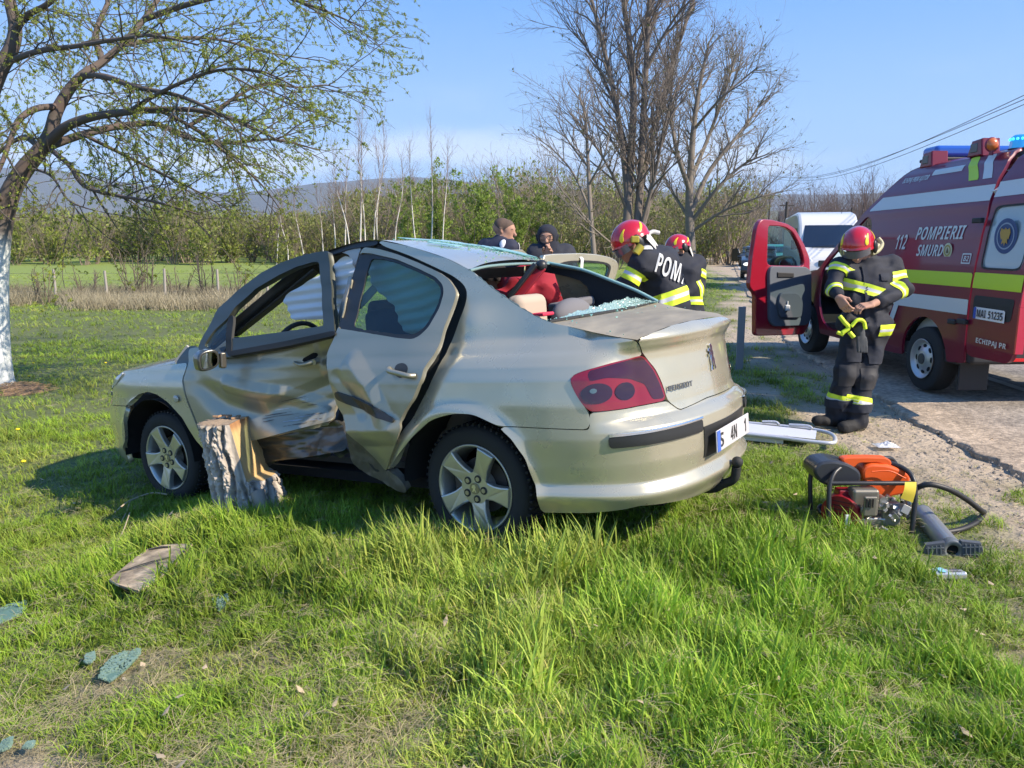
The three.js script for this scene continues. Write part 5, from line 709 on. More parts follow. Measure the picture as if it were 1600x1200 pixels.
  const gh = carAt(893, 477, { z: 0.2 }); mesh('grey_headrest', [new THREE.SphereGeometry(1, 24, 16).scale(0.09, 0.10, 0.2).translate(gh.x, gh.y - 0.055, gh.z), bar(carAt(862, 477, { z: 0.28 }).add(V(0, -0.02, 0)), carAt(922, 462, { z: 0.58 }).add(V(0, -0.03, 0)), 0.10, 0.06, V(0, 1, 0), 0.02)], std(rgb(0.16, 0.155, 0.16), 0.9), car);
  const b1 = carAt(846, 415, { z: 0.05 }), b2 = carAt(804, 466, { z: -0.05 });
  const trim = mesh('hanging_red_trim', bar(b1, b2, 0.075, 0.02, V(0, 0, 1), 0.006), std(rgb(0.30, 0.012, 0.02), 0.5), car);
  mesh('black_backing', [bar(b1.clone().add(V(0.012, 0.01, -0.045)), b2.clone().add(V(0.012, 0.004, -0.045)), 0.03, 0.026, V(0, 0, 1), 0.006), new THREE.SphereGeometry(0.035, 12, 8).translate(b1.x, b1.y, b1.z)], TRIM, trim);
  const w1 = carAt(820, 416, { z: 0 }), w2 = carAt(822, 432, { z: 0 }); mesh('hanging_wire', tube([w1, w1.clone().lerp(w2, 0.5).add(V(0, 0, -0.01)), w2], 0.004, 10, 5), std(rgb(0.45, 0.4, 0.2), 0.6), car);
  // windscreen frame: A pillars, header, shattered pane
  const aL = [carAt(478, 403, { z: -0.52 }), carAt(312, 542, { z: -0.74 })];
  const hd = CC([aL[0], railL.getPoint(0).lerp(railR.getPoint(0), 0.5).add(V(0.05, -0.04, 0)), railR.getPoint(0)]);
  mesh('windscreen_header', tube(hd.getPoints(10), 0.03, 20, 8), MATT, car);
  const pr1 = carAt(500, 415, { z: 0.5 }), pr2 = carAt(366, 522, { z: 0.70 });
  mesh('right_screen_pillar', bar(pr1, pr2, 0.10, 0.06, V(0, 1, 0), 0.02), MATT, car);
  mesh('screen_pillar', bar(aL[0].clone().add(V(0, -0.02, 0.05)), aL[1].clone().add(V(0, -0.02, 0.05)), 0.08, 0.06, V(0, 1, 0), 0.02), MATT, car);
  mesh('scuttle', bar(aL[1].clone().add(V(0, -0.06, 0.02)), pr2.clone().add(V(0.02, -0.06, 0)), 0.12, 0.07, V(0, 1, 0), 0.02), MATT, car);
  mesh('instrument_hood', bar(carAt(400, 535, { z: -0.45 }).add(V(0, -0.05, 0)), carAt(470, 512, { z: 0.1 }).add(V(0, -0.06, 0)), 0.25, 0.1, V(0, 1, 0), 0.04), CABIN, car);
  mesh('bonnet_edge', bar(carAt(275, 566, { z: -0.72 }), carAt(294, 541, { z: -0.68 }), 0.02, 0.02), std(rgb(0.4, 0.38, 0.32), 0.5), car);
  // deployed curtain airbags, pleated
  const FAB = std(rgb(0.62, 0.65, 0.68), 0.9);
  const bag = (name, poly, z, amp, freq, tilt = 0) => { const pl = chaikin(poly.map(([a, b]) => { const p = carAt(a, b, { z }); return [p.x, p.y]; }), 0.03); const P = (x, y) => V(x, y, z + amp * Math.sin(y * freq + x * tilt + 1.3 * fbm(x * 3, y * 2, 2) * 3) + 0.02 * (fbm(x * 7, y * 7, 3) - 0.5)); const N = (x, y) => { const e = 0.004, a = P(x + e, y).sub(P(x - e, y)), b = P(x, y + e).sub(P(x, y - e)); return a.cross(b).normalize().negate(); }; return mesh(name, sheet(pl, [], P, N, { flange: 0, cell: 0.013 }), FAB, car); };
  bag('curtain_airbag', [[440, 466], [470, 446], [498, 430], [515, 418], [530, 404], [548, 398], [556, 430], [548, 470], [530, 500], [507, 499], [455, 500], [450, 480]], -0.60, 0.008, 115, 6);
  bag('curtain_airbag', [[575, 402], [620, 410], [660, 428], [690, 448], [692, 470], [676, 505], [650, 524], [634, 520], [622, 505], [618, 480], [606, 470], [590, 455], [576, 440]], -0.545, 0.008, 95, 12);
  mesh('driver_seat_belt', bar(carAt(602, 432, { z: -0.50 }), carAt(560, 478, { z: -0.50 }), 0.05, 0.01, V(0, 0, 1)), std(rgb(0.45, 0.45, 0.42), 0.8), car);
  mesh('dark_headrest', box(0.14, 0.26, 0.3, ...carAt(605, 505, { z: -0.25 }).add(V(0, -0.04, 0)).toArray(), 0.05), CABIN, car);
  // right rear door standing open, with its strap
  const dz = (px) => 6.0 + (px - 835) / 125 * 0.75, dp = (l) => l.map(([a, b]) => toCar(at(a, b, dz(a))));
  const hinge = toCar(at(835, 401, dz(835))), far = toCar(at(960, 414, dz(960))), ax = far.clone().sub(hinge).setY(0).normalize(), az = ax.clone().cross(V(0, 1, 0));
  const B = new THREE.Matrix4().makeBasis(ax, V(0, 1, 0), az).setPosition(hinge), BI = B.clone().invert(), d2 = (l) => dp(l).map((p) => { p.applyMatrix4(BI); return [p.x, p.y]; });
  const dOut = d2([[835, 402.5], [848, 400], [860, 398.8], [900, 397.8], [925, 399.5], [946, 403.5], [957, 409], [960, 416], [957, 429], [950, 445]]), dLow = [[0.78, -0.35], [0.72, -0.6], [0.6, -0.85], [0, -0.85], [-0.1, -0.3]];
  const dHole = d2([[866, 412], [880, 408.5], [907, 407.5], [930, 409], [942, 411.5], [948.5, 416], [946.5, 427], [940, 445], [850, 450], [846, 425]]);
  const dg = extr(chaikin(dOut, 0.02).slice(1, -1).concat(dLow), 0.035, 0.008, [chaikin(dHole, 0.03)]); dg.applyMatrix4(B);
  const rdoor = mesh('open_rear_door', dg, PAINT, car);
  tag(rdoor, 'right rear door swung wide open');
  const sg = extr(chaikin(dHole, 0.03), 0.006, 0, [chaikin(d2([[871, 414], [883, 411.5], [907, 410.5], [928, 412], [939, 414], [945, 418], [943, 427], [936, 445], [854, 449], [851, 427]]), 0.03)]); sg.translate(0, 0, 0.036); sg.applyMatrix4(B); mesh('window_seal', sg, TRIM, rdoor);
  const gl = extr(chaikin(dHole, 0.03), 0.004); gl.translate(0, 0, 0.016); gl.applyMatrix4(B); mesh('door_glass', gl, CGLASS, rdoor);
  const sa = toCar(at(905, 397.5, dz(905) - 0.06)), sb = toCar(at(910, 405, dz(905) - 0.09)), sc = toCar(at(909, 419, dz(905) - 0.08));
  mesh('white_strap', quadGrid((u, v) => { const p = v < 0.4 ? sa.clone().lerp(sb, v / 0.4) : sb.clone().lerp(sc, (v - 0.4) / 0.6); return p.add(ax.clone().multiplyScalar((u - 0.5) * 0.036)); }, 2, 8), std(rgb(0.75, 0.75, 0.78), 0.8), rdoor);
  const fdp = extr([[0, 0], [0.25, 0.075], [0.5, 0.08], [0.72, 0.0], [0.8, -0.5], [0.7, -0.9], [0, -0.9]], 0.035, 0.01, [[[0.08, -0.06], [0.26, 0.02], [0.5, 0.03], [0.66, -0.04], [0.7, -0.34], [0.06, -0.38]]]);
  const fp = toCar(at(772, 397, 6.35)), fq = toCar(at(818, 394, 6.9)), fx = fq.clone().sub(fp).setY(0).normalize(); fdp.applyMatrix4(new THREE.Matrix4().makeBasis(fx, V(0, 1, 0), fx.clone().cross(V(0, 1, 0))).setPosition(fp.add(V(0, -0.05, 0)))); tag(mesh('open_front_door', fdp, PAINT, car), 'right front door swung open');
}
// ---------------------------------------------------------------- people: one continuous surface each
function field(prims, k) { // smooth union of tapered capsules
  return (x, y, z) => { let d = 1; for (const b of prims) {
    const ax = x - b.a.x, ay = y - b.a.y, az = z - b.a.z, t = clamp((ax * b.e.x + ay * b.e.y + az * b.e.z) / b.L, 0, 1), qx = ax - b.e.x * t, qy = ay - b.e.y * t, qz = az - b.e.z * t;
    const v = Math.sqrt(qx * qx + qy * qy + qz * qz) - (b.r0 + (b.r1 - b.r0) * t), kk = b.k ?? k, h = Math.max(kk - Math.abs(d - v), 0) / kk; d = Math.min(d, v) - h * h * kk * 0.25; } return d; };
}
function nets(f, lo, hi, cell) { // naive surface nets
  const n = [0, 1, 2].map((c) => Math.ceil((hi[c] - lo[c]) / cell) + 1), [nx, ny, nz] = n, F = new Float32Array(nx * ny * nz), id = new Int32Array(nx * ny * nz).fill(-1), at3 = (i, j, k) => i + nx * (j + ny * k);
  for (let k = 0; k < nz; k++) for (let j = 0; j < ny; j++) for (let i = 0; i < nx; i++) F[at3(i, j, k)] = f(lo[0] + i * cell, lo[1] + j * cell, lo[2] + k * cell);
  const pos = [], idx = [];
  for (let k = 0; k < nz - 1; k++) for (let j = 0; j < ny - 1; j++) for (let i = 0; i < nx - 1; i++) {
    let m = 0, sx = 0, sy = 0, sz = 0; const v = []; for (let c = 0; c < 8; c++) v.push(F[at3(i + (c & 1), j + ((c >> 1) & 1), k + (c >> 2))]);
    if (v.every((q) => q > 0) || v.every((q) => q <= 0)) continue;
    for (let a = 0; a < 8; a++) for (const bit of [1, 2, 4]) if (!(a & bit)) { const b = a | bit; if ((v[a] > 0) !== (v[b] > 0)) { const t = v[a] / (v[a] - v[b]); m++; sx += (a & 1) + (bit === 1 ? t : 0); sy += ((a >> 1) & 1) + (bit === 2 ? t : 0); sz += (a >> 2) + (bit === 4 ? t : 0); } }
    id[at3(i, j, k)] = pos.length / 3; pos.push(lo[0] + (i + sx / m) * cell, lo[1] + (j + sy / m) * cell, lo[2] + (k + sz / m) * cell);
  }
  const quad = (a, b, c, d, flip) => { if (a < 0 || b < 0 || c < 0 || d < 0) return; flip ? idx.push(a, c, b, a, d, c) : idx.push(a, b, c, a, c, d); };
  for (let k = 1; k < nz - 1; k++) for (let j = 1; j < ny - 1; j++) for (let i = 1; i < nx - 1; i++) { const o = F[at3(i, j, k)];
    if ((o > 0) !== (F[at3(i + 1, j, k)] > 0)) quad(id[at3(i, j - 1, k - 1)], id[at3(i, j, k - 1)], id[at3(i, j, k)], id[at3(i, j - 1, k)], o > 0);
    if ((o > 0) !== (F[at3(i, j + 1, k)] > 0)) quad(id[at3(i - 1, j, k - 1)], id[at3(i - 1, j, k)], id[at3(i, j, k)], id[at3(i, j, k - 1)], o > 0);
    if ((o > 0) !== (F[at3(i, j, k + 1)] > 0)) quad(id[at3(i - 1, j - 1, k)], id[at3(i, j - 1, k)], id[at3(i, j, k)], id[at3(i - 1, j, k)], o > 0); }
  const g = new THREE.BufferGeometry(); g.setAttribute('position', new THREE.Float32BufferAttribute(pos, 3)); g.setIndex(idx); g.computeVertexNormals(); return g;
}
function prim(a, b, r0, r1 = r0, more = {}) { const e = b.clone().sub(a); return { a, b, e, L: Math.max(1e-6, e.lengthSq()), r0, r1, ...more }; }
function vn3(x, y, z) { return (vnoise(x + z * 0.73, y) + vnoise(y + 11, z * 1.1 + x * 0.4)) / 2; }
function bodyGeo(prims, { k = 0.05, cell = 0.012, wrinkle = 0.006 } = {}) {
  const lo = [1e9, 1e9, 1e9], hi = [-1e9, -1e9, -1e9]; for (const p of prims) for (const q of [p.a, p.b]) ['x', 'y', 'z'].forEach((c, i) => { lo[i] = Math.min(lo[i], q[c] - 0.22); hi[i] = Math.max(hi[i], q[c] + 0.22); });
  const f = field(prims, k), cloth = prims.filter((p) => !p.skin), fc = field(cloth.length ? cloth : prims, k);
  const ff = (x, y, z) => { const d = f(x, y, z); if (d > 0.05 || d < -0.05) return d; const q = vn3(x * 10 + 3 + y * 3, y * 8 + 4 * x, z * 10 - y * 3), w = wrinkle * 2.0 * (Math.abs(q * 2 - 1) - 0.35) + wrinkle * 1.3 * (vn3(x * 24, y * 24, z * 24) - 0.5); return d + (fc(x, y, z) < 0.012 ? w : 0); };
  const g = nets(ff, lo, hi, cell), p = g.attributes.position, col = [];
  for (let i = 0; i < p.count; i++) { let best = null, bd = 1e9; for (const b of prims) { const q = V(p.getX(i), p.getY(i), p.getZ(i)).sub(b.a), t = clamp(q.dot(b.e) / b.L, 0, 1), d = q.addScaledVector(b.e, -t).length() - lerp(b.r0, b.r1, t); if (d < bd) { bd = d; best = b; } } const c = best.c; col.push(c.r, c.g, c.b); }
  g.setAttribute('color', new THREE.Float32BufferAttribute(col, 3)); return g;
}
function clip(g, fn, off) { // the part of a surface where fn > 0, lifted off it: bands, hair, patches
  const p = g.attributes.position, n = g.attributes.normal, ix = g.index.array, out = [], val = new Float32Array(p.count), P = [], N = [];
  for (let i = 0; i < p.count; i++) { P.push(V(p.getX(i), p.getY(i), p.getZ(i))); N.push(V(n.getX(i), n.getY(i), n.getZ(i))); val[i] = fn(P[i], N[i]); }
  const nor = []; const emit = (v) => { out.push(v.p.x + v.n.x * off, v.p.y + v.n.y * off, v.p.z + v.n.z * off); nor.push(v.n.x, v.n.y, v.n.z); };
  for (let t = 0; t < ix.length; t += 3) { const v = [0, 1, 2].map((c) => ({ p: P[ix[t + c]], n: N[ix[t + c]], f: val[ix[t + c]] })); if (v.every((q) => q.f <= 0)) continue; const r = [];
    for (let c = 0; c < 3; c++) { const a = v[c], b = v[(c + 1) % 3]; if (a.f > 0) r.push(a); if ((a.f > 0) !== (b.f > 0)) { const k = a.f / (a.f - b.f); r.push({ p: a.p.clone().lerp(b.p, k), n: a.n.clone().lerp(b.n, k).normalize() }); } }
    for (let c = 1; c + 1 < r.length; c++) { emit(r[0]); emit(r[c]); emit(r[c + 1]); } }
  const q = new THREE.BufferGeometry(); q.setAttribute('position', new THREE.Float32BufferAttribute(out.length ? out : [0, 0, 0, 0, 0, 0, 0, 0, 0], 3)); q.setAttribute('normal', new THREE.Float32BufferAttribute(nor.length ? nor : [0, 1, 0, 0, 1, 0, 0, 1, 0], 3)); return q;
}
const SKIN = rgb(0.42, 0.235, 0.165), NAVY = rgb(0.013, 0.016, 0.027), BLACK = rgb(0.012, 0.012, 0.013);
const BODYMAT = std(0xffffff, 0.82, 0, { vertexColors: true });
const HIVIS = std(rgb(0.62, 0.78, 0.03), 0.6), SILVER = std(rgb(0.55, 0.56, 0.56), 0.45), HELM = phys(rgb(0.46, 0.006, 0.014), 0.2, 0, { clearcoat: 1, clearcoatRoughness: 0.04 });
function bands(parent, g, a, b, list, name = 'reflective_band', lim = null) { // stripes across a limb between a and b; list of [t0, t1, material]
  const d = b.clone().sub(a), L = d.length(); d.normalize();
  for (const [t0, t1, m] of list) { const q = clip(g, (p) => { const s = p.clone().sub(a), h = s.dot(d), rad = s.addScaledVector(d, -h).length(); return Math.min(h - t0, t1 - h, (lim ?? 0.17) - rad); }, 0.005); mesh(name, q, m, parent); }
}
const triple = (t, w = 0.075) => [[t, t + w * 0.36, HIVIS], [t + w * 0.36, t + w * 0.64, SILVER], [t + w * 0.64, t + w, HIVIS]];
function head(c, f, u, col = SKIN, s = 1) { // f facing, u up
  f = f.clone().normalize(); const r = f.clone().cross(u).normalize(); u = r.clone().cross(f).normalize(); const P = (a, b, d) => c.clone().addScaledVector(f, a * s).addScaledVector(u, b * s).addScaledVector(r, d * s), o = { c: col, skin: true, k: 0.025 };
  return [prim(P(-0.02, 0.035, 0), P(0.018, 0.03, 0), 0.086 * s, 0.078 * s, o), prim(P(0.03, -0.02, 0), P(0.05, -0.075, 0), 0.06 * s, 0.042 * s, o), prim(P(0.0, -0.05, 0.03), P(0.0, -0.05, -0.03), 0.05 * s, 0.05 * s, o), prim(P(0.088, 0.015, 0), P(0.108, -0.022, 0), 0.009 * s, 0.014 * s, { ...o, k: 0.012 }), prim(P(0.078, 0.03, 0.03), P(0.078, 0.03, -0.03), 0.012 * s, 0.012 * s, { ...o, k: 0.02 }), prim(P(0.087, -0.055, 0.018), P(0.087, -0.055, -0.018), 0.008 * s, 0.008 * s, { ...o, k: 0.01 }), prim(P(-0.005, -0.005, 0.079), P(-0.012, 0.02, 0.082), 0.012 * s, 0.016 * s, { ...o, k: 0.008 }), prim(P(-0.005, -0.005, -0.079), P(-0.012, 0.02, -0.082), 0.012 * s, 0.016 * s, { ...o, k: 0.008 })];
}
function hand(w, dir, palmN, curl, col = SKIN, side = 1) { // wrist, pointing, palm normal
  dir = dir.clone().normalize(); const x = dir.clone().cross(palmN).normalize().multiplyScalar(side), n = x.clone().cross(dir).normalize().multiplyScalar(side), out = [], o = { c: col, skin: true, k: 0.008 }, P = (a, b, c) => w.clone().addScaledVector(dir, a).addScaledVector(x, b).addScaledVector(n, c);
  for (let i = 0; i < 4; i++) out.push(prim(P(0.01, (i - 1.5) * 0.014, 0), P(0.085, (i - 1.5) * 0.0205, 0), 0.015, 0.0125, { ...o, k: 0.014 }));
  [[0.038, 0.024, 0.019], [0.044, 0.028, 0.02], [0.041, 0.026, 0.02], [0.032, 0.02, 0.017]].forEach((l, i) => { let p = P(0.088, (i - 1.5) * 0.0208, 0), a = curl * 0.7; for (const q of l) { const d = dir.clone().multiplyScalar(Math.cos(a)).addScaledVector(n, Math.sin(a)), e = p.clone().addScaledVector(d, q); out.push(prim(p, e, 0.0092, 0.0082, { ...o, k: 0.004 })); p = e; a += curl; } });
  const t0 = P(0.022, -0.03, 0.006), t1 = t0.clone().addScaledVector(dir, 0.032).addScaledVector(x, -0.022).addScaledVector(n, 0.018), t2 = t1.clone().addScaledVector(dir, 0.03).addScaledVector(n, 0.012); out.push(prim(t0, t1, 0.0125, 0.0105, o), prim(t1, t2, 0.0100, 0.0085, o)); return out;
}
function helmet(parent, c, f, u, s = 1, name = 'helmet') { // red crested fire helmet, visor, yellow flashes, side caps, neck cloth
  f = f.clone().normalize(); const r = u.clone().cross(f).normalize(); u = f.clone().cross(r).normalize(); const B = new THREE.Matrix4().makeBasis(r, u, f.clone()).setPosition(c);
  const shell = (v, a) => { const th = a * 6.2832, ph = v; const w = Math.sin(th); return V(0.128 * Math.cos(th) * Math.sin(ph), 0.138 * Math.cos(ph) + 0.0, (w > 0 ? 0.15 : 0.165) * w * Math.sin(ph)); };
  const low = (a) => { const th = a * 6.2832, w = Math.sin(th); return w > 0 ? lerp(1.72, 1.42, sstep(w, 0.3, 1)) : lerp(1.72, 1.98, sstep(-w, 0.2, 1)); };
  const g = quadGrid((a, v) => { const p = shell(v * low(a), a), rim = Math.max(0, v - 0.93) / 0.07; const crest = Math.exp(-((p.x / 0.022) ** 2)) * 0.014 * sstep(p.y, 0.0, 0.06); return p.multiplyScalar(s * (1 + crest * 7 * 0.14 + 0.05 * rim)); }, 56, 26).applyMatrix4(B);
  const H = mesh(name, g, HELM, parent);
  const patch = (pts, off, mat, nm) => { const poly = chaikin(pts, 0.1), P = (a, v) => { const q = shell(v, a); return q.multiplyScalar(s * (1 + off)).applyMatrix4(B); }, N = (a, v) => { const q = shell(v, a); return V(q.x, q.y, q.z).normalize().transformDirection(B); }; mesh(nm, sheet(poly, [], P, N, { flange: 0.004, cell: 0.02 }).toNonIndexed(), mat, H); };
  const YEL = std(rgb(0.75, 0.62, 0.02), 0.5);
  for (const m of [0, 1]) { const A = (a) => m ? 0.5 - a : a; patch([[0.105, 1.38], [0.125, 1.2], [0.115, 1.0], [0.07, 0.80], [0.0, 0.70], [0.05, 0.86], [0.075, 1.02], [0.085, 1.2]].map(([a, v]) => [A(a), v]), 0.03, YEL, 'yellow_flash'); patch([[-0.03, 1.52], [-0.10, 1.40], [-0.15, 1.2], [-0.17, 1.0], [-0.125, 1.15], [-0.085, 1.3]].map(([a, v]) => [A(a), v]), 0.03, YEL, 'yellow_flash');
    const q = V(m ? -0.13 : 0.13, -0.03, -0.005).multiplyScalar(s).applyMatrix4(B), cg = new THREE.SphereGeometry(0.045 * s, 16, 10); cg.scale(0.45, 1.25, 0.8); cg.applyMatrix4(new THREE.Matrix4().makeBasis(r, u, f)); cg.translate(q.x, q.y, q.z); mesh('side_cap', cg, BLACKM, H); }
  const visor = quadGrid((a, v) => { const th = (0.08 + 0.34 * a) * 6.2832, y = lerp(0.012, -0.045, v); return V(0.132 * Math.cos(th), y, 0.158 * Math.sin(th) * (1 + 0.06 * v)).multiplyScalar(s).applyMatrix4(B); }, 20, 5);
  mesh('visor', visor, phys(rgb(0.10, 0.10, 0.11), 0.08, 0, { clearcoat: 1, transparent: false }), H);
  const cloth = quadGrid((a, v) => { const th = (0.58 + 0.34 * a) * 6.2832; return V(0.125 * Math.cos(th), -0.05 - 0.11 * v + 0.01 * Math.sin(a * 30), 0.15 * Math.sin(th) * (1 - 0.15 * v) - 0.02 * v).multiplyScalar(s).applyMatrix4(B); }, 30, 5);
  mesh('neck_cloth', cloth, std(rgb(0.55, 0.54, 0.52), 0.8), H);
  const lamp = V(0.115, -0.02, -0.085).multiplyScalar(s).applyMatrix4(B); return H;
}
const BLACKM = std(BLACK, 0.45);
const font2 = await new FontLoader().loadAsync('fonts/droid/droid_sans_bold.typeface.json');

{ // --- rescuer standing by the ambulance
  const D = 6.62, foot = onGround(1325, 668), t = thing('person', 'person in dark fire kit and red helmet standing by the ambulance, head bowed', 'person', foot);
  const J = (x, y, d = 0) => at(x, y, D + d).sub(foot);
  const pel = J(1352, 508), che = J(1354, 440, 0.02), nk = J(1352, 402, -0.02), hd = J(1338, 388, -0.10);
  const s1 = J(1312, 416, -0.06), s2 = J(1393, 414, 0.06), e1 = J(1302, 448, -0.13), e2 = J(1413, 452, -0.03), h1 = J(1310, 464, -0.27), h2 = J(1362, 476, -0.24);
  const k1 = J(1319, 585, -0.03), k2 = J(1350, 590, 0.0), a1 = J(1306, 648, 0.06), a2 = J(1338, 656, 0), hp1 = J(1334, 520, -0.02), hp2 = J(1367, 522, 0.05);
  a1.y = Math.max(0.09, a1.y); a2.y = Math.max(0.09, a2.y);
  const toe1 = a1.clone().add(V(-0.17, -0.045, 0.05)), toe2 = a2.clone().add(V(-0.16, -0.045, 0.12)), heel = (a) => a.clone().add(V(0.03, -0.05, 0));
  const N = { c: NAVY }, N2 = { c: rgb(0.012, 0.014, 0.021) }, B = { c: BLACK };
  const f = V(-0.45, -0.62, 0.62);
  const prims = [prim(pel, che, 0.14, 0.155, N), prim(che, nk.clone().add(V(0.01, -0.06, 0)), 0.15, 0.09, N), prim(s1, s2, 0.074, 0.074, N), prim(J(1330, 505, -0.02), J(1372, 507, 0.03), 0.12, 0.12, N), prim(J(1335, 470, -0.03), J(1373, 470, 0.02), 0.115, 0.115, N), prim(J(1330, 435, -0.02), J(1380, 435, 0.04), 0.115, 0.11, N),
    prim(s1, e1, 0.070, 0.060, N), prim(e1, h1.clone().lerp(e1, 0.25), 0.060, 0.050, N), prim(s2, e2, 0.076, 0.064, N), prim(e2, h2.clone().lerp(e2, 0.25), 0.064, 0.052, N), prim(nk, hd, 0.058, 0.058, { c: SKIN, skin: true }),
    prim(hp1, k1, 0.102, 0.084, N2), prim(k1, a1, 0.084, 0.08, N2), prim(hp2, k2, 0.108, 0.088, N2), prim(k2, a2, 0.088, 0.082, N2), prim(a1.clone().add(V(0, 0.12, 0)), a1, 0.07, 0.065, B), prim(a2.clone().add(V(0, 0.12, 0)), a2, 0.07, 0.065, B), prim(heel(a1), toe1, 0.05, 0.046, { ...B, k: 0.03 }), prim(heel(a2), toe2, 0.05, 0.046, { ...B, k: 0.03 })];
  const g1 = bodyGeo(prims, { cell: 0.011, wrinkle: 0.013, k: 0.045 });
  const hp = bodyGeo([...head(hd, f, V(-0.2, 1, 0.2)), prim(h1.clone().lerp(e1, 0.35), h1, 0.034, 0.027, { c: SKIN, skin: true })].concat(hand(h1, V(0.45, -0.75, 0.3), V(0.6, 0.1, -0.6), 0.5, SKIN, -1)), { cell: 0.0045, wrinkle: 0, k: 0.02 });
  const hp3 = bodyGeo([prim(h2.clone().lerp(e2, 0.35), h2, 0.036, 0.028, { c: SKIN, skin: true }), ...hand(h2, V(-0.85, -0.1, 0.2), V(-0.2, -0.9, -0.3), 0.65, SKIN, 1)], { cell: 0.0045, wrinkle: 0, k: 0.02 });
  mesh('body', merge([g1, hp, hp3]), BODYMAT, t);
  bands(t, g1, k1, a1, triple(0.17, 0.105)); bands(t, g1, k2, a2, triple(0.17, 0.105));
  bands(t, g1, s1, e1, triple(0.02, 0.06), 'sleeve_band', 0.14); bands(t, g1, e1, h1, triple(0.04, 0.06), 'sleeve_band', 0.1); bands(t, g1, s2, e2, triple(0.10, 0.075), 'sleeve_band', 0.12); bands(t, g1, e2, h2, triple(0.05, 0.08), 'sleeve_band', 0.1);
  { // waist hem and chest bands
    const jack = bodyGeo(prims.filter((p) => p.c === NAVY).slice(0, 6), { cell: 0.014, wrinkle: 0.01, k: 0.045 });
    const hem = J(1352, 512), up = V(0, 1, 0); for (const [y0, y1, m] of [[-0.055, -0.02, HIVIS], [-0.02, 0.0, SILVER], [0.0, 0.035, HIVIS]]) mesh('hem_band', clip(jack, (p) => Math.min(p.y - hem.y - y0, y1 - (p.y - hem.y), p.x - J(1362, 500).x), 0.016), m, t);
    const cb = J(1340, 449), dn = V(0.28, 1, 0).normalize(); for (const [y0, y1, m] of [[-0.05, -0.018, HIVIS], [-0.018, 0.012, SILVER], [0.012, 0.042, HIVIS]]) mesh('chest_band', clip(jack, (p, n) => Math.min(p.clone().sub(cb).dot(dn) - y0, y1 - p.clone().sub(cb).dot(dn), J(1374, 440).x - p.x, n.z + 0.1), 0.014), m, t);
  }
  { // jacket details: storm flap, chest pocket flaps, radio strap, knee patches
    const seg = (pts, w, m, n) => mesh(n, tube(pts, w, 14, 6), m, t), CL = std(rgb(0.02, 0.024, 0.036), 0.9);
    mesh('storm_flap', clip(g1, (p, n) => Math.min(0.022 - Math.abs(p.x - lerp(J(1345, 500).x, J(1340, 410).x, clamp((p.y - pel.y) / (nk.y - pel.y), 0, 1))), p.y - J(1340, 502).y, J(1340, 415).y - p.y, n.z), 0.012), CL, t);
    for (const [x, y] of [[1322, 428], [1372, 432]]) mesh('pocket_flap', clip(g1, (p, n) => Math.min(0.045 - Math.abs(p.x - J(x, y).x), 0.03 - Math.abs(p.y - J(x, y).y), n.z), 0.012), CL, t);
    for (const [a, b] of [[hp1, k1], [hp2, k2]]) { const c = a.clone().lerp(b, 0.45); mesh('thigh_pocket', clip(g1, (p, n) => Math.min(0.06 - Math.abs(p.x - c.x), 0.075 - Math.abs(p.y - c.y), n.z - 0.1), 0.012), CL, t); mesh('knee_patch', clip(g1, (p, n) => Math.min(0.065 - Math.abs(p.x - b.x), 0.09 - Math.abs(p.y - b.y), n.z - 0.1), 0.007), std(rgb(0.03, 0.03, 0.034), 0.7), t); }
    for (const [k, a] of [[k1, a1], [k2, a2]]) { const c = a.clone().add(V(0, 0.06, 0)); mesh('trouser_hem', clip(g1, (p) => Math.min(0.035 - Math.abs(p.y - c.y - 0.05), 0.15 - Math.hypot(p.x - c.x, p.z - c.z)), 0.014), CL, t); }
  }
  const H = helmet(t, hd.clone().add(V(0.01, 0.035, -0.01)), V(-0.5, -0.45, 0.68), V(-0.25, 0.85, 0.3), 1.05);
  mesh('breathing_hose', [tube([J(1372, 372, 0), J(1378, 380, 0), J(1372, 392, -0.06), J(1362, 397, -0.1)], 0.018, 14, 8), cyl(J(1364, 390, -0.12), J(1372, 383, -0.1), 0.024)], std(rgb(0.35, 0.33, 0.2), 0.5), t);
  // gloves clipped to his belt
  const gl = thing('work_glove', 'black and hi-vis yellow work gloves hanging from the standing rescuer\'s belt', 'gloves', foot);
  const G = (x, y, d = -0.24) => J(x, y, d), gp = [prim(G(1326, 496), G(1342, 508), 0.035, 0.045, { c: BLACK }), prim(G(1342, 508), G(1347, 540), 0.045, 0.03, { c: rgb(0.05, 0.055, 0.06) })]; for (let i = 0; i < 4; i++) gp.push(prim(G(1340 + i * 4, 528, -0.26), G(1341 + i * 4.2, 550, -0.26), 0.013, 0.011, { c: rgb(0.05, 0.055, 0.06), k: 0.006 })); gp.push(prim(G(1324, 500, -0.26), G(1316, 514, -0.27), 0.02, 0.016, { c: BLACK }));
  mesh('glove', bodyGeo(gp, { cell: 0.008, wrinkle: 0.004, k: 0.02 }), BODYMAT, gl);
  mesh('yellow_cuff', [tube([G(1312, 494, -0.29), G(1319, 503, -0.31), G(1326, 512, -0.3), G(1316, 520, -0.29)], 0.018, 14, 8), tube([G(1330, 510, -0.31), G(1340, 500, -0.32), G(1349, 502, -0.31), G(1352, 514, -0.3)], 0.016, 14, 8), tube([G(1308, 519, -0.28), G(1318, 523, -0.29)], 0.016, 8, 8), tube([G(1327, 519, -0.3), G(1334, 527, -0.3)], 0.018, 8, 8)], HIVIS, gl);
}
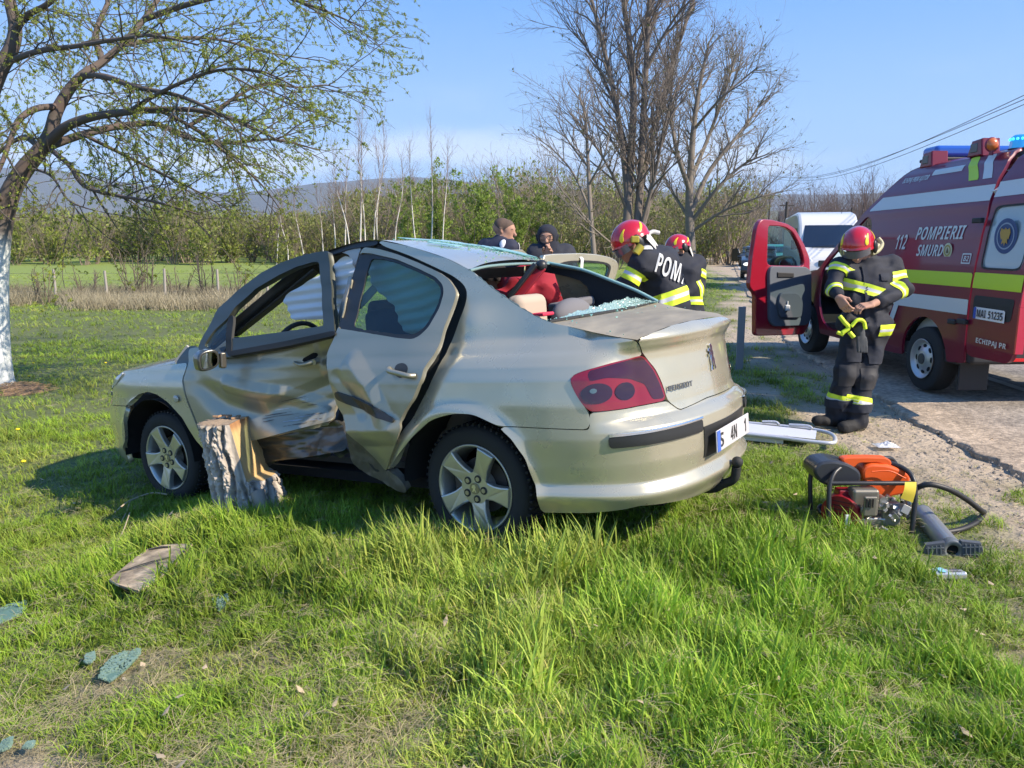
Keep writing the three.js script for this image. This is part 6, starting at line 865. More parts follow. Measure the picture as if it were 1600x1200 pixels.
function upper(label, foot, D, j, o) { // simpler figure: joints in sight-line coordinates
  const t = thing('person', label, 'person', foot), J = (x, y, d = 0) => at(x, y, D + d).sub(foot), P = {}; for (const k in j) P[k] = J(...j[k]);
  const C = { c: o.coat }, T = { c: o.legs ?? o.coat }, list = [prim(P.pel, P.che, o.w ?? 0.15, (o.w ?? 0.15) + 0.01, C), prim(P.che, P.nk, 0.14, 0.075, C), prim(P.s1, P.s2, 0.075, 0.075, C), prim(P.che.clone().lerp(P.s1, 0.7), P.che.clone().lerp(P.s2, 0.7), 0.11, 0.11, C), prim(P.s1, P.e1, 0.072, 0.06, C), prim(P.e1, P.h1.clone().lerp(P.e1, 0.2), 0.06, 0.045, C), prim(P.s2, P.e2, 0.072, 0.06, C), prim(P.e2, P.h2.clone().lerp(P.e2, 0.2), 0.06, 0.045, C), prim(P.nk, P.hd, 0.055, 0.055, { c: o.neck ?? SKIN, skin: true })];
  const hw = P.s2.clone().sub(P.s1).setY(0).normalize(); for (const s of [-1, 1]) { const hp = P.pel.clone().addScaledVector(hw, 0.09 * s), an = V(lerp(P.pel.x, 0, 0.7) + hw.x * 0.12 * s, 0.09, lerp(P.pel.z, 0, 0.7) + hw.z * 0.12 * s), kn = hp.clone().lerp(an, 0.5).addScaledVector(o.f.clone().setY(0).normalize(), 0.05); list.push(prim(hp, kn, 0.105, 0.082, T), prim(kn, an, 0.082, 0.065, T), prim(an.clone().add(V(0, -0.045, 0)), an.clone().add(V(0, -0.05, 0)).addScaledVector(o.f.clone().setY(0).normalize(), 0.16), 0.045, 0.04, { c: BLACK, k: 0.03 })); }
  const g = bodyGeo(list, { cell: o.cell ?? 0.014, wrinkle: o.wr ?? 0.010, k: 0.05 });
  const hands = [['h1', 'e1'], ['h2', 'e2']].map(([h, e]) => [prim(P[h].clone().lerp(P[e], 0.3), P[h], 0.032, 0.026, { c: o.glove ?? SKIN, skin: true }), ...hand(P[h], P[h].clone().sub(P[e]), o.palm ?? V(0.2, -0.9, 0.2), o.curl ?? 0.5, o.glove ?? SKIN)]).map((l) => bodyGeo(l, { cell: 0.006, wrinkle: 0, k: 0.02 }));
  const hg = bodyGeo(head(P.hd, o.f, o.u ?? V(0, 1, 0), o.face ?? SKIN), { cell: 0.006, wrinkle: 0, k: 0.02 });
  mesh('body', merge([g, hg, ...hands]), BODYMAT, t); return { t, g, hg, P, J };
}
{ // --- rescuer bending over the far side of the car
  const foot = V(1.15, groundY(1.15, -5.75), -5.75);
  const q = upper('person in fire kit bending over behind the boot, lettering across the back', foot, 5.8, { pel: [1044, 480, 0.1], che: [1026, 424, 0.08], nk: [1004, 398, 0.0], hd: [984, 384, -0.04], s1: [1004, 408, -0.14], s2: [1042, 404, 0.24], e1: [985, 440, -0.12], h1: [955, 452, 0.05], e2: [1030, 440, 0.42], h2: [985, 450, 0.42] }, { coat: NAVY, f: V(-0.85, -0.5, -0.1), u: V(-0.3, 0.9, 0.1), w: 0.17, wr: 0.014, cell: 0.011 });
  helmet(q.t, q.P.hd.clone().add(V(-0.005, 0.045, 0)), V(-0.72, -0.62, 0.22), V(-0.62, 0.78, 0.1), 0.98);
  mesh('helmet_lamp', [cyl(q.J(993, 396, -0.2), q.J(1002, 384, -0.2), 0.03), box(0.06, 0.05, 0.05, ...q.J(992, 374, -0.2).toArray(), 0.01)], std(rgb(0.35, 0.3, 0.03), 0.4), q.t);
  mesh('mask_strap', tube([q.J(1012, 366, -0.02), q.J(1020, 362, 0), q.J(1030, 364, 0.02)], 0.016, 10, 6), std(rgb(0.5, 0.49, 0.47), 0.7), q.t);
  const ax = q.P.che.clone().sub(q.P.pel).normalize();
  bands(q.t, q.g, q.P.pel, q.P.che, triple(0.005, 0.11), 'hem_band', 0.3); bands(q.t, q.g, q.P.s1, q.P.e1, triple(0.085, 0.09), 'sleeve_band', 0.13); bands(q.t, q.g, q.P.s2, q.P.e2, triple(0.12, 0.08), 'sleeve_band', 0.12);
  mesh('shoulder_patch', clip(q.g, (p) => Math.min(0.05 - Math.abs(p.x - q.J(1003, 386, 0).x), 0.022 - Math.abs(p.y - q.J(1003, 386, 0).y), p.z - q.P.nk.z), 0.008), SILVER, q.t);
  // lettering on the back, wrapped onto the cloth
  { const sh = font2.generateShapes('POMPIERII', 0.1), c0 = q.J(1030, 409, -0.3), tris = []; const e = new THREE.ShapeGeometry(sh, 5).toNonIndexed(), p = e.attributes.position, P = q.g.attributes.position, rx = V(0.86, -0.36, 0).normalize(), ry = V(0.28, 0.96, 0).normalize();
    const out = new Float32Array(p.count * 3); for (let i = 0; i < p.count; i++) { const w = c0.clone().addScaledVector(rx, p.getX(i) * 0.76).addScaledVector(ry, (p.getY(i) - 0.05) * 1.4); let bz = -9; for (let k = 0; k < P.count; k += 1) { const dx = P.getX(k) - w.x, dy = P.getY(k) - w.y; if (dx * dx + dy * dy < 0.00018 && P.getZ(k) > bz) bz = P.getZ(k); } out.set([w.x, w.y, bz > -8 ? bz + 0.008 : NaN], i * 3); }
    const keep = []; for (let i = 0; i < p.count; i += 3) { if ([0, 1, 2].every((c) => Number.isFinite(out[(i + c) * 3 + 2]))) for (let c = 0; c < 9; c++) keep.push(out[i * 3 + c]); }
    const lg = new THREE.BufferGeometry(); lg.setAttribute('position', new THREE.Float32BufferAttribute(keep, 3)); lg.computeVertexNormals(); mesh('back_lettering', lg, SILVER, q.t); }
}
{ // --- second rescuer behind
  const c = at(1074, 440, 7.6), foot = V(c.x, groundY(c.x, c.z), c.z);
  const q = upper('person in dark fire kit and red helmet half hidden behind the bending rescuer', foot, 7.6, { pel: [1072, 490, 0.02], che: [1072, 430, 0], nk: [1066, 402, 0], hd: [1058, 390, -0.03], s1: [1052, 412, -0.05], s2: [1088, 412, 0.04], e1: [1044, 445, -0.1], h1: [1030, 455, -0.2], e2: [1092, 448, -0.02], h2: [1068, 462, -0.18] }, { coat: NAVY, f: V(-0.85, -0.4, 0.3), w: 0.15 });
  helmet(q.t, q.P.hd.clone().add(V(0, 0.03, 0)), V(-0.8, -0.3, 0.4), V(-0.25, 0.9, 0), 0.86);
  bands(q.t, q.g, q.P.s2, q.P.e2, triple(0.10, 0.08), 'sleeve_band', 0.12); bands(q.t, q.g, q.P.e2, q.P.h2, triple(0.03, 0.07), 'sleeve_band', 0.1); bands(q.t, q.g, q.P.pel, q.P.che, triple(0.08, 0.08), 'hem_band', 0.25);
}
{ // --- bare-headed man in profile
  const c = at(775, 400, 7.1), foot = V(c.x, groundY(c.x, c.z), c.z);
  const q = upper('bare-headed person in navy jacket and white shirt, in profile beyond the car roof', foot, 7.1, { pel: [774, 492, 0], che: [774, 418, 0], nk: [783, 380, 0], hd: [788, 362, 0], s1: [760, 387, 0.05], s2: [796, 388, -0.1], e1: [748, 435, 0.05], h1: [760, 465, -0.15], e2: [800, 435, -0.12], h2: [805, 462, -0.25] }, { coat: rgb(0.018, 0.022, 0.045), f: V(0.93, -0.08, 0.28), w: 0.14 });
  const f = V(0.93, -0.08, 0.28).normalize(); mesh('hair', clip(q.hg, (p) => { const d = p.clone().sub(q.P.hd), a = d.dot(f); return a < 0.015 ? d.y - 0.022 - 0.75 * Math.min(0, a + 0.02) * -1 : d.y - 0.012 - 0.75 * (a - 0.015); }, 0.0035), std(rgb(0.10, 0.068, 0.05), 0.95), q.t);
  mesh('white_shirt', clip(q.g, (p, n) => { const d = p.clone().sub(q.P.nk), a = d.dot(f); return Math.min(0.02 - Math.abs(0) - 0 + 0.02 - Math.abs(d.clone().addScaledVector(f, -a).setY(0).length() - 0.0) * 0.6 + 0.01, a - 0.02, -d.y - 0.0); }, 0.007), std(rgb(0.75, 0.75, 0.78), 0.8), q.t);
  { const c = q.J(787, 390, -0.13); mesh('white_collar', new THREE.SphereGeometry(1, 16, 12).scale(0.05, 0.09, 0.05).translate(c.x, c.y, c.z), std(rgb(0.75, 0.75, 0.78), 0.8), q.t); }
  for (const s of [-1, 1]) { const r = f.clone().cross(V(0, 1, 0)).normalize(), e = q.P.hd.clone().addScaledVector(f, 0.081).addScaledVector(r, 0.03 * s).add(V(0, 0.008, 0)); mesh('eye', new THREE.SphereGeometry(0.009, 8, 6).translate(e.x, e.y, e.z), BLACKM, q.t); const b = e.clone().add(V(0, 0.02, 0)).addScaledVector(f, 0.008); mesh('eyebrow', bar(b.clone().addScaledVector(r, 0.018), b.clone().addScaledVector(r, -0.018), 0.008, 0.006), std(rgb(0.08, 0.05, 0.03), 0.9), q.t); }
}
{ // --- hooded man
  const c = at(860, 405, 7.0), foot = V(c.x, groundY(c.x, c.z), c.z);
  const q = upper('person in black hood and navy jacket pointing a raised finger beyond the open rear door', foot, 7.0, { pel: [862, 498, 0], che: [861, 424, 0], nk: [858, 391, 0], hd: [855, 373, -0.02], s1: [837, 396, 0], s2: [884, 396, 0.02], e1: [832, 436, -0.12], h1: [852, 404, -0.3], e2: [898, 440, -0.05], h2: [880, 455, -0.25] }, { coat: rgb(0.02, 0.023, 0.034), f: V(-0.12, -0.05, 1), w: 0.155, curl: 0.55, palm: V(-0.6, 0.1, 0.7), neck: rgb(0.015, 0.017, 0.026) });
  const f = V(-0.12, -0.05, 1).normalize(), r = V(1, 0, 0.12).normalize(), cc = q.P.hd.clone().addScaledVector(f, 0.07).add(V(0, 0.012, 0));
  mesh('balaclava', clip(q.hg, (p) => { const d = p.clone().sub(cc), a = d.dot(r), b = d.y; const out = Math.hypot(a / 0.058, b / 0.052) - 1; return d.dot(f) < -0.07 ? 1 : out; }, 0.009), std(rgb(0.016, 0.018, 0.028), 0.95), q.t);
  mesh('hood_skirt', [cyl(q.P.nk.clone().add(V(0, -0.05, 0)), q.P.nk.clone().add(V(0, 0.08, 0)), 0.13, 0.085, 18)], std(rgb(0.016, 0.018, 0.028), 0.95), q.t);
  for (const s of [-1, 1]) { const e = q.P.hd.clone().addScaledVector(f, 0.080).addScaledVector(r, 0.031 * s).add(V(0, 0.012, 0)); mesh('eye', new THREE.SphereGeometry(0.010, 8, 6).translate(e.x, e.y, e.z), BLACKM, q.t); const rim = new THREE.TorusGeometry(0.024, 0.0028, 6, 18); rim.scale(1.2, 0.85, 1); rim.translate(e.x, e.y, e.z + 0.018); mesh('spectacle_rim', rim, BLACKM, q.t); }
  const fp = q.P.h1, fg = bodyGeo([prim(fp.clone().add(V(0.02, 0.07, 0.02)), fp.clone().add(V(0.03, 0.125, 0.02)), 0.0095, 0.009, { c: SKIN, skin: true }), prim(fp.clone().add(V(0.0, 0.02, 0.01)), fp.clone().add(V(0.02, 0.07, 0.02)), 0.016, 0.011, { c: SKIN, skin: true })], { cell: 0.005, wrinkle: 0 }); mesh('raised_finger', fg, BODYMAT, q.t);
}
{ // --- medic in red leaning in through the far rear door
  const w = (px, py, z) => toWorld(carAt(px, py, { z })), pel = w(888, 470, 1.0), foot = V(pel.x + 0.15, groundY(pel.x, pel.z), pel.z - 0.05), L = (p) => p.sub(foot);
  const t = thing('person', 'person in a plain red top leaning into the car through the far rear door', 'person', foot);
  const RED = { c: rgb(0.33, 0.013, 0.028) }, P = { pel: L(w(878, 468, 1.0)), mid: L(w(850, 452, 0.92)), che: L(w(818, 448, 0.85)), nk: L(w(792, 444, 0.8)), hd: L(w(776, 440, 0.78)) };
  const s1 = L(w(808, 452, 0.62)), e1 = L(w(790, 470, 0.55)), h1 = L(w(772, 462, 0.5));
  const g = bodyGeo([prim(P.pel, P.mid, 0.17, 0.165, RED), prim(P.mid, P.che, 0.165, 0.155, RED), prim(P.che, P.nk, 0.14, 0.07, RED), prim(s1, P.che, 0.08, 0.11, RED), prim(s1, e1, 0.07, 0.06, RED), prim(e1, h1, 0.055, 0.045, RED), prim(P.nk, P.hd, 0.055, 0.055, { c: SKIN, skin: true }), prim(P.pel.clone().add(V(-0.08, -0.05, 0)), V(-0.05, 0.5, 0.05), 0.12, 0.09, { c: rgb(0.03, 0.03, 0.04) }), prim(V(-0.05, 0.5, 0.05), V(0.0, 0.08, 0), 0.09, 0.07, { c: rgb(0.03, 0.03, 0.04) }), prim(P.pel.clone().add(V(0.1, -0.05, -0.05)), V(0.18, 0.5, -0.08), 0.12, 0.09, { c: rgb(0.03, 0.03, 0.04) }), prim(V(0.18, 0.5, -0.08), V(0.2, 0.08, -0.1), 0.09, 0.07, { c: rgb(0.03, 0.03, 0.04) })], { cell: 0.012, wrinkle: 0.012 });
  const hg = bodyGeo([...head(P.hd, V(-0.8, -0.5, 0.1), V(-0.3, 0.8, 0)), ...hand(h1, V(-0.8, -0.3, 0.3), V(0, -1, 0), 0.5)], { cell: 0.006, wrinkle: 0, k: 0.02 });
  mesh('body', merge([g, hg]), BODYMAT, t); mesh('hair', clip(hg, (p) => p.y - P.hd.y - 0.01, 0.008), std(rgb(0.03, 0.022, 0.018), 0.9), t);
  mesh('grey_strap', tube([L(w(874, 437, 0.83)), L(w(884, 444, 0.84)), L(w(882, 456, 0.83)), L(w(878, 462, 0.83))], 0.012, 12, 6), SILVER, t);
}
{ // --- far walker on the path
  const b = at(1139, 385, 70); b.y = groundY(b.x, b.z) + 0.01; const t = thing('person', 'far walker in pale grey top and dark trousers on the dirt path', 'person', b), c = rgb(0.32, 0.36, 0.40), d = rgb(0.05, 0.05, 0.06);
  mesh('body', bodyGeo([prim(V(0, 0.95, 0), V(0, 1.38, 0), 0.15, 0.17, { c }), prim(V(-0.17, 1.42, 0), V(0.17, 1.42, 0), 0.08, 0.08, { c }), prim(V(0, 1.45, 0), V(0, 1.56, 0), 0.06, 0.06, { c: SKIN }), prim(V(0, 1.62, 0), V(0, 1.68, 0), 0.09, 0.09, { c: SKIN }), prim(V(-0.2, 1.42, 0), V(-0.25, 1.1, 0.02), 0.06, 0.05, { c }), prim(V(-0.25, 1.1, 0.02), V(-0.22, 0.85, 0.1), 0.045, 0.04, { c: SKIN }), prim(V(0.2, 1.42, 0), V(0.26, 1.1, 0), 0.06, 0.05, { c }), prim(V(0.26, 1.1, 0), V(0.24, 0.86, -0.08), 0.045, 0.04, { c: SKIN }), prim(V(-0.08, 0.92, 0), V(-0.09, 0.48, 0.08), 0.1, 0.075, { c: d }), prim(V(-0.09, 0.48, 0.08), V(-0.09, 0.06, 0.04), 0.075, 0.055, { c: d }), prim(V(0.08, 0.92, 0), V(0.1, 0.48, -0.05), 0.1, 0.075, { c: d }), prim(V(0.1, 0.48, -0.05), V(0.1, 0.1, -0.2), 0.075, 0.055, { c: d })], { cell: 0.03, wrinkle: 0 }), BODYMAT, t);
}
// ---------------------------------------------------------------- ambulance
{
  const vo = V(4.335, 0.045, -8.08), v = thing('ambulance', 'dark red high-roof ambulance with white and lime stripes, front and rear doors open', 'ambulance', vo, 0.03);
  const vI = new THREE.Matrix4().makeRotationY(0.03).setPosition(vo).invert();
  const MAROON = phys(rgb(0.165, 0.005, 0.028), 0.4, 0.0, { clearcoat: 0.55, clearcoatRoughness: 0.08, specularIntensity: 0.6 }), WHITE = std(rgb(0.62, 0.62, 0.60), 0.45), LIME = std(rgb(0.52, 0.68, 0.02), 0.45), DARK = std(rgb(0.02, 0.02, 0.022), 0.6), GREY = std(rgb(0.10, 0.115, 0.14), 0.75), INNER = std(rgb(0.55, 0.56, 0.58), 0.6);
  const XI = [[0.25, 0.05], [0.4, 0.015], [0.6, 0.0], [1.0, 0.0], [1.15, 0.008], [1.3, 0.02], [1.6, 0.055], [1.85, 0.10], [1.9, 0.105], [2.1, 0.17], [2.3, 0.27], [2.4, 0.36], [2.45, 0.5], [2.48, 0.8]];
  const P = (z, y, o = 0) => V(table(XI, y) - o, y, -z), N = (z, y) => { const e = 0.01, d = (table(XI, y + e) - table(XI, y - e)) / (2 * e); return V(-1, d, 0).normalize(); };
  const sheetL = (poly, holes = [], o = 0, opt = {}) => sheet(poly, holes, (z, y) => P(z, y, o + (opt.rel ? opt.rel(z, y) : 0)), N, { cell: 0.03, flange: 0.03, ...opt });
  const arch = (z0, r = 0.425) => { const a = []; for (let k = -2; k <= 20; k++) { const t = Math.PI * k / 18; a.push([z0 + Math.cos(t) * r, 0.36 + Math.sin(t) * r]); } return a; };
  const outer = [[-0.72, 0.40], [-0.72, 1.3], [-0.715, 1.7], [-0.70, 2.0], [-0.66, 2.3], [-0.6, 2.43], [0.9, 2.44], [1.12, 2.38], [1.55, 2.06], [2.3, 1.53], [2.75, 1.2], [3.3, 1.06], [3.7, 0.92], [3.85, 0.6], [3.8, 0.32], [0.6, 0.32], [-0.3, 0.36]];
  const doorHole = [[1.42, 0.42], [1.40, 1.2], [1.45, 1.78], [1.62, 1.9], [2.0, 1.64], [2.62, 1.2], [2.66, 0.8], [2.5, 0.5], [2.3, 0.42]];
  mesh('side_panel', sheetL(outer, [arch(0), arch(3.02), chaikin(doorHole, 0.06)]), MAROON, v);
  const side = (poly, mat, nm, o = 0.004) => mesh(nm, sheetL(poly, [], o, { flange: 0, cell: 0.02 }), mat, v);
  // pressed field line and seams as narrow grooves
  const groove = (pts) => { for (let i = 0; i < pts.length - 1; i++) { const [a, b] = [pts[i], pts[i + 1]], dx = b[0] - a[0], dy = b[1] - a[1], l = Math.hypot(dx, dy), nx = -dy / l * 0.007, ny = dx / l * 0.007; side([[a[0] + nx, a[1] + ny], [b[0] + nx, b[1] + ny], [b[0] - nx, b[1] - ny], [a[0] - nx, a[1] - ny]], DARK, 'panel_seam', 0.002); } };
  groove([[-0.70, 1.885], [1.3, 1.885]]); groove([[1.34, 0.45], [1.33, 1.86]]);
  for (const q of [[[-0.52, 1.29], [-0.52, 1.80], [1.22, 1.80], [1.22, 1.29], [-0.52, 1.29]]]) groove(q);
  side([[-0.70, 1.935], [-0.69, 2.085], [1.40, 2.085], [1.60, 1.95], [1.62, 1.935]], WHITE, 'white_stripe');
  side([[-0.715, 1.125], [-0.715, 1.262], [1.33, 1.262], [1.33, 1.125]], LIME, 'lime_stripe');
  side([[-0.715, 0.865], [-0.715, 1.01], [1.33, 1.01], [1.33, 0.93], [0.9, 0.93], [0.6, 0.865]], WHITE, 'white_stripe');
  side([[0.52, 0.88], [0.62, 0.88], [0.82, 0.45], [0.72, 0.45]], WHITE, 'slash', 0.008); side([[0.70, 0.90], [0.84, 0.90], [1.04, 0.45], [0.90, 0.45]], LIME, 'slash', 0.008);
  side([[-0.38, 2.15], [-0.10, 2.40], [0.04, 2.40], [-0.22, 2.15]], LIME, 'slash'); side([[-0.58, 2.15], [-0.36, 2.40], [-0.24, 2.39], [-0.44, 2.15]], WHITE, 'slash'); side([[0.02, 2.27], [0.02, 2.33], [0.56, 2.33], [0.56, 2.27]], WHITE, 'white_stripe');
  const text = (s, z0, z1, y, h, mat = WHITE, slant = 0.15) => { const g = new THREE.ShapeGeometry(font2.generateShapes(s, 0.1), 4); g.computeBoundingBox(); const b = g.boundingBox, p = g.attributes.position, nrm = []; for (let i = 0; i < p.count; i++) { const u = (p.getX(i) - b.min.x) / (b.max.x - b.min.x), w = (p.getY(i) - b.min.y) / (b.max.y - b.min.y), q = P(lerp(z0, z1, u) - slant * w * h, y + w * h, 0.007); p.setXYZ(i, q.x, q.y, q.z); } g.computeVertexNormals(); return g; };
  mesh('lettering', text('POMPIERII', 0.40, -0.44, 1.58, 0.135), WHITE, v); mesh('lettering', text('SMURD', 0.32, -0.15, 1.41, 0.12), WHITE, v); mesh('lettering', text('112', 0.80, 0.58, 1.48, 0.16), WHITE, v); mesh('lettering', text('ECHIPAJ PRIM AJUTOR', 1.12, 0.60, 2.215, 0.07), WHITE, v);
  { const c = P(-0.24, 1.47, 0.008), g = new THREE.CircleGeometry(0.075, 28); g.rotateY(-Math.PI / 2); g.translate(c.x, c.y, c.z); const e = mesh('round_emblem', g, std(rgb(0.62, 0.6, 0.42), 0.5), v); const h = new THREE.RingGeometry(0.042, 0.056, 24); h.rotateY(-Math.PI / 2); h.translate(c.x - 0.004, c.y, c.z); mesh('emblem_ring', h, std(rgb(0.35, 0.28, 0.05), 0.5), e); const k = extr([[-0.02, -0.02], [0, 0.03], [0.02, -0.02], [0.012, -0.026], [-0.012, -0.026]], 0.003); k.rotateY(-Math.PI / 2); k.translate(c.x - 0.002, c.y, c.z); mesh('emblem_mark', k, std(rgb(0.12, 0.1, 0.05), 0.5), e); }
  { const fr = [[-0.50, 1.345], [-0.50, 1.445], [-0.64, 1.445], [-0.64, 1.345]], inn = [[-0.512, 1.357], [-0.512, 1.433], [-0.628, 1.433], [-0.628, 1.357]]; mesh('class_plate', sheetL(fr, [inn], 0.006, { flange: 0, cell: 0.008 }), WHITE, v); mesh('lettering', text('B2', -0.53, -0.61, 1.37, 0.05), WHITE, v); }
  // right side, roof, bonnet, cabin shell
  const W = 1.9; mesh('right_side', sheet(outer, [arch(0), arch(3.02)], (z, y) => V(W - table(XI, y), y, -z), (z, y) => V(1, 0, 0), { cell: 0.06, flange: 0 }), MAROON, v);
  const roofLine = [[-0.62, 2.435], [0.9, 2.445], [1.15, 2.38]];
  mesh('roof', quadGrid((a, b) => { const z = lerp(-0.62, 1.15, b), y = b > 0.86 ? lerp(2.445, 2.38, (b - 0.86) / 0.14) : 2.44; const x0 = table(XI, y); return V(lerp(x0, W - x0, a), y + 0.035 * Math.sin(Math.PI * a), -z); }, 20, 20), MAROON, v);
  mesh('fairing', quadGrid((a, b) => { const z = lerp(1.15, 1.62, b), y = lerp(2.38, 2.0, b), x0 = table(XI, y); return V(lerp(x0, W - x0, a), y + 0.04 * Math.sin(Math.PI * a), -z - 0.1 * Math.sin(Math.PI * a)); }, 20, 8), MAROON, v);
  mesh('windscreen', quadGrid((a, b) => { const z = lerp(1.66, 2.75, b), y = lerp(1.98, 1.2, b), x0 = table(XI, y) + 0.03; return V(lerp(x0, W - x0, a), y, -z - 0.16 * Math.sin(Math.PI * a)); }, 14, 6), CGLASS, v);
  mesh('bonnet', quadGrid((a, b) => { const z = lerp(2.75, 3.95, b), y = lerp(1.19, 0.84, b * b), x0 = 0.02 + 0.05 * b; return V(lerp(x0, W - x0, a), y + 0.03 * Math.sin(Math.PI * a), -z - 0.12 * Math.sin(Math.PI * a) * b); }, 14, 8), MAROON, v);
  mesh('front_bumper', box(1.84, 0.5, 0.2, W / 2, 0.56, -3.92, 0.06), DARK, v);
  mesh('floor', [box(1.8, 0.12, 4.3, W / 2, 0.42, -1.6), box(1.84, 0.22, 0.16, W / 2, 0.50, 0.72, 0.04), box(0.3, 0.3, 0.03, 0.26, 0.24, 0.50, 0.01)], DARK, v);
  mesh('rear_reflector', box(0.34, 0.03, 0.02, 0.52, 0.44, 0.805), std(rgb(0.6, 0.02, 0.02), 0.3), v);
  mesh('bulkhead', box(1.5, 1.4, 0.04, W / 2, 1.15, -1.36), INNER, v); mesh('patient_floor', box(1.7, 0.04, 1.9, W / 2, 0.52, -0.4), INNER, v);
  mesh('stretcher_cabinet', box(0.5, 1.4, 1.6, 1.55, 1.2, -0.4, 0.03), INNER, v); mesh('inner_wall', box(0.03, 1.2, 1.9, 0.14, 1.1, -0.4), INNER, v);
  mesh('seat', [box(0.5, 0.2, 0.5, 0.4, 0.85, -1.85, 0.06), box(0.48, 0.7, 0.14, 0.4, 1.2, -1.55, 0.06), box(0.5, 0.2, 0.5, 1.4, 0.85, -1.85, 0.06), box(0.48, 0.7, 0.14, 1.4, 1.2, -1.55, 0.06)], CABIN, v);
  mesh('dashboard', box(1.7, 0.4, 0.4, W / 2, 1.0, -2.7, 0.1), CABIN, v);
  for (const [z, x] of [[0, 0.12], [3.02, 0.12], [0, 1.78], [3.02, 1.78]]) {
    const w = new THREE.Group(); w.name = 'wheel'; w.position.set(x, 0.34, -z); w.rotation.y = x > 1 ? Math.PI : 0; v.add(w);
    const ty = lathe([[0.2, -0.1], [0.27, -0.115], [0.325, -0.1], [0.34, -0.06], [0.34, 0.06], [0.325, 0.1], [0.2, 0.1]], 40); ty.rotateZ(Math.PI / 2); const T = mesh('tyre', ty, RUBBER, w);
    const ST = std(rgb(0.5, 0.5, 0.5), 0.35, 0.6), rimG = lathe([[0.205, 0.11], [0.212, 0.118], [0.2, 0.115], [0.19, 0.09], [0.165, 0.075], [0.155, 0.08], [0.09, 0.1], [0.085, 0.11], [0.0, 0.112]], 40); rimG.rotateZ(Math.PI / 2); mesh('rim', rimG, ST, w);
    const slots = []; for (let k = 0; k < 8; k++) { const a = k / 8 * 6.283, g = new THREE.SphereGeometry(0.03, 10, 6); g.scale(0.3, 0.7, 1.1); g.translate(-0.086, 0.137, 0); g.rotateX(a); slots.push(g); } mesh('vent_slot', slots, NIGHT, w);
    mesh('hub_cap', cyl(V(-0.10, 0, 0), V(-0.122, 0, 0), 0.06, 0.055, 20), std(rgb(0.05, 0.05, 0.05), 0.5), w);
  }
  for (const z of [0, 3.02]) { const g = new THREE.CylinderGeometry(0.43, 0.43, 0.5, 30, 1, true, -Math.PI / 2, Math.PI); g.rotateX(-Math.PI / 2); g.rotateY(Math.PI / 2); g.translate(0.3, 0.36, -z); mesh('wheel_housing', g, NIGHT, v); }
  const toV = (p) => p.applyMatrix4(vI);
  { // front door swung open: inside towards us
    const hp = toV(at(1259, 470, 10.95)), fp = toV(at(1170, 470, 10.3)), ax = fp.clone().sub(hp).setY(0).normalize(), az = ax.clone().cross(V(0, 1, 0)), B = new THREE.Matrix4().makeBasis(ax, V(0, 1, 0), az).setPosition(hp.clone().setY(0)), BI = B.clone().invert();
    const pl = (l) => l.map(([a, b]) => { const o = toV(V(0, EYE, 0)).applyMatrix4(BI), d = toV(at(a, b, 10)).applyMatrix4(BI).sub(o), k = -o.z / d.z; const q = o.addScaledVector(d, k); return [q.x, q.y]; });
    const door = [[1166.5, 447], [1171, 400], [1178, 355], [1184, 344], [1200, 345], [1223, 350.6], [1236, 358], [1250, 382], [1259, 404], [1259, 505], [1250, 521], [1176, 523], [1176, 458]], win = [[1194, 351.5], [1210, 352], [1222, 354], [1234, 362], [1244, 381], [1250, 398], [1252, 410], [1249, 417], [1197, 416], [1192, 411.5]];
    const g = extr(chaikin(pl(door), 0.03), 0.05, 0.012, [chaikin(pl(win), 0.03)]); g.translate(0, 0, -0.05); g.applyMatrix4(B); const D = mesh('open_front_door', g, phys(rgb(0.30, 0.008, 0.025), 0.3, 0, { clearcoat: 1 }), v);
    const tr = extr(chaikin(pl([[1196, 417], [1250, 418], [1257, 425], [1257, 497], [1250, 506], [1200, 508], [1194, 500], [1193, 425]]), 0.03), 0.03, 0.012); tr.rotateY(0); const flip = az.z > 0 ? 1 : -1; tr.translate(0, 0, flip > 0 ? 0.012 : -0.1); tr.applyMatrix4(B); mesh('door_trim', tr, GREY, D);
    const pk = extr(chaikin(pl([[1206, 458], [1232, 458], [1240, 470], [1238, 494], [1206, 494], [1203, 475]]), 0.03), 0.03, 0.012); pk.translate(0, 0, flip > 0 ? 0.05 : -0.14); pk.applyMatrix4(B); mesh('door_pocket', pk, std(rgb(0.07, 0.08, 0.10), 0.8), D);
    const hg = extr(pl([[1204, 426], [1228, 427], [1228, 432], [1204, 432]]), 0.02, 0.008); hg.translate(0, 0, flip > 0 ? 0.05 : -0.12); hg.applyMatrix4(B); mesh('grab_handle', hg, DARK, D);
    const gl = extr(chaikin(pl(win), 0.03), 0.004); gl.translate(0, 0, -0.03); gl.applyMatrix4(B); mesh('door_glass', gl, phys(rgb(0.7, 0.8, 0.76), 0.03, 0, { transmission: 1 }), D);
    const bt = toV(at(1230, 481, 10.5)); mesh('hand_gel', [box(0.07, 0.08, 0.05, bt.x, bt.y, bt.z, 0.015), cyl(bt.clone().add(V(0, 0.04, 0)), bt.clone().add(V(0, 0.09, 0)), 0.012)], WHITE, D);
    const mq = pl([[1214, 412], [1219, 404], [1232, 401], [1243, 403], [1249, 411], [1249, 419], [1238, 420], [1219, 419]]), mg = extr(chaikin(mq, 0.03), 0.05, 0.02); mg.translate(0, 0, flip > 0 ? -0.16 : 0.06); mg.applyMatrix4(B); const M = mesh('wing_mirror', mg, DARK, D);
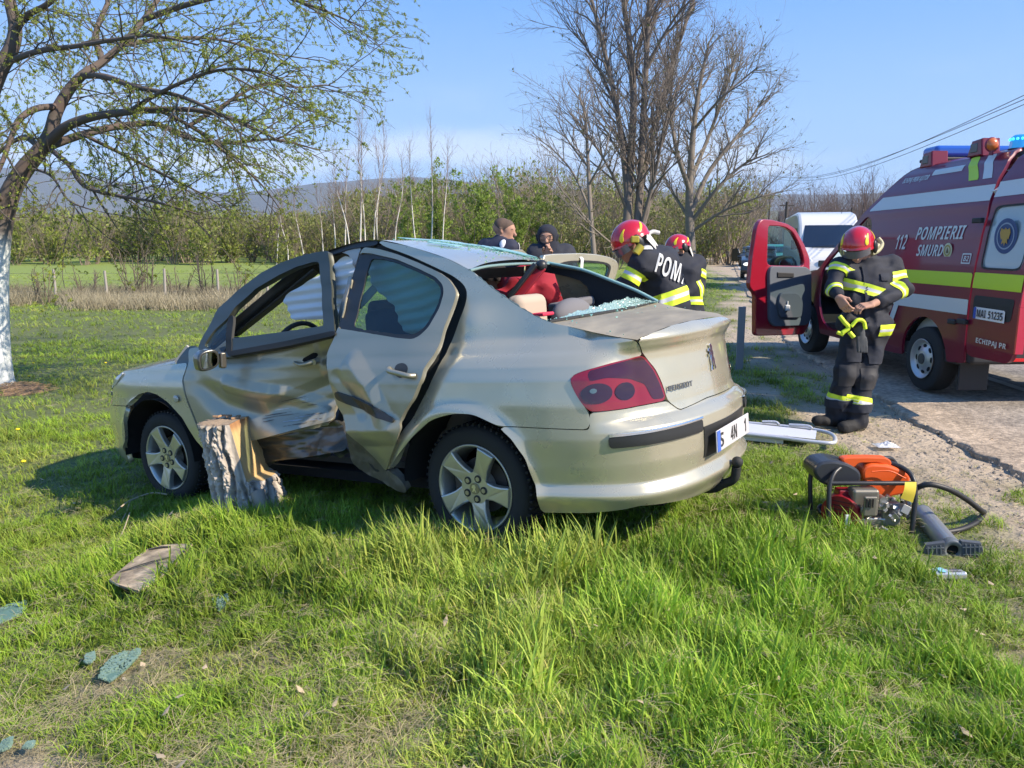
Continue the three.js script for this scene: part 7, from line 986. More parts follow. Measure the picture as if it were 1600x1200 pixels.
    const mf = extr(chaikin(pl([[1217, 413], [1221, 406], [1232, 403.5], [1239, 405], [1240, 415], [1232, 417.5], [1220, 417]]), 0.03), 0.004); mf.translate(0, 0, flip > 0 ? -0.085 : 0.0); mf.applyMatrix4(B); mesh('mirror_glass', mf, std(rgb(0.75, 0.78, 0.8), 0.05, 1), M);
    mesh('red_door_jamb', [bar(toV(at(1186, 352, 10.42)), toV(at(1187, 430, 10.42)), 0.05, 0.03)], phys(rgb(0.42, 0.01, 0.035), 0.3, 0), D);
    mesh('latch', box(0.05, 0.05, 0.02, ...toV(at(1185, 461, 10.33)).toArray()), WHITE, D);
  }
  { // left rear door swung back in line with the side
    const ang = -0.10, c = Math.cos(ang), s = Math.sin(ang), hz = 0.745, hx = 0.0, T = (u, y, o = 0) => { const xi = table(XI, y); return V(hx + xi + s * u * 1 - c * o, y, hz + c * u - 0 - s * 0); };
    const U = 0.80, dn = (u, y) => N(0, y), sh = (poly, holes, o, opt) => sheet(poly, holes, (u, y) => T(u, y, o), dn, { cell: 0.025, flange: 0.04, ...opt });
    const poly = [[0.0, 0.52], [0.0, 1.6], [0.0, 2.1], [0.06, 2.34], [U - 0.05, 2.36], [U, 2.3], [U, 0.6], [U - 0.08, 0.5], [0.06, 0.48]], win = [[0.07, 1.34], [0.07, 1.85], [0.14, 1.88], [U - 0.12, 1.88], [U - 0.06, 1.80], [U - 0.06, 1.34], [U - 0.12, 1.30], [0.12, 1.30]];
    const D = mesh('open_rear_door', sh(chaikin(poly, 0.04), [chaikin(win, 0.05)], 0.0), MAROON, v);
    mesh('rear_window', sh(chaikin(win, 0.05), [], -0.012, { flange: 0 }), phys(rgb(0.30, 0.36, 0.36), 0.06, 0.0, { clearcoat: 1 }), D);
    mesh('window_seal', sh(chaikin(win, 0.05), [chaikin(win.map(([a, b]) => [lerp(a, U / 2, 0.05), lerp(b, 1.6, 0.06)]), 0.05)], 0.003, { flange: 0, cell: 0.015 }), DARK, D);
    mesh('door_edge', [0.6, 1.0, 1.4, 1.8, 2.15].map((y, i, a) => i ? bar(T(U + 0.006, a[i - 1], 0).add(V(0.035, 0, 0)), T(U + 0.006, y, 0).add(V(0.035, 0, 0)), 0.07, 0.02, V(0, 0, 1)) : null).filter(Boolean), phys(rgb(0.50, 0.01, 0.045), 0.3, 0, { clearcoat: 1 }), D);
    mesh('inner_lining', sh(poly.map(([a, b]) => [lerp(a, U / 2, 0.08), lerp(b, 1.4, 0.04)]), [], -0.07, { flange: 0, cell: 0.06 }), INNER, D);
    const st = (p, m, n, o = 0.004) => mesh(n, sh(p, [], o, { flange: 0, cell: 0.02 }), m, D);
    st([[0, 1.125], [0, 1.27], [U, 1.27], [U, 1.125]], LIME, 'lime_stripe'); st([[0.0, 1.96], [0.0, 2.1], [U, 2.1], [U, 1.96]], WHITE, 'white_stripe');
    st(chaikin([[0.06, 0.90], [0.06, 1.06], [U - 0.07, 1.06], [U - 0.1, 0.86], [0.06, 0.84]], 0.02), DARK, 'plate_recess', 0.003);
    const pc = (u, y, o) => T(u, y, o), pA = [[0.10, 0.845], [0.62, 0.845], [0.62, 0.955], [0.10, 0.955]]; st(pA, std(rgb(0.72, 0.72, 0.72), 0.5), 'number_plate', 0.012); st([[0.10, 0.846], [0.145, 0.846], [0.145, 0.954], [0.10, 0.954]], std(rgb(0.03, 0.08, 0.4), 0.5), 'plate_band', 0.015);
    const dtext = (sx, u0, u1, y, h, m) => { const g = new THREE.ShapeGeometry(font2.generateShapes(sx, 0.1), 4); g.computeBoundingBox(); const b = g.boundingBox, p = g.attributes.position; for (let i = 0; i < p.count; i++) { const q = T(lerp(u0, u1, (p.getX(i) - b.min.x) / (b.max.x - b.min.x)), y + (p.getY(i) - b.min.y) / (b.max.y - b.min.y) * h, 0.018); p.setXYZ(i, q.x, q.y, q.z); } g.computeVertexNormals(); mesh('lettering', g, m, D); };
    dtext('MAI', 0.165, 0.32, 0.865, 0.07, DARK); dtext('51235', 0.36, 0.595, 0.865, 0.07, DARK); dtext('ECHIPAJ PR', 0.20, 0.70, 0.615, 0.06, WHITE);
    { const c0 = T(0.40, 1.60, 0.012), e = new THREE.CircleGeometry(0.155, 36), f = (g, o) => { g.rotateY(-Math.PI / 2); g.translate(c0.x - o, c0.y, c0.z); return g; }; const em = mesh('round_badge', f(e, 0), std(rgb(0.03, 0.07, 0.19), 0.5), D); mesh('badge_ring', f(new THREE.RingGeometry(0.105, 0.118, 32), 0.003), std(rgb(0.25, 0.32, 0.42), 0.5), em);
      mesh('badge_figure', f(extr([[0, 0.075], [0.02, 0.055], [0.055, 0.07], [0.07, 0.03], [0.05, -0.03], [0.03, -0.02], [0.04, -0.07], [0.012, -0.055], [0, -0.085], [-0.012, -0.055], [-0.04, -0.07], [-0.03, -0.02], [-0.05, -0.03], [-0.07, 0.03], [-0.055, 0.07], [-0.02, 0.055]], 0.002), 0.006), std(rgb(0.42, 0.27, 0.06), 0.5), em); }
    mesh('hinge', [box(0.04, 0.05, 0.14, -0.03, 0.8, 0.70, 0.01), box(0.04, 0.05, 0.14, 0.02, 1.75, 0.70, 0.01)], DARK, D);
  }
  mesh('side_catch', [box(0.03, 0.05, 0.12, -0.012, 0.78, 0.50, 0.012)], DARK, v);
  mesh('rear_frame', [bar(V(0.15, 2.0, 0.7), V(0.62, 2.34, 0.68), 0.05, 0.05), tube([V(0.16, 1.7, 0.72), V(0.22, 2.05, 0.72), V(0.45, 2.25, 0.7), V(0.9, 2.3, 0.7)], 0.02, 20, 8)], WHITE, v);
  // lights on the roof
  const bar0 = thing('light_bar', 'long blue warning light bar across the front of the ambulance roof', 'light bar', vo, 0.03), BLUE = phys(rgb(0.03, 0.12, 0.55), 0.08, 0, { clearcoat: 1, transmission: 0.25 });
  mesh('lens', box(1.25, 0.13, 0.3, 1.04, 2.56, -0.95, 0.05), BLUE, bar0); mesh('base', box(1.28, 0.04, 0.32, 1.04, 2.475, -0.95, 0.015), DARK, bar0);
  for (const [z, y, n] of [[0.86, 2.40, 'red box lamp on the ambulance roof edge nearest the blue bar'], [-0.02, 2.42, 'red box lamp on the ambulance roof edge near the orange beacon']]) { const l = thing('side_lamp', n, 'lamp', vo, 0.03); const g = extr([[-0.1, 0], [0.12, 0], [0.06, 0.13], [-0.08, 0.14]], 0.16, 0.015); g.rotateY(Math.PI / 2); g.translate(0.36, y, -z); mesh('housing', g, MAROON, l); mesh('lens', box(0.02, 0.09, 0.12, 0.35, y + 0.07, -z - 0.02, 0.008), std(rgb(0.08, 0.08, 0.08), 0.2), l); }
  const bc = thing('orange_beacon', 'round orange work lamp on the rear roof edge of the ambulance', 'beacon', vo, 0.03), op = toV(at(1550, 226, 7.45)); mesh('lens', [new THREE.SphereGeometry(0.062, 20, 14).scale(1, 1, 0.7).translate(op.x, op.y, op.z)], phys(rgb(0.55, 0.13, 0.02), 0.25, 0, { clearcoat: 0.6 }), bc); mesh('rim', [new THREE.TorusGeometry(0.062, 0.01, 8, 28).translate(op.x, op.y, op.z), cyl(V(op.x, op.y - 0.1, op.z), V(op.x, op.y - 0.05, op.z), 0.02)], MAROON, bc);
  const bb = thing('blue_beacon', 'lit blue dome beacon on the rear roof of the ambulance', 'beacon', vo, 0.03), bp = toV(at(1592, 232, 7.35)); mesh('dome_lamp', lathe([[0.0, 0.13], [0.05, 0.125], [0.075, 0.10], [0.08, 0.05], [0.085, 0.0]], 28).translate(bp.x, bp.y, bp.z), phys(rgb(0.02, 0.14, 0.42), 0.1, 0, { clearcoat: 1, emissive: rgb(0.02, 0.35, 0.8), emissiveIntensity: 0.35 }), bb); mesh('base', cyl(V(bp.x, bp.y - 0.07, bp.z), bp.clone(), 0.10, 0.09, 28), DARK, bb);
  { const dots = []; for (let k = 0; k < 6; k++) { const a = 1.4 + k * 0.5; dots.push(new THREE.SphereGeometry(0.012, 8, 6).translate(bp.x + Math.cos(a) * 0.08, bp.y + 0.085, bp.z + Math.sin(a) * 0.08)); } mesh('glow_lamp', dots, std(rgb(0.1, 0.6, 0.8), 0.4, 0, { emissive: rgb(0.05, 0.7, 1), emissiveIntensity: 1.5 }), bb); }
}
// ---------------------------------------------------------------- traffic waiting behind
function farCar(name, label, pos, turn, paint, o = {}) {
  const c = thing(name, label, 'car', pos, turn, 'cars held up on the road'), m = phys(paint, 0.35, 0, { clearcoat: 0.6, clearcoatRoughness: 0.1 }), gl = phys(rgb(0.03, 0.04, 0.045), 0.05, 0, { clearcoat: 1 });
  const k = o.tall ?? 1; // nose towards +z
  const body = extr(chaikin([[-2.1, 0.3], [-2.15, 0.75 * k], [-1.95, 0.98 * k], [-0.9, 1.0 * k], [0.7, 0.98 * k], [1.75, 0.82 * k], [2.05, 0.62], [2.1, 0.3]], 0.12), 1.62, 0.06); body.translate(0, 0, -0.81); body.rotateY(-Math.PI / 2); mesh('body', body, m, c);
  const cab = extr(chaikin([[-1.75, 0.94 * k], [-1.45, 1.32 * k], [-0.9, 1.44 * k], [0.0, 1.42 * k], [0.95, 0.96 * k]], 0.12), 1.22, 0.09); cab.translate(0, 0, -0.61); cab.rotateY(-Math.PI / 2); mesh('cabin_glass', cab, gl, c);
  const rf = extr(chaikin([[-1.5, 1.36 * k], [-0.95, 1.47 * k], [0.05, 1.45 * k], [0.35, 1.33 * k], [0.0, 1.39 * k], [-0.9, 1.41 * k]], 0.05), 1.26, 0.05); rf.translate(0, 0, -0.63); rf.rotateY(-Math.PI / 2); mesh('roof', rf, m, c);
  for (const x of [-0.78, 0.78]) for (const z of [-1.3, 1.35]) { const w = mesh('wheel', cyl(V(x - 0.1, 0.31, z), V(x + 0.1, 0.31, z), 0.31, 0.31, 22), RUBBER, c); mesh('rim', cyl(V(x + 0.105 * Math.sign(x), 0.31, z), V(x + 0.09 * Math.sign(x), 0.31, z), 0.2, 0.2, 16), std(rgb(0.4, 0.4, 0.4), 0.4, 0.6), w); }
  for (const x of [-0.62, 0.62]) mesh('headlight', new THREE.SphereGeometry(0.16, 14, 8).scale(1, 0.55, 0.5).translate(x, 0.68, 2.03), phys(rgb(0.75, 0.75, 0.72), 0.08, 0.2, { clearcoat: 1, emissive: o.lit && x < 0 ? rgb(1, 0.98, 0.9) : rgb(0, 0, 0), emissiveIntensity: o.lit ? 0.8 : 0 }), c);
  mesh('grille', box(0.9, 0.14, 0.05, 0, 0.55, 2.13, 0.02), TRIM, c); mesh('number_plate', box(0.5, 0.11, 0.02, 0, 0.42, 2.17), std(rgb(0.6, 0.6, 0.6), 0.5), c);
  for (const x of [-0.98, 0.98]) mesh('side_mirror', box(0.18, 0.12, 0.1, x, 1.0, 0.75, 0.04), m, c);
  if (o.door) { const d = extr(chaikin([[0, 0.35], [0, 0.95], [0.25, 1.35], [0.85, 1.35], [0.95, 0.95], [0.95, 0.35]], 0.08), 0.06, 0.01); d.rotateY(Math.PI - 0.9); d.translate(-0.88, 0, 0.7); mesh('open_door', d, m, c); }
  return c;
}
{
  const g = (px, d) => { const b = at(px, 385, d); return V(b.x, 0.08, b.z); };
  farCar('queue_car', 'black car heading the queue, one headlight on, left of the open red door', g(1189, 37), -0.29, rgb(0.008, 0.009, 0.012), { lit: true });
  farCar('queue_car', 'dark car with its door open standing behind the black car', g(1174, 62), -0.27, rgb(0.010, 0.012, 0.02), { door: true });
  farCar('queue_car', 'pale turquoise car farther up the queue seen through the door window', g(1211, 52), -0.30, rgb(0.10, 0.34, 0.33), { tall: 1.1 });
  farCar('queue_car', 'dark estate car at the far end of the queue', g(1183, 66), -0.28, rgb(0.012, 0.015, 0.02), { tall: 1.15 });
  const vp = g(1292, 27), w = thing('white_van', 'white high-roof van facing the camera beside the ambulance front', 'van', vp, -0.24), WH = phys(rgb(0.66, 0.65, 0.62), 0.35, 0, { clearcoat: 0.8 });
  const prof = chaikin([[-5.0, 0.4], [-5.0, 2.55], [-1.2, 2.62], [-0.5, 2.52], [-0.15, 2.3], [0.55, 1.42], [1.2, 1.18], [1.42, 0.9], [1.45, 0.35]], 0.12), side = extr(prof, 1.76, 0.10); side.translate(0, 0, -0.88); side.rotateY(-Math.PI / 2); mesh('body', side, WH, w);
  const ws = quadGrid((a, b) => { const y = lerp(2.22, 1.47, b), z = lerp(-0.03, 0.66, b) + 0.07, hw = lerp(0.78, 0.9, b); return V(lerp(-hw, hw, a), y, z + 0.07 * Math.sin(Math.PI * a)); }, 16, 8); mesh('windscreen', ws, phys(rgb(0.012, 0.018, 0.03), 0.05, 0, { clearcoat: 1 }), w);
  for (const s of [-1, 1]) { const sg = extr([[-0.95, 1.5], [-0.95, 2.15], [-0.35, 2.12], [0.35, 1.5]], 0.01); sg.rotateY(-Math.PI / 2); sg.translate(s * 0.985, 0, 0); mesh('side_window', sg, phys(rgb(0.02, 0.025, 0.03), 0.06, 0, { clearcoat: 1 }), w); mesh('headlight', new THREE.SphereGeometry(0.2, 14, 10).scale(0.8, 1, 0.4).translate(s * 0.78, 0.95, 1.43), phys(rgb(0.6, 0.6, 0.6), 0.1, 0.2, { clearcoat: 1 }), w); mesh('wing_mirror', box(0.2, 0.34, 0.12, s * 1.13, 1.55, 0.3, 0.04), TRIM, w); for (const z of [0.6, -3.4]) mesh('wheel', cyl(V(s * 0.98, 0.34, z), V(s * 0.76, 0.34, z), 0.34, 0.34, 22), RUBBER, w); }
  mesh('grille', box(0.9, 0.22, 0.06, 0, 0.92, 1.5, 0.03), TRIM, w); mesh('front_bumper', box(1.9, 0.3, 0.16, 0, 0.5, 1.5, 0.05), TRIM, w); mesh('wiper', bar(V(-0.6, 1.46, 0.83), V(0.1, 1.52, 0.86), 0.02, 0.02), TRIM, w);
  mesh('aerial', [cyl(V(0.5, 2.55, -0.6), V(0.5, 2.78, -0.62), 0.01, 0.006, 6)], TRIM, w);
  // house roof, poles, wires
  const hp = at(1290, 385, 125), hy = groundY(hp.x, hp.z), hs = thing('house', 'grey house with a wide low dark roof behind the white van', 'house', V(hp.x, 0.2, hp.z), -0.25);
  mesh('wall', box(13, 4.6, 7, 0, 2.3, 0), std(rgb(0.30, 0.27, 0.25), 0.9), hs);
  const rf = extr([[-4.6, 0], [0, 2.4], [4.6, 0], [4.4, -0.2], [0, 2.1], [-4.4, -0.2]], 15); rf.rotateY(Math.PI / 2); rf.translate(-7.5, 4.7, 0); mesh('roof', rf, std(rgb(0.045, 0.042, 0.045), 0.8), hs);
  for (const x of [-4, -1, 2, 5]) mesh('window', box(1.1, 1.3, 0.08, x, 2.9, 3.52), std(rgb(0.03, 0.035, 0.04), 0.2), hs);
  const pole = (px, d, h, label, lean = 0) => { const b = at(px, 385, d), p = thing('utility_pole', label, 'pole', V(b.x, groundY(b.x, b.z) - 0.1, b.z)); mesh('post', cyl(V(0, 0, 0), V(lean, h, 0), 0.14, 0.10, 10), std(rgb(0.05, 0.045, 0.04), 0.9), p); mesh('cross_arm', box(1.1, 0.1, 0.1, lean, h - 0.3, 0), std(rgb(0.06, 0.055, 0.05), 0.9), p); return p; };
  pole(1225.5, 60, 5.1, 'dark wooden utility pole rising left of the white van', 0); pole(1327, 95, 6.4, 'thin far utility pole above the white van roof', 0); pole(1199, 110, 8.6, 'pale thin far pole left of the open red door', 0);
  const wires = []; [[1640, 138, 1205, 276], [1640, 146, 1205, 278.5], [1640, 130, 1205, 274]].forEach(([x0, y0, x1, y1], i) => { const a = at(x0, y0, 22), b = at(x1, y1, 75), pts = []; for (let k = 0; k <= 14; k++) { const t = k / 14, q = a.clone().lerp(b, t); q.y -= 1.1 * Math.sin(Math.PI * t) * (0.9 + 0.1 * i); pts.push(q); } wires.push(tube(pts, 0.012, 40, 5)); });
  tag(mesh('power_lines', wires, std(rgb(0.03, 0.03, 0.035), 0.7)), 'three sagging overhead power lines above the ambulance', 'power line');
}
// ---------------------------------------------------------------- stump
{
  const base = onGround(378, 794), D = 4.72; clearing(ringAt(base.clone().add(V(0, 0, -0.1)), 0.2), 0.02); const J = (x, y, d = 0) => at(x, y, D + d).sub(base), top = J(359, 657, 0.02), h = top.y, R = 0.172;
  const s = thing('tree_stump', 'sawn grey-barked tree stump with a fresh yellow split face beside the front wheel', 'tree stump', base);
  const cx = (y) => lerp(0.012, top.x, y / h), cz = (y) => lerp(-0.12, top.z, y / h), flatA = -0.15, fn = V(Math.cos(0.10), 0, Math.sin(0.10));   // the split face looks right
  const ridge = (a, y) => { const w = a * 8.5 + 0.9 * (fbm(a * 3 + 2, y * 5, 3) - 0.5) * 4 + y * 2.6, q = Math.abs(((w / Math.PI) % 1 + 1) % 1 - 0.5) * 2; return q; };
  const rad = (a, y) => { const flare = 0.018 * Math.exp(-y / 0.10) * (0.5 + 0.8 * Math.sin(a * 3 + 0.4) ** 2) * (0.45 + 0.55 * Math.cos(a)) + 0.015 * (1 - y / h); const q = ridge(a, y), sm = 1 - 0.93 * sstep(Math.cos(a - 0.1), 0.12, 0.34) * sstep(y, h * 0.28, h * 0.38); return R * (1.04 - 0.06 * y / h) + flare + sm * (0.030 * (sstep(q, 0.12, 0.6) - 0.5) + 0.034 * (fbm(a * 10 + 7, y * 16, 4) - 0.5) + 0.02 * (fbm(a * 26, y * 60, 3) - 0.5) - 0.012 * sstep(fbm(a * 14 + 30, y * 34 + 2 * a, 3), 0.56, 0.66)); };
  const lim = (y) => 0.07 + 0.035 * (1 - y / h) + 0.3 * sstep(h * 0.34 + 0.02 * Math.sin(y * 90) - y, 0, h * 0.10);
  const P = (a, y) => { const r = rad(a, y), x = Math.cos(a) * r, z = Math.sin(a) * r, dp = x * fn.x + z * fn.z, l = lim(y); const k = dp > l ? l - dp : 0; return V(cx(y) + x + fn.x * k, y, cz(y) + z + fn.z * k); };
  const isCut = (a, y) => { const r = rad(a, y) * 0.98; return Math.cos(a) * r * fn.x + Math.sin(a) * r * fn.z > lim(y) + 0.004; };
  const NA = 300, NY = 130, pos = [], col = [], idB = [], idC = [];
  for (let j = 0; j <= NY; j++) for (let i = 0; i <= NA; i++) { const a = i / NA * 6.2832, y = lerp(-0.05, h, j / NY), tilt = j === NY ? 0 : 0, p = P(a, Math.max(y, 0)); p.y = y + (j / NY) * 0.012 * Math.sin(a + 1); pos.push(p.x, p.y, p.z); const q = ridge(a, y), t = 0.55 + 0.5 * sstep(q, 0.1, 0.7) + 0.35 * (fbm(a * 12, y * 30, 3) - 0.5); col.push(0.42 * t, 0.37 * t, 0.31 * t); }
  for (let j = 0; j < NY; j++) for (let i = 0; i < NA; i++) { const a = j * (NA + 1) + i, b = a + 1, c = a + NA + 1, d = c + 1, L = isCut((i + 0.5) / NA * 6.2832, lerp(-0.05, h, (j + 0.5) / NY)) ? idC : idB; L.push(a, d, b, a, c, d); }
  const mk = (ids, colr) => { const g = new THREE.BufferGeometry(); g.setAttribute('position', new THREE.Float32BufferAttribute(pos, 3)); g.setAttribute('color', new THREE.Float32BufferAttribute(colr, 3)); g.setIndex(ids); g.computeVertexNormals(); return g; };
  mesh('bark', mk(idB, col), std(0xffffff, 0.95, 0, { vertexColors: true }), s);
  const col2 = []; for (let i = 0; i < pos.length; i += 3) { const y = pos[i + 1], z = pos[i + 2], g = fbm(z * 40, y * 4, 4), e = sstep(h - y, 0.0, 0.06); const t = 0.75 + 0.45 * g; col2.push(0.55 * t * lerp(0.62, 1, e), 0.385 * t * lerp(0.45, 1, e), 0.17 * t * lerp(0.45, 1, e)); }
  mesh('split_face', mk(idC, col2), std(0xffffff, 0.8, 0, { vertexColors: true }), s);
  const tp = [], tc = [], ti = [], NR = 16; for (let r = 0; r <= NR; r++) for (let i = 0; i <= NA; i++) { const a = i / NA * 6.2832, e = P(a, h), q = r / NR, c0 = V(cx(h) - 0.02, h, cz(h)), p = c0.clone().lerp(e, q); p.y = h + 0.012 * Math.sin(a + 1) * q + 0.002 * Math.sin(q * 60) + 0.004 * (fbm(p.x * 40, p.z * 6, 3) - 0.5); tp.push(p.x, p.y, p.z); const t = 0.85 + 0.16 * Math.sin(q * 55 + 2 * fbm(a * 2, q * 4, 2)) + 0.3 * (fbm(p.x * 30, p.z * 30, 3) - 0.5); q > 0.92 ? tc.push(0.2 * t, 0.15 * t, 0.11 * t) : tc.push(0.40 * t, 0.30 * t, 0.20 * t); }
  for (let r = 0; r < NR; r++) for (let i = 0; i < NA; i++) { const a = r * (NA + 1) + i, b = a + 1, c = a + NA + 1, d = c + 1; ti.push(a, b, d, a, d, c); }
  const tg = new THREE.BufferGeometry(); tg.setAttribute('position', new THREE.Float32BufferAttribute(tp, 3)); tg.setAttribute('color', new THREE.Float32BufferAttribute(tc, 3)); tg.setIndex(ti); tg.computeVertexNormals(); mesh('sawn_top', tg, std(0xffffff, 0.85, 0, { vertexColors: true }), s);
  const r = rng(8), ch = []; for (let i = 0; i < 9; i++) { const p = J(lerp(335, 398, r()), 652, 0.02 + 0.12 * r()); const g = box(0.03 + 0.03 * r(), 0.012, 0.015, 0, 0, 0, 0.003); g.rotateY(r() * 6); g.translate(p.x, h + 0.012, p.z); ch.push(g); } tag(mesh('wood_chips', ch, std(rgb(0.36, 0.22, 0.12), 0.9), s), null, null, null, 'stuff');
  mesh('root', [tube([V(0.12, 0.12, 0.05), V(0.15, 0.05, 0.09), V(0.19, -0.03, 0.11)], (t) => 0.045 - 0.02 * t, 12, 10)], std(rgb(0.27, 0.235, 0.19), 0.95), s);
}
// ---------------------------------------------------------------- loose things in the grass
function flatOn(list, lift = 0) { return list.map(([x, y]) => onGround(x, y).add(V(0, lift, 0))); }
function slab(pts, th, lift, bend = 0) { // irregular plate lying on the ground, following it
  const c = pts.reduce((a, p) => a.add(p), V(0, 0, 0)).multiplyScalar(1 / pts.length), g = extr(pts.map((p) => [p.x - c.x, -(p.z - c.z)]), th, th * 0.25); g.rotateX(-Math.PI / 2); const p = g.attributes.position; for (let i = 0; i < p.count; i++) p.setY(i, p.getY(i) + groundY(p.getX(i) + c.x, p.getZ(i) + c.z) - c.y + lift + bend * Math.sin((p.getX(i) + p.getZ(i)) * 9)); g.computeVertexNormals(); return [g, c];
}
{
  const pan = flatOn([[174, 934], [187, 918], [207, 901], [232, 884], [252, 877], [271, 873.5], [302, 874], [290, 893], [276, 912], [245, 936], [219, 950], [189, 945]]), [g, c] = slab(pan, 0.008, 0.085, 0.01), t = thing('trim_board', 'muddy torn grey-brown trim board lying in the grass in the left foreground', 'board', c);
  const tx = canvasTex(256, 256, (x, w, h) => { const im = x.createImageData(w, h); const f = tileNoise(256, 5, 31, 5), f2 = tileNoise(256, 40, 33, 2); for (let j = 0; j < h; j++) for (let i = 0; i < w; i++) { const k = 0.7 + 0.6 * (f(i, j) - 0.5) * 1.3 + 0.2 * (f2(i, j) - 0.5); im.data.set([Math.min(255, 214 * k), Math.min(255, 192 * k), 160 * k, 255], (j * w + i) * 4); } x.putImageData(im, 0, 0); }); tx.wrapS = tx.wrapT = THREE.RepeatWrapping; tx.repeat.set(2, 2);
  clearing(pan, 0.06); mesh('board', g, std(0xffffff, 0.9, 0, { map: tx }), t);
  const e = (a, b, rr, nm) => mesh(nm, tube([a, a.clone().lerp(b, 0.5).add(V(0, 0.006, 0)), b].map((p) => p.clone().sub(c).add(V(0, 0.094, 0))), rr, 12, 6), std(rgb(0.04, 0.038, 0.035), 0.7), t);
  e(...flatOn([[300, 875], [277, 911]]), 0.005, 'dark_edge'); e(...flatOn([[190, 921], [268, 897]]), 0.004, 'ridge'); e(...flatOn([[235, 885], [268, 880]]), 0.005, 'dark_edge'); e(...flatOn([[249, 905], [256, 922]]), 0.003, 'ridge');
}
{ // sheets of crazed window glass
  const list = [[[[158, 1070], [162, 1056], [172, 1045], [186, 1036], [203, 1028], [214, 1030], [213, 1042], [204, 1054], [190, 1063], [172, 1076]], 'largest crumpled sheet of crazed green glass in the lower left grass'], [[[334, 952], [338, 940], [348, 936], [357, 944], [355, 955], [345, 963]], 'small green glass flake right of the trim board'], [[[136, 1050], [138, 1036], [146, 1032], [148, 1042], [142, 1053]], 'small green glass flake left of the largest sheet'], [[[-8, 975], [4, 962], [22, 955], [42, 952], [40, 964], [22, 974], [2, 982]], 'green glass sheet half out of frame at the left edge'], [[[3, 1186], [8, 1176], [20, 1173], [16, 1183]], 'green glass fragment on bare earth at the lower left corner'], [[[42, 1184], [46, 1179], [53, 1179], [50, 1186]], 'tiniest green glass fragment on bare earth'], [[[206, 1030], [210, 1024], [218, 1024], [216, 1034]], 'green glass splinter touching the largest sheet']];
  const r = rng(66);
  for (const [px, label] of list) { clearing(flatOn(px), 0.022); const [g, c] = slab(flatOn(px), 0.005, 0.024), t = thing('glass_shard', label, 'glass', c, 0); const p = g.attributes.position; for (let i = 0; i < p.count; i++) p.setY(i, p.getY(i) + 0.03 * (vnoise((p.getX(i) + c.x) * 14, (p.getZ(i) + c.z) * 14) - 0.3)); g.computeVertexNormals(); mesh('crazed_sheet', g, phys(rgb(0.17, 0.29, 0.21), 0.35, 0, { transmission: 0.35 }), t);
    const cr = [], bb = new THREE.Box3().setFromBufferAttribute(p), poly = px.map(([a, b]) => { const q = onGround(a, b); return [q.x - c.x, q.z - c.z]; }); for (let i = 0; i < 420; i++) { const x = lerp(bb.min.x, bb.max.x, r()), z = lerp(bb.min.z, bb.max.z, r()); if (polyDist(poly, x, z) > 0.004) continue; const s = 0.004 + 0.004 * r(), q = new THREE.BoxGeometry(s * 1.6, s, s * 1.4); q.rotateY(r() * 6); q.rotateX((r() - 0.5) * 0.8); q.translate(x, groundY(x + c.x, z + c.z) - c.y + 0.032 + 0.03 * (vnoise((x + c.x) * 14, (z + c.z) * 14) - 0.3), z); cr.push(q); } if (cr.length) tag(mesh('crumbs', cr, phys(rgb(0.28, 0.41, 0.32), 0.2, 0, { transmission: 0.4 }), t), null, null, null, 'stuff'); }
}
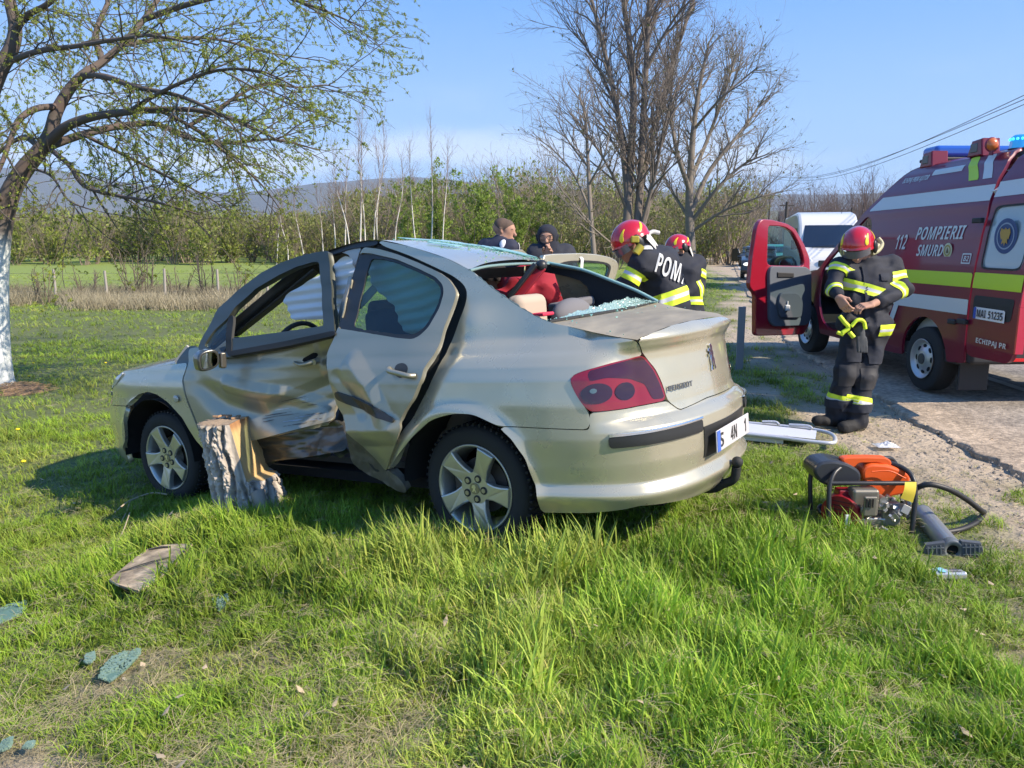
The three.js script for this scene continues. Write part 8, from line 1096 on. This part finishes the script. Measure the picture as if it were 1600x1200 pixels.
{ // pump set
  const D = 4.3, base = onGround(1350, 832); clearing([[1262, 815], [1300, 840], [1430, 850], [1440, 815], [1300, 800]].map((q) => onGround(...q)), 0.06); const J = (x, y, d = 0) => at(x, y, D + d).sub(base), t = thing('hydraulic_pump', 'portable petrol hydraulic pump in a black tube frame with orange handle and tank', 'pump', base);
  const TUBE = std(rgb(0.022, 0.023, 0.024), 0.42), ORANGE = std(rgb(0.72, 0.10, 0.012), 0.42), STEEL = std(rgb(0.42, 0.41, 0.38), 0.35, 0.8), rT = 0.0135;
  mesh('frame_tube', tube([J(1268, 822, 0.16), J(1266, 780, 0.16), J(1267, 742, 0.16), J(1274, 724, 0.16), J(1290, 717, 0.14), J(1318, 717, 0.1)], rT, 40, 10), TUBE, t);
  mesh('frame_tube', tube([J(1294, 838, -0.08), J(1295, 790, -0.08), J(1297, 756, -0.07), J(1304, 739, -0.05), J(1318, 727, -0.01), J(1328, 718, 0.02)], rT, 40, 10), TUBE, t);
  mesh('frame_tube', tube([J(1380, 720, 0.03), J(1402, 727, 0.0), J(1420, 738, -0.04), J(1428, 752, -0.07), J(1430, 775, -0.08), J(1427, 810, -0.08), J(1423, 842, -0.08)], rT, 40, 10), TUBE, t);
  mesh('frame_tube', tube([J(1340, 716, 0.12), J(1380, 716, 0.14), J(1394, 718, 0.18), J(1408, 745, 0.2), J(1410, 800, 0.2), J(1408, 818, 0.2)], rT, 40, 10), TUBE, t);
  mesh('frame_tube', tube([J(1298, 755, -0.07), J(1360, 755, -0.08), J(1428, 755, -0.07)], rT * 0.95, 20, 10), TUBE, t);
  mesh('base_rail', [tube([J(1294, 836, -0.08), J(1360, 842, -0.08), J(1423, 846, -0.08)], rT, 20, 8), tube([J(1268, 820, 0.16), J(1340, 822, 0.18), J(1408, 818, 0.2)], rT, 20, 8)], TUBE, t);
  const hp = [[1312, 716], [1322, 713.5], [1352, 713], [1380, 714], [1388, 720], [1385, 727], [1377, 722], [1366, 718.5], [1336, 719.5], [1330, 727], [1323, 727], [1320, 722]].map(([a, b]) => { const q = J(a, b, 0.02); return [q.x, q.y]; }), hz = J(1350, 720, 0.02).z; const hg = extr(chaikin(hp, 0.01), 0.05, 0.006); hg.translate(0, 0, hz - 0.02); mesh('carry_handle', hg, ORANGE, t);
  const bx = (x0, y0, x1, y1, d, depth, r, m, n) => { const a = J(x0, y1, d), b = J(x1, y0, d); return mesh(n, box(Math.abs(b.x - a.x), Math.abs(b.y - a.y), depth, (a.x + b.x) / 2, (a.y + b.y) / 2, (a.z + b.z) / 2 - depth / 2 + 0.04, r), m, t); };
  const tk = (pts, d, depth, m, n) => { const p2 = pts.map(([a, b]) => { const q = J(a, b, d); return [q.x, q.y]; }), g = extr(chaikin(p2, 0.012), depth, 0.014); g.translate(0, 0, J(pts[0][0], pts[0][1], d).z - depth); return mesh(n, g, m, t); };
  tk([[1273, 735], [1280, 725], [1298, 722], [1320, 726], [1338, 736], [1342, 745], [1340, 754], [1300, 757], [1285, 752]], -0.02, 0.15, std(rgb(0.03, 0.033, 0.04), 0.35), 'fuel_tank');
  const cap = J(1300, 722, 0.05); mesh('tank_cap', [cyl(cap, cap.clone().add(V(0, 0.028, 0)), 0.034, 0.03, 18)], TRIM, t);
  tk([[1351, 732], [1360, 727], [1385, 729], [1410, 738], [1419, 745], [1418, 756], [1412, 770], [1385, 776], [1368, 772], [1358, 756], [1350, 744]], -0.01, 0.17, ORANGE, 'oil_tank');
  mesh('tank_bevel', tube([J(1362, 737, -0.05), J(1390, 736, -0.05), J(1416, 748, -0.05)], 0.004, 14, 6), ORANGE, t);
  const rc = J(1316, 798, -0.03), RED = std(rgb(0.22, 0.006, 0.014), 0.4); mesh('recoil_starter', [cyl(rc.clone().add(V(-0.035, 0, 0.045)), rc.clone().add(V(0.05, 0, -0.06)), 0.098, 0.105, 30)], RED, t);
  const fins = []; for (let k = 0; k < 7; k++) { const q = rc.clone().add(V(-0.038, -0.07 + k * 0.023, 0.048)); fins.push(bar(q.clone().add(V(-0.05, 0, -0.05)), q.clone().add(V(0.05, 0, 0.035)), 0.006, 0.006)); } mesh('cooling_slats', fins, std(rgb(0.06, 0.005, 0.008), 0.6), t);
  bx(1306, 762, 1330, 778, -0.02, 0.07, 0.01, RED, 'air_shroud'); bx(1315, 800, 1323, 827, -0.115, 0.008, 0.002, std(rgb(0.65, 0.65, 0.66), 0.5), 'data_plate');
  const MUF = std(rgb(0.20, 0.185, 0.15), 0.45, 0.5); bx(1327, 761, 1369, 806, -0.07, 0.09, 0.018, MUF, 'muffler'); bx(1345, 772, 1365, 804, -0.115, 0.02, 0.008, MUF, 'muffler_guard'); const mo = J(1354, 797, -0.13); mesh('exhaust_outlet', [new THREE.TorusGeometry(0.026, 0.009, 8, 24).translate(mo.x, mo.y, mo.z)], MUF, t); mesh('exhaust_bore', cyl(mo.clone(), mo.clone().add(V(0, 0, -0.02)), 0.022, 0.022, 18), NIGHT, t);
  for (let k = 0; k < 3; k++) bx(1348 + k * 5, 776, 1350 + k * 5, 790, -0.128, 0.006, 0, NIGHT, 'muffler_slot');
  bx(1338, 804, 1374, 830, 0.0, 0.14, 0.015, STEEL, 'crankcase'); bx(1372, 782, 1404, 822, 0.02, 0.12, 0.02, std(rgb(0.34, 0.33, 0.30), 0.45, 0.6), 'pump_block');
  const r = rng(3), bits = []; for (let k = 0; k < 26; k++) { const p = J(lerp(1374, 1424, r()), lerp(778, 806, r()), -0.03 - 0.06 * r()), s = 0.010 + 0.014 * r(); const g = r() < 0.5 ? new THREE.CylinderGeometry(s, s, s * 2.2, 10) : new RoundedBoxGeometry(s * 2, s * 1.6, s * 2, 1, 0.002); g.rotateX(r() * 3); g.rotateZ(r() * 3); g.translate(p.x, p.y, p.z); bits.push(g); } mesh('valves_and_fittings', bits, STEEL, t);
  const bits2 = []; for (let k = 0; k < 12; k++) { const p = J(lerp(1345, 1400, r()), lerp(806, 828, r()), -0.06 - 0.04 * r()); bits2.push(new THREE.CylinderGeometry(0.008, 0.008, 0.03, 8).rotateX(r() * 3).rotateZ(r() * 3).translate(p.x, p.y, p.z)); } mesh('bolts', bits2, STEEL, t); mesh('pull_grip', tube([J(1283, 790, 0.05), J(1279, 795, 0.02), J(1284, 802, 0)], 0.012, 10, 8), TRIM, t);
  mesh('orange_foot', [box(0.07, 0.055, 0.06, ...J(1419, 848, -0.08).toArray(), 0.012)], ORANGE, t);
  const tg = [[1414, 753], [1432, 753], [1427, 786], [1408, 779]].map(([a, b]) => J(a, b, -0.11)); mesh('yellow_tag', quadGrid((u, v) => { const p = tg[0].clone().lerp(tg[1], u).lerp(tg[3].clone().lerp(tg[2], u), v); p.z += 0.008 * Math.sin(v * 4); return p; }, 4, 6), std(rgb(0.72, 0.55, 0.05), 0.6), t);
  mesh('green_valve', box(0.03, 0.018, 0.03, ...J(1391, 724, 0.06).toArray(), 0.005), std(rgb(0.1, 0.6, 0.05), 0.5), t);
  // hose
  clearing([[1440, 845], [1490, 850], [1550, 812], [1545, 790], [1490, 815], [1440, 820]].map((q) => onGround(...q)), 0.025); const hb = onGround(1520, 822), h = thing('hydraulic_hose', 'thick black hose looping from the pump over the dirt', 'hose', hb); const H = (x, y, up) => { const g = onGround(x, y); return up === undefined ? g.add(V(0, 0.02, 0)).sub(hb) : null; }; const HA = (x, y, d) => at(x, y, d).sub(hb);
  mesh('hose', tube([HA(1420, 775, 4.28), HA(1432, 763, 4.24), HA(1450, 757, 4.2), HA(1478, 763, 4.2), HA(1510, 780, 4.26), HA(1532, 797, 4.3), H(1536, 806), H(1526, 821), H(1500, 833), H(1478, 837)], 0.0155, 60, 10), std(rgb(0.015, 0.015, 0.016), 0.55), h);
  // ram
  const e = onGround(1487, 880); clearing([[1420, 800], [1460, 800], [1540, 860], [1520, 890], [1440, 885]].map((q) => onGround(...q)), 0.02); const rm = thing('hydraulic_ram', 'grey hydraulic rescue ram with a winged end plate lying by the pump', 'ram', e), R0 = at(1487, 858, 3.95).sub(e), R1 = at(1441, 803, 4.45).sub(e); const ax = R1.clone().sub(R0).normalize();
  const GREYR = phys(rgb(0.25, 0.27, 0.29), 0.38, 0.3, { clearcoat: 0.5 }); mesh('cylinder', [cyl(R0.clone().addScaledVector(ax, 0.03), R1, 0.053, 0.053, 36), cyl(R1, R1.clone().addScaledVector(ax, 0.015), 0.056, 0.05, 36)], GREYR, rm);
  mesh('rod', cyl(R1, R1.clone().addScaledVector(ax, 0.16), 0.022, 0.022, 20), std(rgb(0.55, 0.55, 0.56), 0.25, 0.9), rm);
  const q = new THREE.Quaternion().setFromUnitVectors(V(0, 0, 1), ax.clone().negate()), place = (g) => { g.applyQuaternion(q); g.translate(R0.x, R0.y, R0.z); return g; };
  mesh('end_ring', [place(lathe([[0.028, 0.0], [0.03, 0.022], [0.05, 0.026], [0.056, 0.018], [0.056, -0.02], [0.05, -0.024]], 36).rotateX(Math.PI / 2))], std(rgb(0.13, 0.145, 0.155), 0.5), rm); mesh('bore', place(new THREE.CircleGeometry(0.029, 24).translate(0, 0, 0.006)), NIGHT, rm);
  const wing = extr([[0.04, 0.05], [0.125, 0.036], [0.135, 0.0], [0.125, -0.036], [0.04, -0.045]], 0.022, 0.004), wing2 = wing.clone().rotateZ(Math.PI); const W = std(rgb(0.075, 0.085, 0.10), 0.6); mesh('wing_plate', place(wing.rotateZ(0.12)), W, rm); mesh('wing_plate', place(wing2.rotateZ(0.12)), W, rm);
  const ribs = []; for (const s of [0, Math.PI]) for (let k = 0; k < 4; k++) { ribs.push(box(0.004, 0.07 - k * 0.004, 0.006, 0.058 + k * 0.02, 0.002, 0.028).rotateZ(s + 0.12)); } for (const s of [0, Math.PI]) for (const yy of [-0.02, 0.02]) ribs.push(box(0.085, 0.004, 0.006, 0.085, yy, 0.028).rotateZ(s + 0.12)); mesh('wing_ribs', ribs.map(place), GREYR, rm);
}
{ // wrapper, litter, stretcher
  const w0 = onGround(1481, 908); clearing(ringAt(w0, 0.1), 0.02); const w = thing('foil_wrapper', 'small silver and pale blue wrapper lying below the ram', 'wrapper', w0, -0.10); const g = new RoundedBoxGeometry(0.15, 0.035, 0.055, 4, 0.012); { const p = g.attributes.position; for (let i = 0; i < p.count; i++) p.setY(i, p.getY(i) + 0.012 * (vnoise(p.getX(i) * 60, p.getZ(i) * 60) - 0.5)); g.computeVertexNormals(); } g.translate(0, 0.035, 0);
  mesh('wrapper', g, std(rgb(0.55, 0.56, 0.58), 0.28, 0.5), w); mesh('blue_label', box(0.03, 0.002, 0.05, -0.035, 0.055, 0, 0), std(rgb(0.25, 0.55, 0.65), 0.4), w); mesh('dark_print', [box(0.05, 0.002, 0.012, 0.025, 0.055, 0.012), box(0.05, 0.002, 0.006, 0.025, 0.055, -0.012)], std(rgb(0.1, 0.1, 0.12), 0.5), w); mesh('orange_corner', box(0.012, 0.014, 0.03, -0.068, 0.035, 0.012, 0.003), std(rgb(0.5, 0.18, 0.04), 0.5), w);
  const l0 = onGround(1384, 702); clearing(ringAt(l0, 0.12), 0.015); const l = thing('plastic_litter', 'crumpled clear plastic bag on the dirt right of the stretcher', 'litter', l0); const pg = quadGrid((u, v) => V((u - 0.5) * 0.17, 0.03 + 0.05 * fbm(u * 6 + 3, v * 6, 3) * Math.sin(u * 3.1) * Math.sin(v * 3.1), (v - 0.5) * 0.13), 24, 18); mesh('plastic', pg.toNonIndexed(), phys(rgb(0.75, 0.77, 0.8), 0.25, 0, { transmission: 0.3, flatShading: true }), l);
  // scoop stretcher lying flat behind the car
  const sh = (x, y, up = 0.07) => onGround(x, y).add(V(0, up, 0)), c = sh(1245, 684, 0), st = thing('scoop_stretcher', 'pale grey aluminium scoop stretcher lying on the ground behind the bumper', 'stretcher', c), S = (x, y, up) => sh(x, y, up).sub(c), AL = std(rgb(0.60, 0.61, 0.64), 0.35, 0.35);
  clearing([[1150, 668], [1300, 686], [1312, 700], [1290, 712], [1150, 704]].map((q) => onGround(...q)), 0.04);
  mesh('side_rail', tube([S(1150, 672), S(1215, 678), S(1280, 686), S(1297, 691), S(1304, 699), S(1299, 706), S(1270, 704), S(1215, 697), S(1150, 690)], 0.016, 80, 10), AL, st);
  const pl = [S(1150, 674), S(1275, 688), S(1272, 702), S(1150, 689)]; mesh('shell', quadGrid((u, v) => { const p = pl[0].clone().lerp(pl[1], u).lerp(pl[3].clone().lerp(pl[2], u), v); p.y += 0.012 - 0.03 * Math.sin(Math.PI * v); return p; }, 12, 8), std(rgb(0.66, 0.67, 0.70), 0.4, 0.2), st);
  mesh('lower_tray', quadGrid((u, v) => { const p = pl[3].clone().lerp(pl[2], u * 0.6); p.y -= 0.05 * v; p.z += 0.02; return p; }, 6, 2), std(rgb(0.62, 0.63, 0.66), 0.45, 0.2), st);
  mesh('grip', [tube([S(1190, 677, 0.10), S(1212, 679, 0.105), S(1216, 680, 0.09)], 0.012, 12, 8), tube([S(1232, 682, 0.10), S(1264, 686, 0.105), S(1268, 687, 0.09)], 0.012, 12, 8)], AL, st);
  const mp = at(1158.5, 500, 9.6), mk = thing('marker_post', 'short grey metal marker post behind the right corner of the boot', 'post', V(mp.x, groundY(mp.x, mp.z), mp.z)); const mh = at(1158, 479, 9.6).y - groundY(mp.x, mp.z); mesh('post', [box(0.085, mh + 0.1, 0.03, 0, mh / 2 - 0.05, 0, 0.006), box(0.02, mh + 0.1, 0.06, 0.04, mh / 2 - 0.05, -0.03)], std(rgb(0.22, 0.24, 0.26), 0.6, 0.4), mk);
  // dandelions, twigs, dry leaves
  const r = rng(909), F = []; [[28, 688], [37, 741], [52, 578], [165, 578], [45, 600]].forEach(([x, y], i) => { const b = onGround(x, y), f = thing('dandelion', ['yellow dandelion left of the car shadow', 'yellow dandelion at the tip of the car shadow', 'yellow dandelion near the limewashed trunk', 'yellow dandelion close to the bonnet', 'yellow dandelion above the earth mound'][i], 'flower', b); mesh('stem', cyl(V(0, 0, 0), V(0.01, 0.11, 0), 0.0025, 0.002, 5), std(rgb(0.15, 0.2, 0.05), 0.8), f); mesh('flower', new THREE.SphereGeometry(0.022, 10, 6).scale(1, 0.5, 1).translate(0.01, 0.115, 0), std(rgb(0.75, 0.58, 0.01), 0.7), f); });
  const dl = []; for (let i = 0; i < 90; i++) { const z = -2.0 - 4.5 * r() ** 1.3, x = (r() - 0.5) * 2 * (-z * 0.66 + 0.3); if (inFootprint(x, z)) continue; const g = leafGeo(0.03 + 0.03 * r(), 0.012); g.rotateX(1.2 + (r() - 0.5)); g.rotateY(r() * 6); g.translate(x, groundY(x, z) + 0.02 + 0.5 * turfLength(x, z), z); dl.push(g); } tag(mesh('dry_leaves', dl, std(rgb(0.42, 0.33, 0.22), 0.9)), 'dry tan leaves caught here and there in the foreground grass', 'leaves', null, 'stuff');
  const tw = onGround(190, 812), tg = thing('dead_branch', 'dead crooked twig lying at the lower edge of the car shadow', 'twig', tw); const T = (x, y, u = 0.08) => onGround(x, y).add(V(0, u, 0)).sub(tw); mesh('branch', [tube([T(180, 812, 0.05), T(195, 806), T(212, 796), T(240, 787), T(262, 785, 0.06)], 0.006, 30, 6), tube([T(205, 800), T(198, 812, 0.05), T(186, 830, 0.03)], 0.004, 14, 5), tube([T(205, 824, 0.1), T(190, 852, 0.06), T(168, 878, 0.05)], 0.004, 20, 5)], std(rgb(0.40, 0.33, 0.22), 0.9), tg);
}
// ---------------------------------------------------------------- grass, straw, weeds
function inFootprint(x, z, m = 0) { const p = V(x, 0.2, z).applyMatrix4(carI); return p.x > -1.0 - m && p.x < 3.75 + m && Math.abs(p.z) < 0.86 + m; }
function turfLength(x, z) {
  const n = fbm(x * 1.1 + 30, z * 1.1, 3), n2 = fbm(x * 4 + 3, z * 4 + 60, 2);
  let h = 0.05 + 0.05 * n;
  h += 0.105 * Math.exp(-(((x - 0.55) / 1.15) ** 2 + ((z + 2.85) / 0.8) ** 2));                     // long grass in front of the boot
  h += 0.075 * Math.exp(-(((x + 0.6) / 1.1) ** 2 + ((z + 3.55) / 0.45) ** 2));
  h += 0.08 * Math.exp(-(((x - 1.45) / 0.6) ** 2 + ((z + 3.7) / 0.6) ** 2));
  h += 0.07 * Math.exp(-(((x + 1.7) / 0.7) ** 2 + ((z + 4.1) / 0.4) ** 2));
  h *= 0.5 + 1.0 * n2; h *= 0.6 + 0.8 * sstep(vnoise(x * 7 + 5, z * 7), 0.15, 0.9);
  h *= 1 - 0.72 * sstep(dirtAmount(x, z), 0.1, 0.8);
  if (x < -0.7 && z > -3.2) h *= 0.8;
  if (inFootprint(x, z, -0.1)) h = Math.min(h, 0.09);
  for (const c of CLEAR) { if (Math.abs(x - c.c[0]) > c.r || Math.abs(z - c.c[1]) > c.r) continue; const d = polyDist(c.p, x, z); if (d < 0.03) h = Math.min(h, c.h * (d < 0 ? 1 : 1.6)); }
  return h;
}
{
  const r = rng(1234);
  function tuft(n, spread, lean, w) {
    const pos = [], col = [], nor = [], idx = [];
    for (let k = 0; k < n; k++) {
      const a = r() * 6.283, d = spread * Math.sqrt(r()), bx = Math.cos(a) * d, bz = Math.sin(a) * d, la = r() * 6.283, L = lean * (0.3 + r()), h = 0.55 + 0.5 * r(), ww = w * (0.6 + 0.8 * r()), ta = r() * 3.14159, cx = Math.cos(ta), cz = Math.sin(ta), tone = 0.75 + 0.5 * r(), yel = r() < 0.05 ? 1 : 0;
      const S = 4, base = pos.length / 3;
      for (let i = 0; i <= S; i++) { const t = i / S, q = t * t * L, px = bx + Math.cos(la) * q, pz = bz + Math.sin(la) * q, py = h * (t - 0.25 * L * t * t * t), wd = ww * (1 - t ** 1.6) * (i === 0 ? 0.8 : 1);
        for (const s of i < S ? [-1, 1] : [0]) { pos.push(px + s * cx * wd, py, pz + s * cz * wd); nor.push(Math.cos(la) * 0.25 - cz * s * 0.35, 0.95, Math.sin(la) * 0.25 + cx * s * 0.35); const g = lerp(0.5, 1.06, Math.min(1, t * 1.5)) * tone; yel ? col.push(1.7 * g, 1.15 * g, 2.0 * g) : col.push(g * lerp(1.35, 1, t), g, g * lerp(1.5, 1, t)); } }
      for (let i = 0; i < S; i++) { const a0 = base + i * 2; if (i < S - 1) idx.push(a0, a0 + 1, a0 + 3, a0, a0 + 3, a0 + 2); else idx.push(a0, a0 + 1, a0 + 2); }
    }
    const g = new THREE.BufferGeometry(); g.setAttribute('position', new THREE.Float32BufferAttribute(pos, 3)); g.setAttribute('normal', new THREE.Float32BufferAttribute(nor, 3)); g.setAttribute('color', new THREE.Float32BufferAttribute(col, 3)); g.setIndex(idx); g.computeVertexNormals(); return g;
  }
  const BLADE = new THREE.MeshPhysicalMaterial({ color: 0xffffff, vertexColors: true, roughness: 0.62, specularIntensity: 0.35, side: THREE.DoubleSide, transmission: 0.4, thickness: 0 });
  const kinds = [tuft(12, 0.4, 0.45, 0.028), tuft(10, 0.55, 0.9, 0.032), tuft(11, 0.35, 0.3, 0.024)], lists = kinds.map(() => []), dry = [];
  const M = new THREE.Matrix4(), Q = new THREE.Quaternion(), E = new THREE.Euler();
  function put(x, z, d) {
    const h = turfLength(x, z) * (0.7 + 0.6 * r()), dirt = dirtAmount(x, z); if (h < 0.012) return;
    if (x > smoothEdge(z) - 0.12 || r() < dirt * 0.93) return;
    const y = groundY(x, z) - 0.004, n = fbm(x * 0.8 + 11, z * 0.8 + 5, 3), far = sstep(d, 10, 40), wide = lerp(1, 2.2, sstep(d, 5, 30));
    { const g1 = fbm(x * 1.3 + 7, z * 1.3, 2) - 0.5, g2 = fbm(x * 1.3 + 77, z * 1.3, 2) - 0.5; E.set((r() - 0.5) * 0.45 + g1 * 0.55, r() * 6.283, (r() - 0.5) * 0.45 + g2 * 0.55); } Q.setFromEuler(E);
    const wv = (0.75 * h + 0.045) * wide; M.compose(V(x, y, z), Q, V(wv, h * lerp(1, 1.3, far), wv));
    const dk = (0.62 + 0.8 * n) * (0.75 + 0.5 * vnoise(x * 5 + 20, z * 5)), yl = sstep(fbm(x * 0.9 + 90, z * 0.9, 4) + 0.25 * (r() - 0.5) + dirt * 0.4, 0.45, 0.82);
    const c = [lerp(0.25, 0.36, yl) * dk, lerp(0.42, 0.47, yl) * dk, lerp(0.038, 0.085, yl) * dk];
    lists[h > 0.12 ? (r() < 0.75 ? 0 : 2) : Math.floor(r() * 3)].push([M.clone(), c]);
  }
  const zones = [[1.4, 3.6, 0.026], [3.6, 6, 0.036], [6, 10, 0.065], [10, 18, 0.13], [18, 34, 0.26], [34, 62, 0.6]];
  for (const [d0, d1, cell] of zones) for (let z = -d0 * 0.72; z > -d1; z -= cell) { const half = Math.min(-z * 0.76 + 1.5, 48); for (let x = -half; x < half; x += cell) { const xx = x + r() * cell, zz = z - r() * cell, d = Math.hypot(xx, zz); if (d < d0 || d >= d1) continue; put(xx, zz, d); } }
  let total = 0;
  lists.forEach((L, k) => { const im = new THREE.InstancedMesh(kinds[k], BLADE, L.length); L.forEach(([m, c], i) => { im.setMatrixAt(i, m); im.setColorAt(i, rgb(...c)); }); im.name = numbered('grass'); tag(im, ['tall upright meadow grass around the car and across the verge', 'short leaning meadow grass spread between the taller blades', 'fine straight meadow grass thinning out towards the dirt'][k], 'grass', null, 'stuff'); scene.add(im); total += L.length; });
  console.log('tufts', total);
  // straw and dead stalks lying about
  const sp = [], si = [], sn = []; for (let k = 0; k < 7; k++) { const a = r() * 6.283, ox = (r() - 0.5) * 0.8, oz = (r() - 0.5) * 0.8, L = 0.5 + 0.7 * r(), dx = Math.cos(a), dz = Math.sin(a), b = sp.length / 3, w = 0.009, cv = (r() - 0.5) * 0.5; for (let i = 0; i <= 3; i++) { const t = i / 3, y = 0.05 + 0.16 * Math.sin(t * 3.1) * r(), x = ox + dx * L * t - dz * cv * t * t, z = oz + dz * L * t + dx * cv * t * t; sp.push(x - dz * w, y, z + dx * w, x + dz * w, y + 0.01, z - dx * w); sn.push(0, 1, 0, 0, 1, 0); } for (let i = 0; i < 3; i++) { const q = b + i * 2; si.push(q, q + 1, q + 3, q, q + 3, q + 2); } }
  const sg = new THREE.BufferGeometry(); sg.setAttribute('position', new THREE.Float32BufferAttribute(sp, 3)); sg.setIndex(si); sg.computeVertexNormals();
  for (let i = 0; i < 52000; i++) { const d = 1.6 + 10 * r() * r(), a = (r() - 0.5) * 1.5, x = Math.sin(a) * d, z = -Math.cos(a) * d; if (x > smoothEdge(z) - 0.1) continue; const k = sstep(fbm(x * 1.6 + 50, z * 1.6 + 20, 4), 0.47, 0.66) + 0.5 * sstep(dirtAmount(x, z), 0.05, 0.5) * (1 - sstep(dirtAmount(x, z), 0.7, 1)) * 0.55 + 0.42; if (r() > k * 0.42) continue; E.set((r() - 0.5) * 0.5, r() * 6.283, (r() - 0.5) * 0.5); Q.setFromEuler(E); const s = 0.04 + 0.08 * r() * r(); M.compose(V(x, groundY(x, z) + 0.003 + r() * 0.75 * turfLength(x, z), z), Q, V(s, s * 0.6, s)); const t = 0.55 + 0.6 * r(); dry.push([M.clone(), [0.38 * t, 0.32 * t, 0.18 * t]]); }
  const dm = new THREE.InstancedMesh(sg, std(0xffffff, 0.85), dry.length); dry.forEach(([m, c], i) => { dm.setMatrixAt(i, m); dm.setColorAt(i, rgb(...c)); }); dm.name = 'dead_straw'; tag(dm, 'pale dead straw and stalks scattered through the turf', 'straw', null, 'stuff'); scene.add(dm);
  // pebbles and clods on the bare shoulder
  const pg = new THREE.IcosahedronGeometry(1, 1); { const p = pg.attributes.position; for (let i = 0; i < p.count; i++) { const q = 0.75 + 0.5 * hash2(Math.round(p.getX(i) * 50), Math.round(p.getY(i) * 50 + p.getZ(i) * 333)); p.setXYZ(i, p.getX(i) * q, p.getY(i) * q * 0.6, p.getZ(i) * q); } pg.computeVertexNormals(); }
  const peb = []; for (let i = 0; i < 16000; i++) { const z = -1.8 - 14 * r() ** 1.6, x = lerp(-1.9, smoothEdge(z) + 0.2, r()); const d = dirtAmount(x, z); if (r() > d * 1.2 - 0.1) continue; const s = 0.002 + 0.010 * r() ** 4 + (x > smoothEdge(z) - 0.25 ? 0.008 * r() : 0); E.set(r() * 6, r() * 6, r() * 6); Q.setFromEuler(E); M.compose(V(x, groundY(x, z) + s * 0.2, z), Q, V(s, s, s)); const t = 0.6 + 0.6 * r(); peb.push([M.clone(), [0.36 * t, 0.31 * t, 0.25 * t]]); }
  const pm = new THREE.InstancedMesh(pg, std(0xffffff, 0.9), peb.length); peb.forEach(([m, c], i) => { pm.setMatrixAt(i, m); pm.setColorAt(i, rgb(...c)); }); pm.name = 'gravel'; tag(pm, 'small pale stones and clods on the bare shoulder', 'gravel', null, 'stuff'); scene.add(pm);
}
scene.traverse((o) => { if (o.isMesh) o.castShadow = o.receiveShadow = true; });
renderer.render(scene, camera);
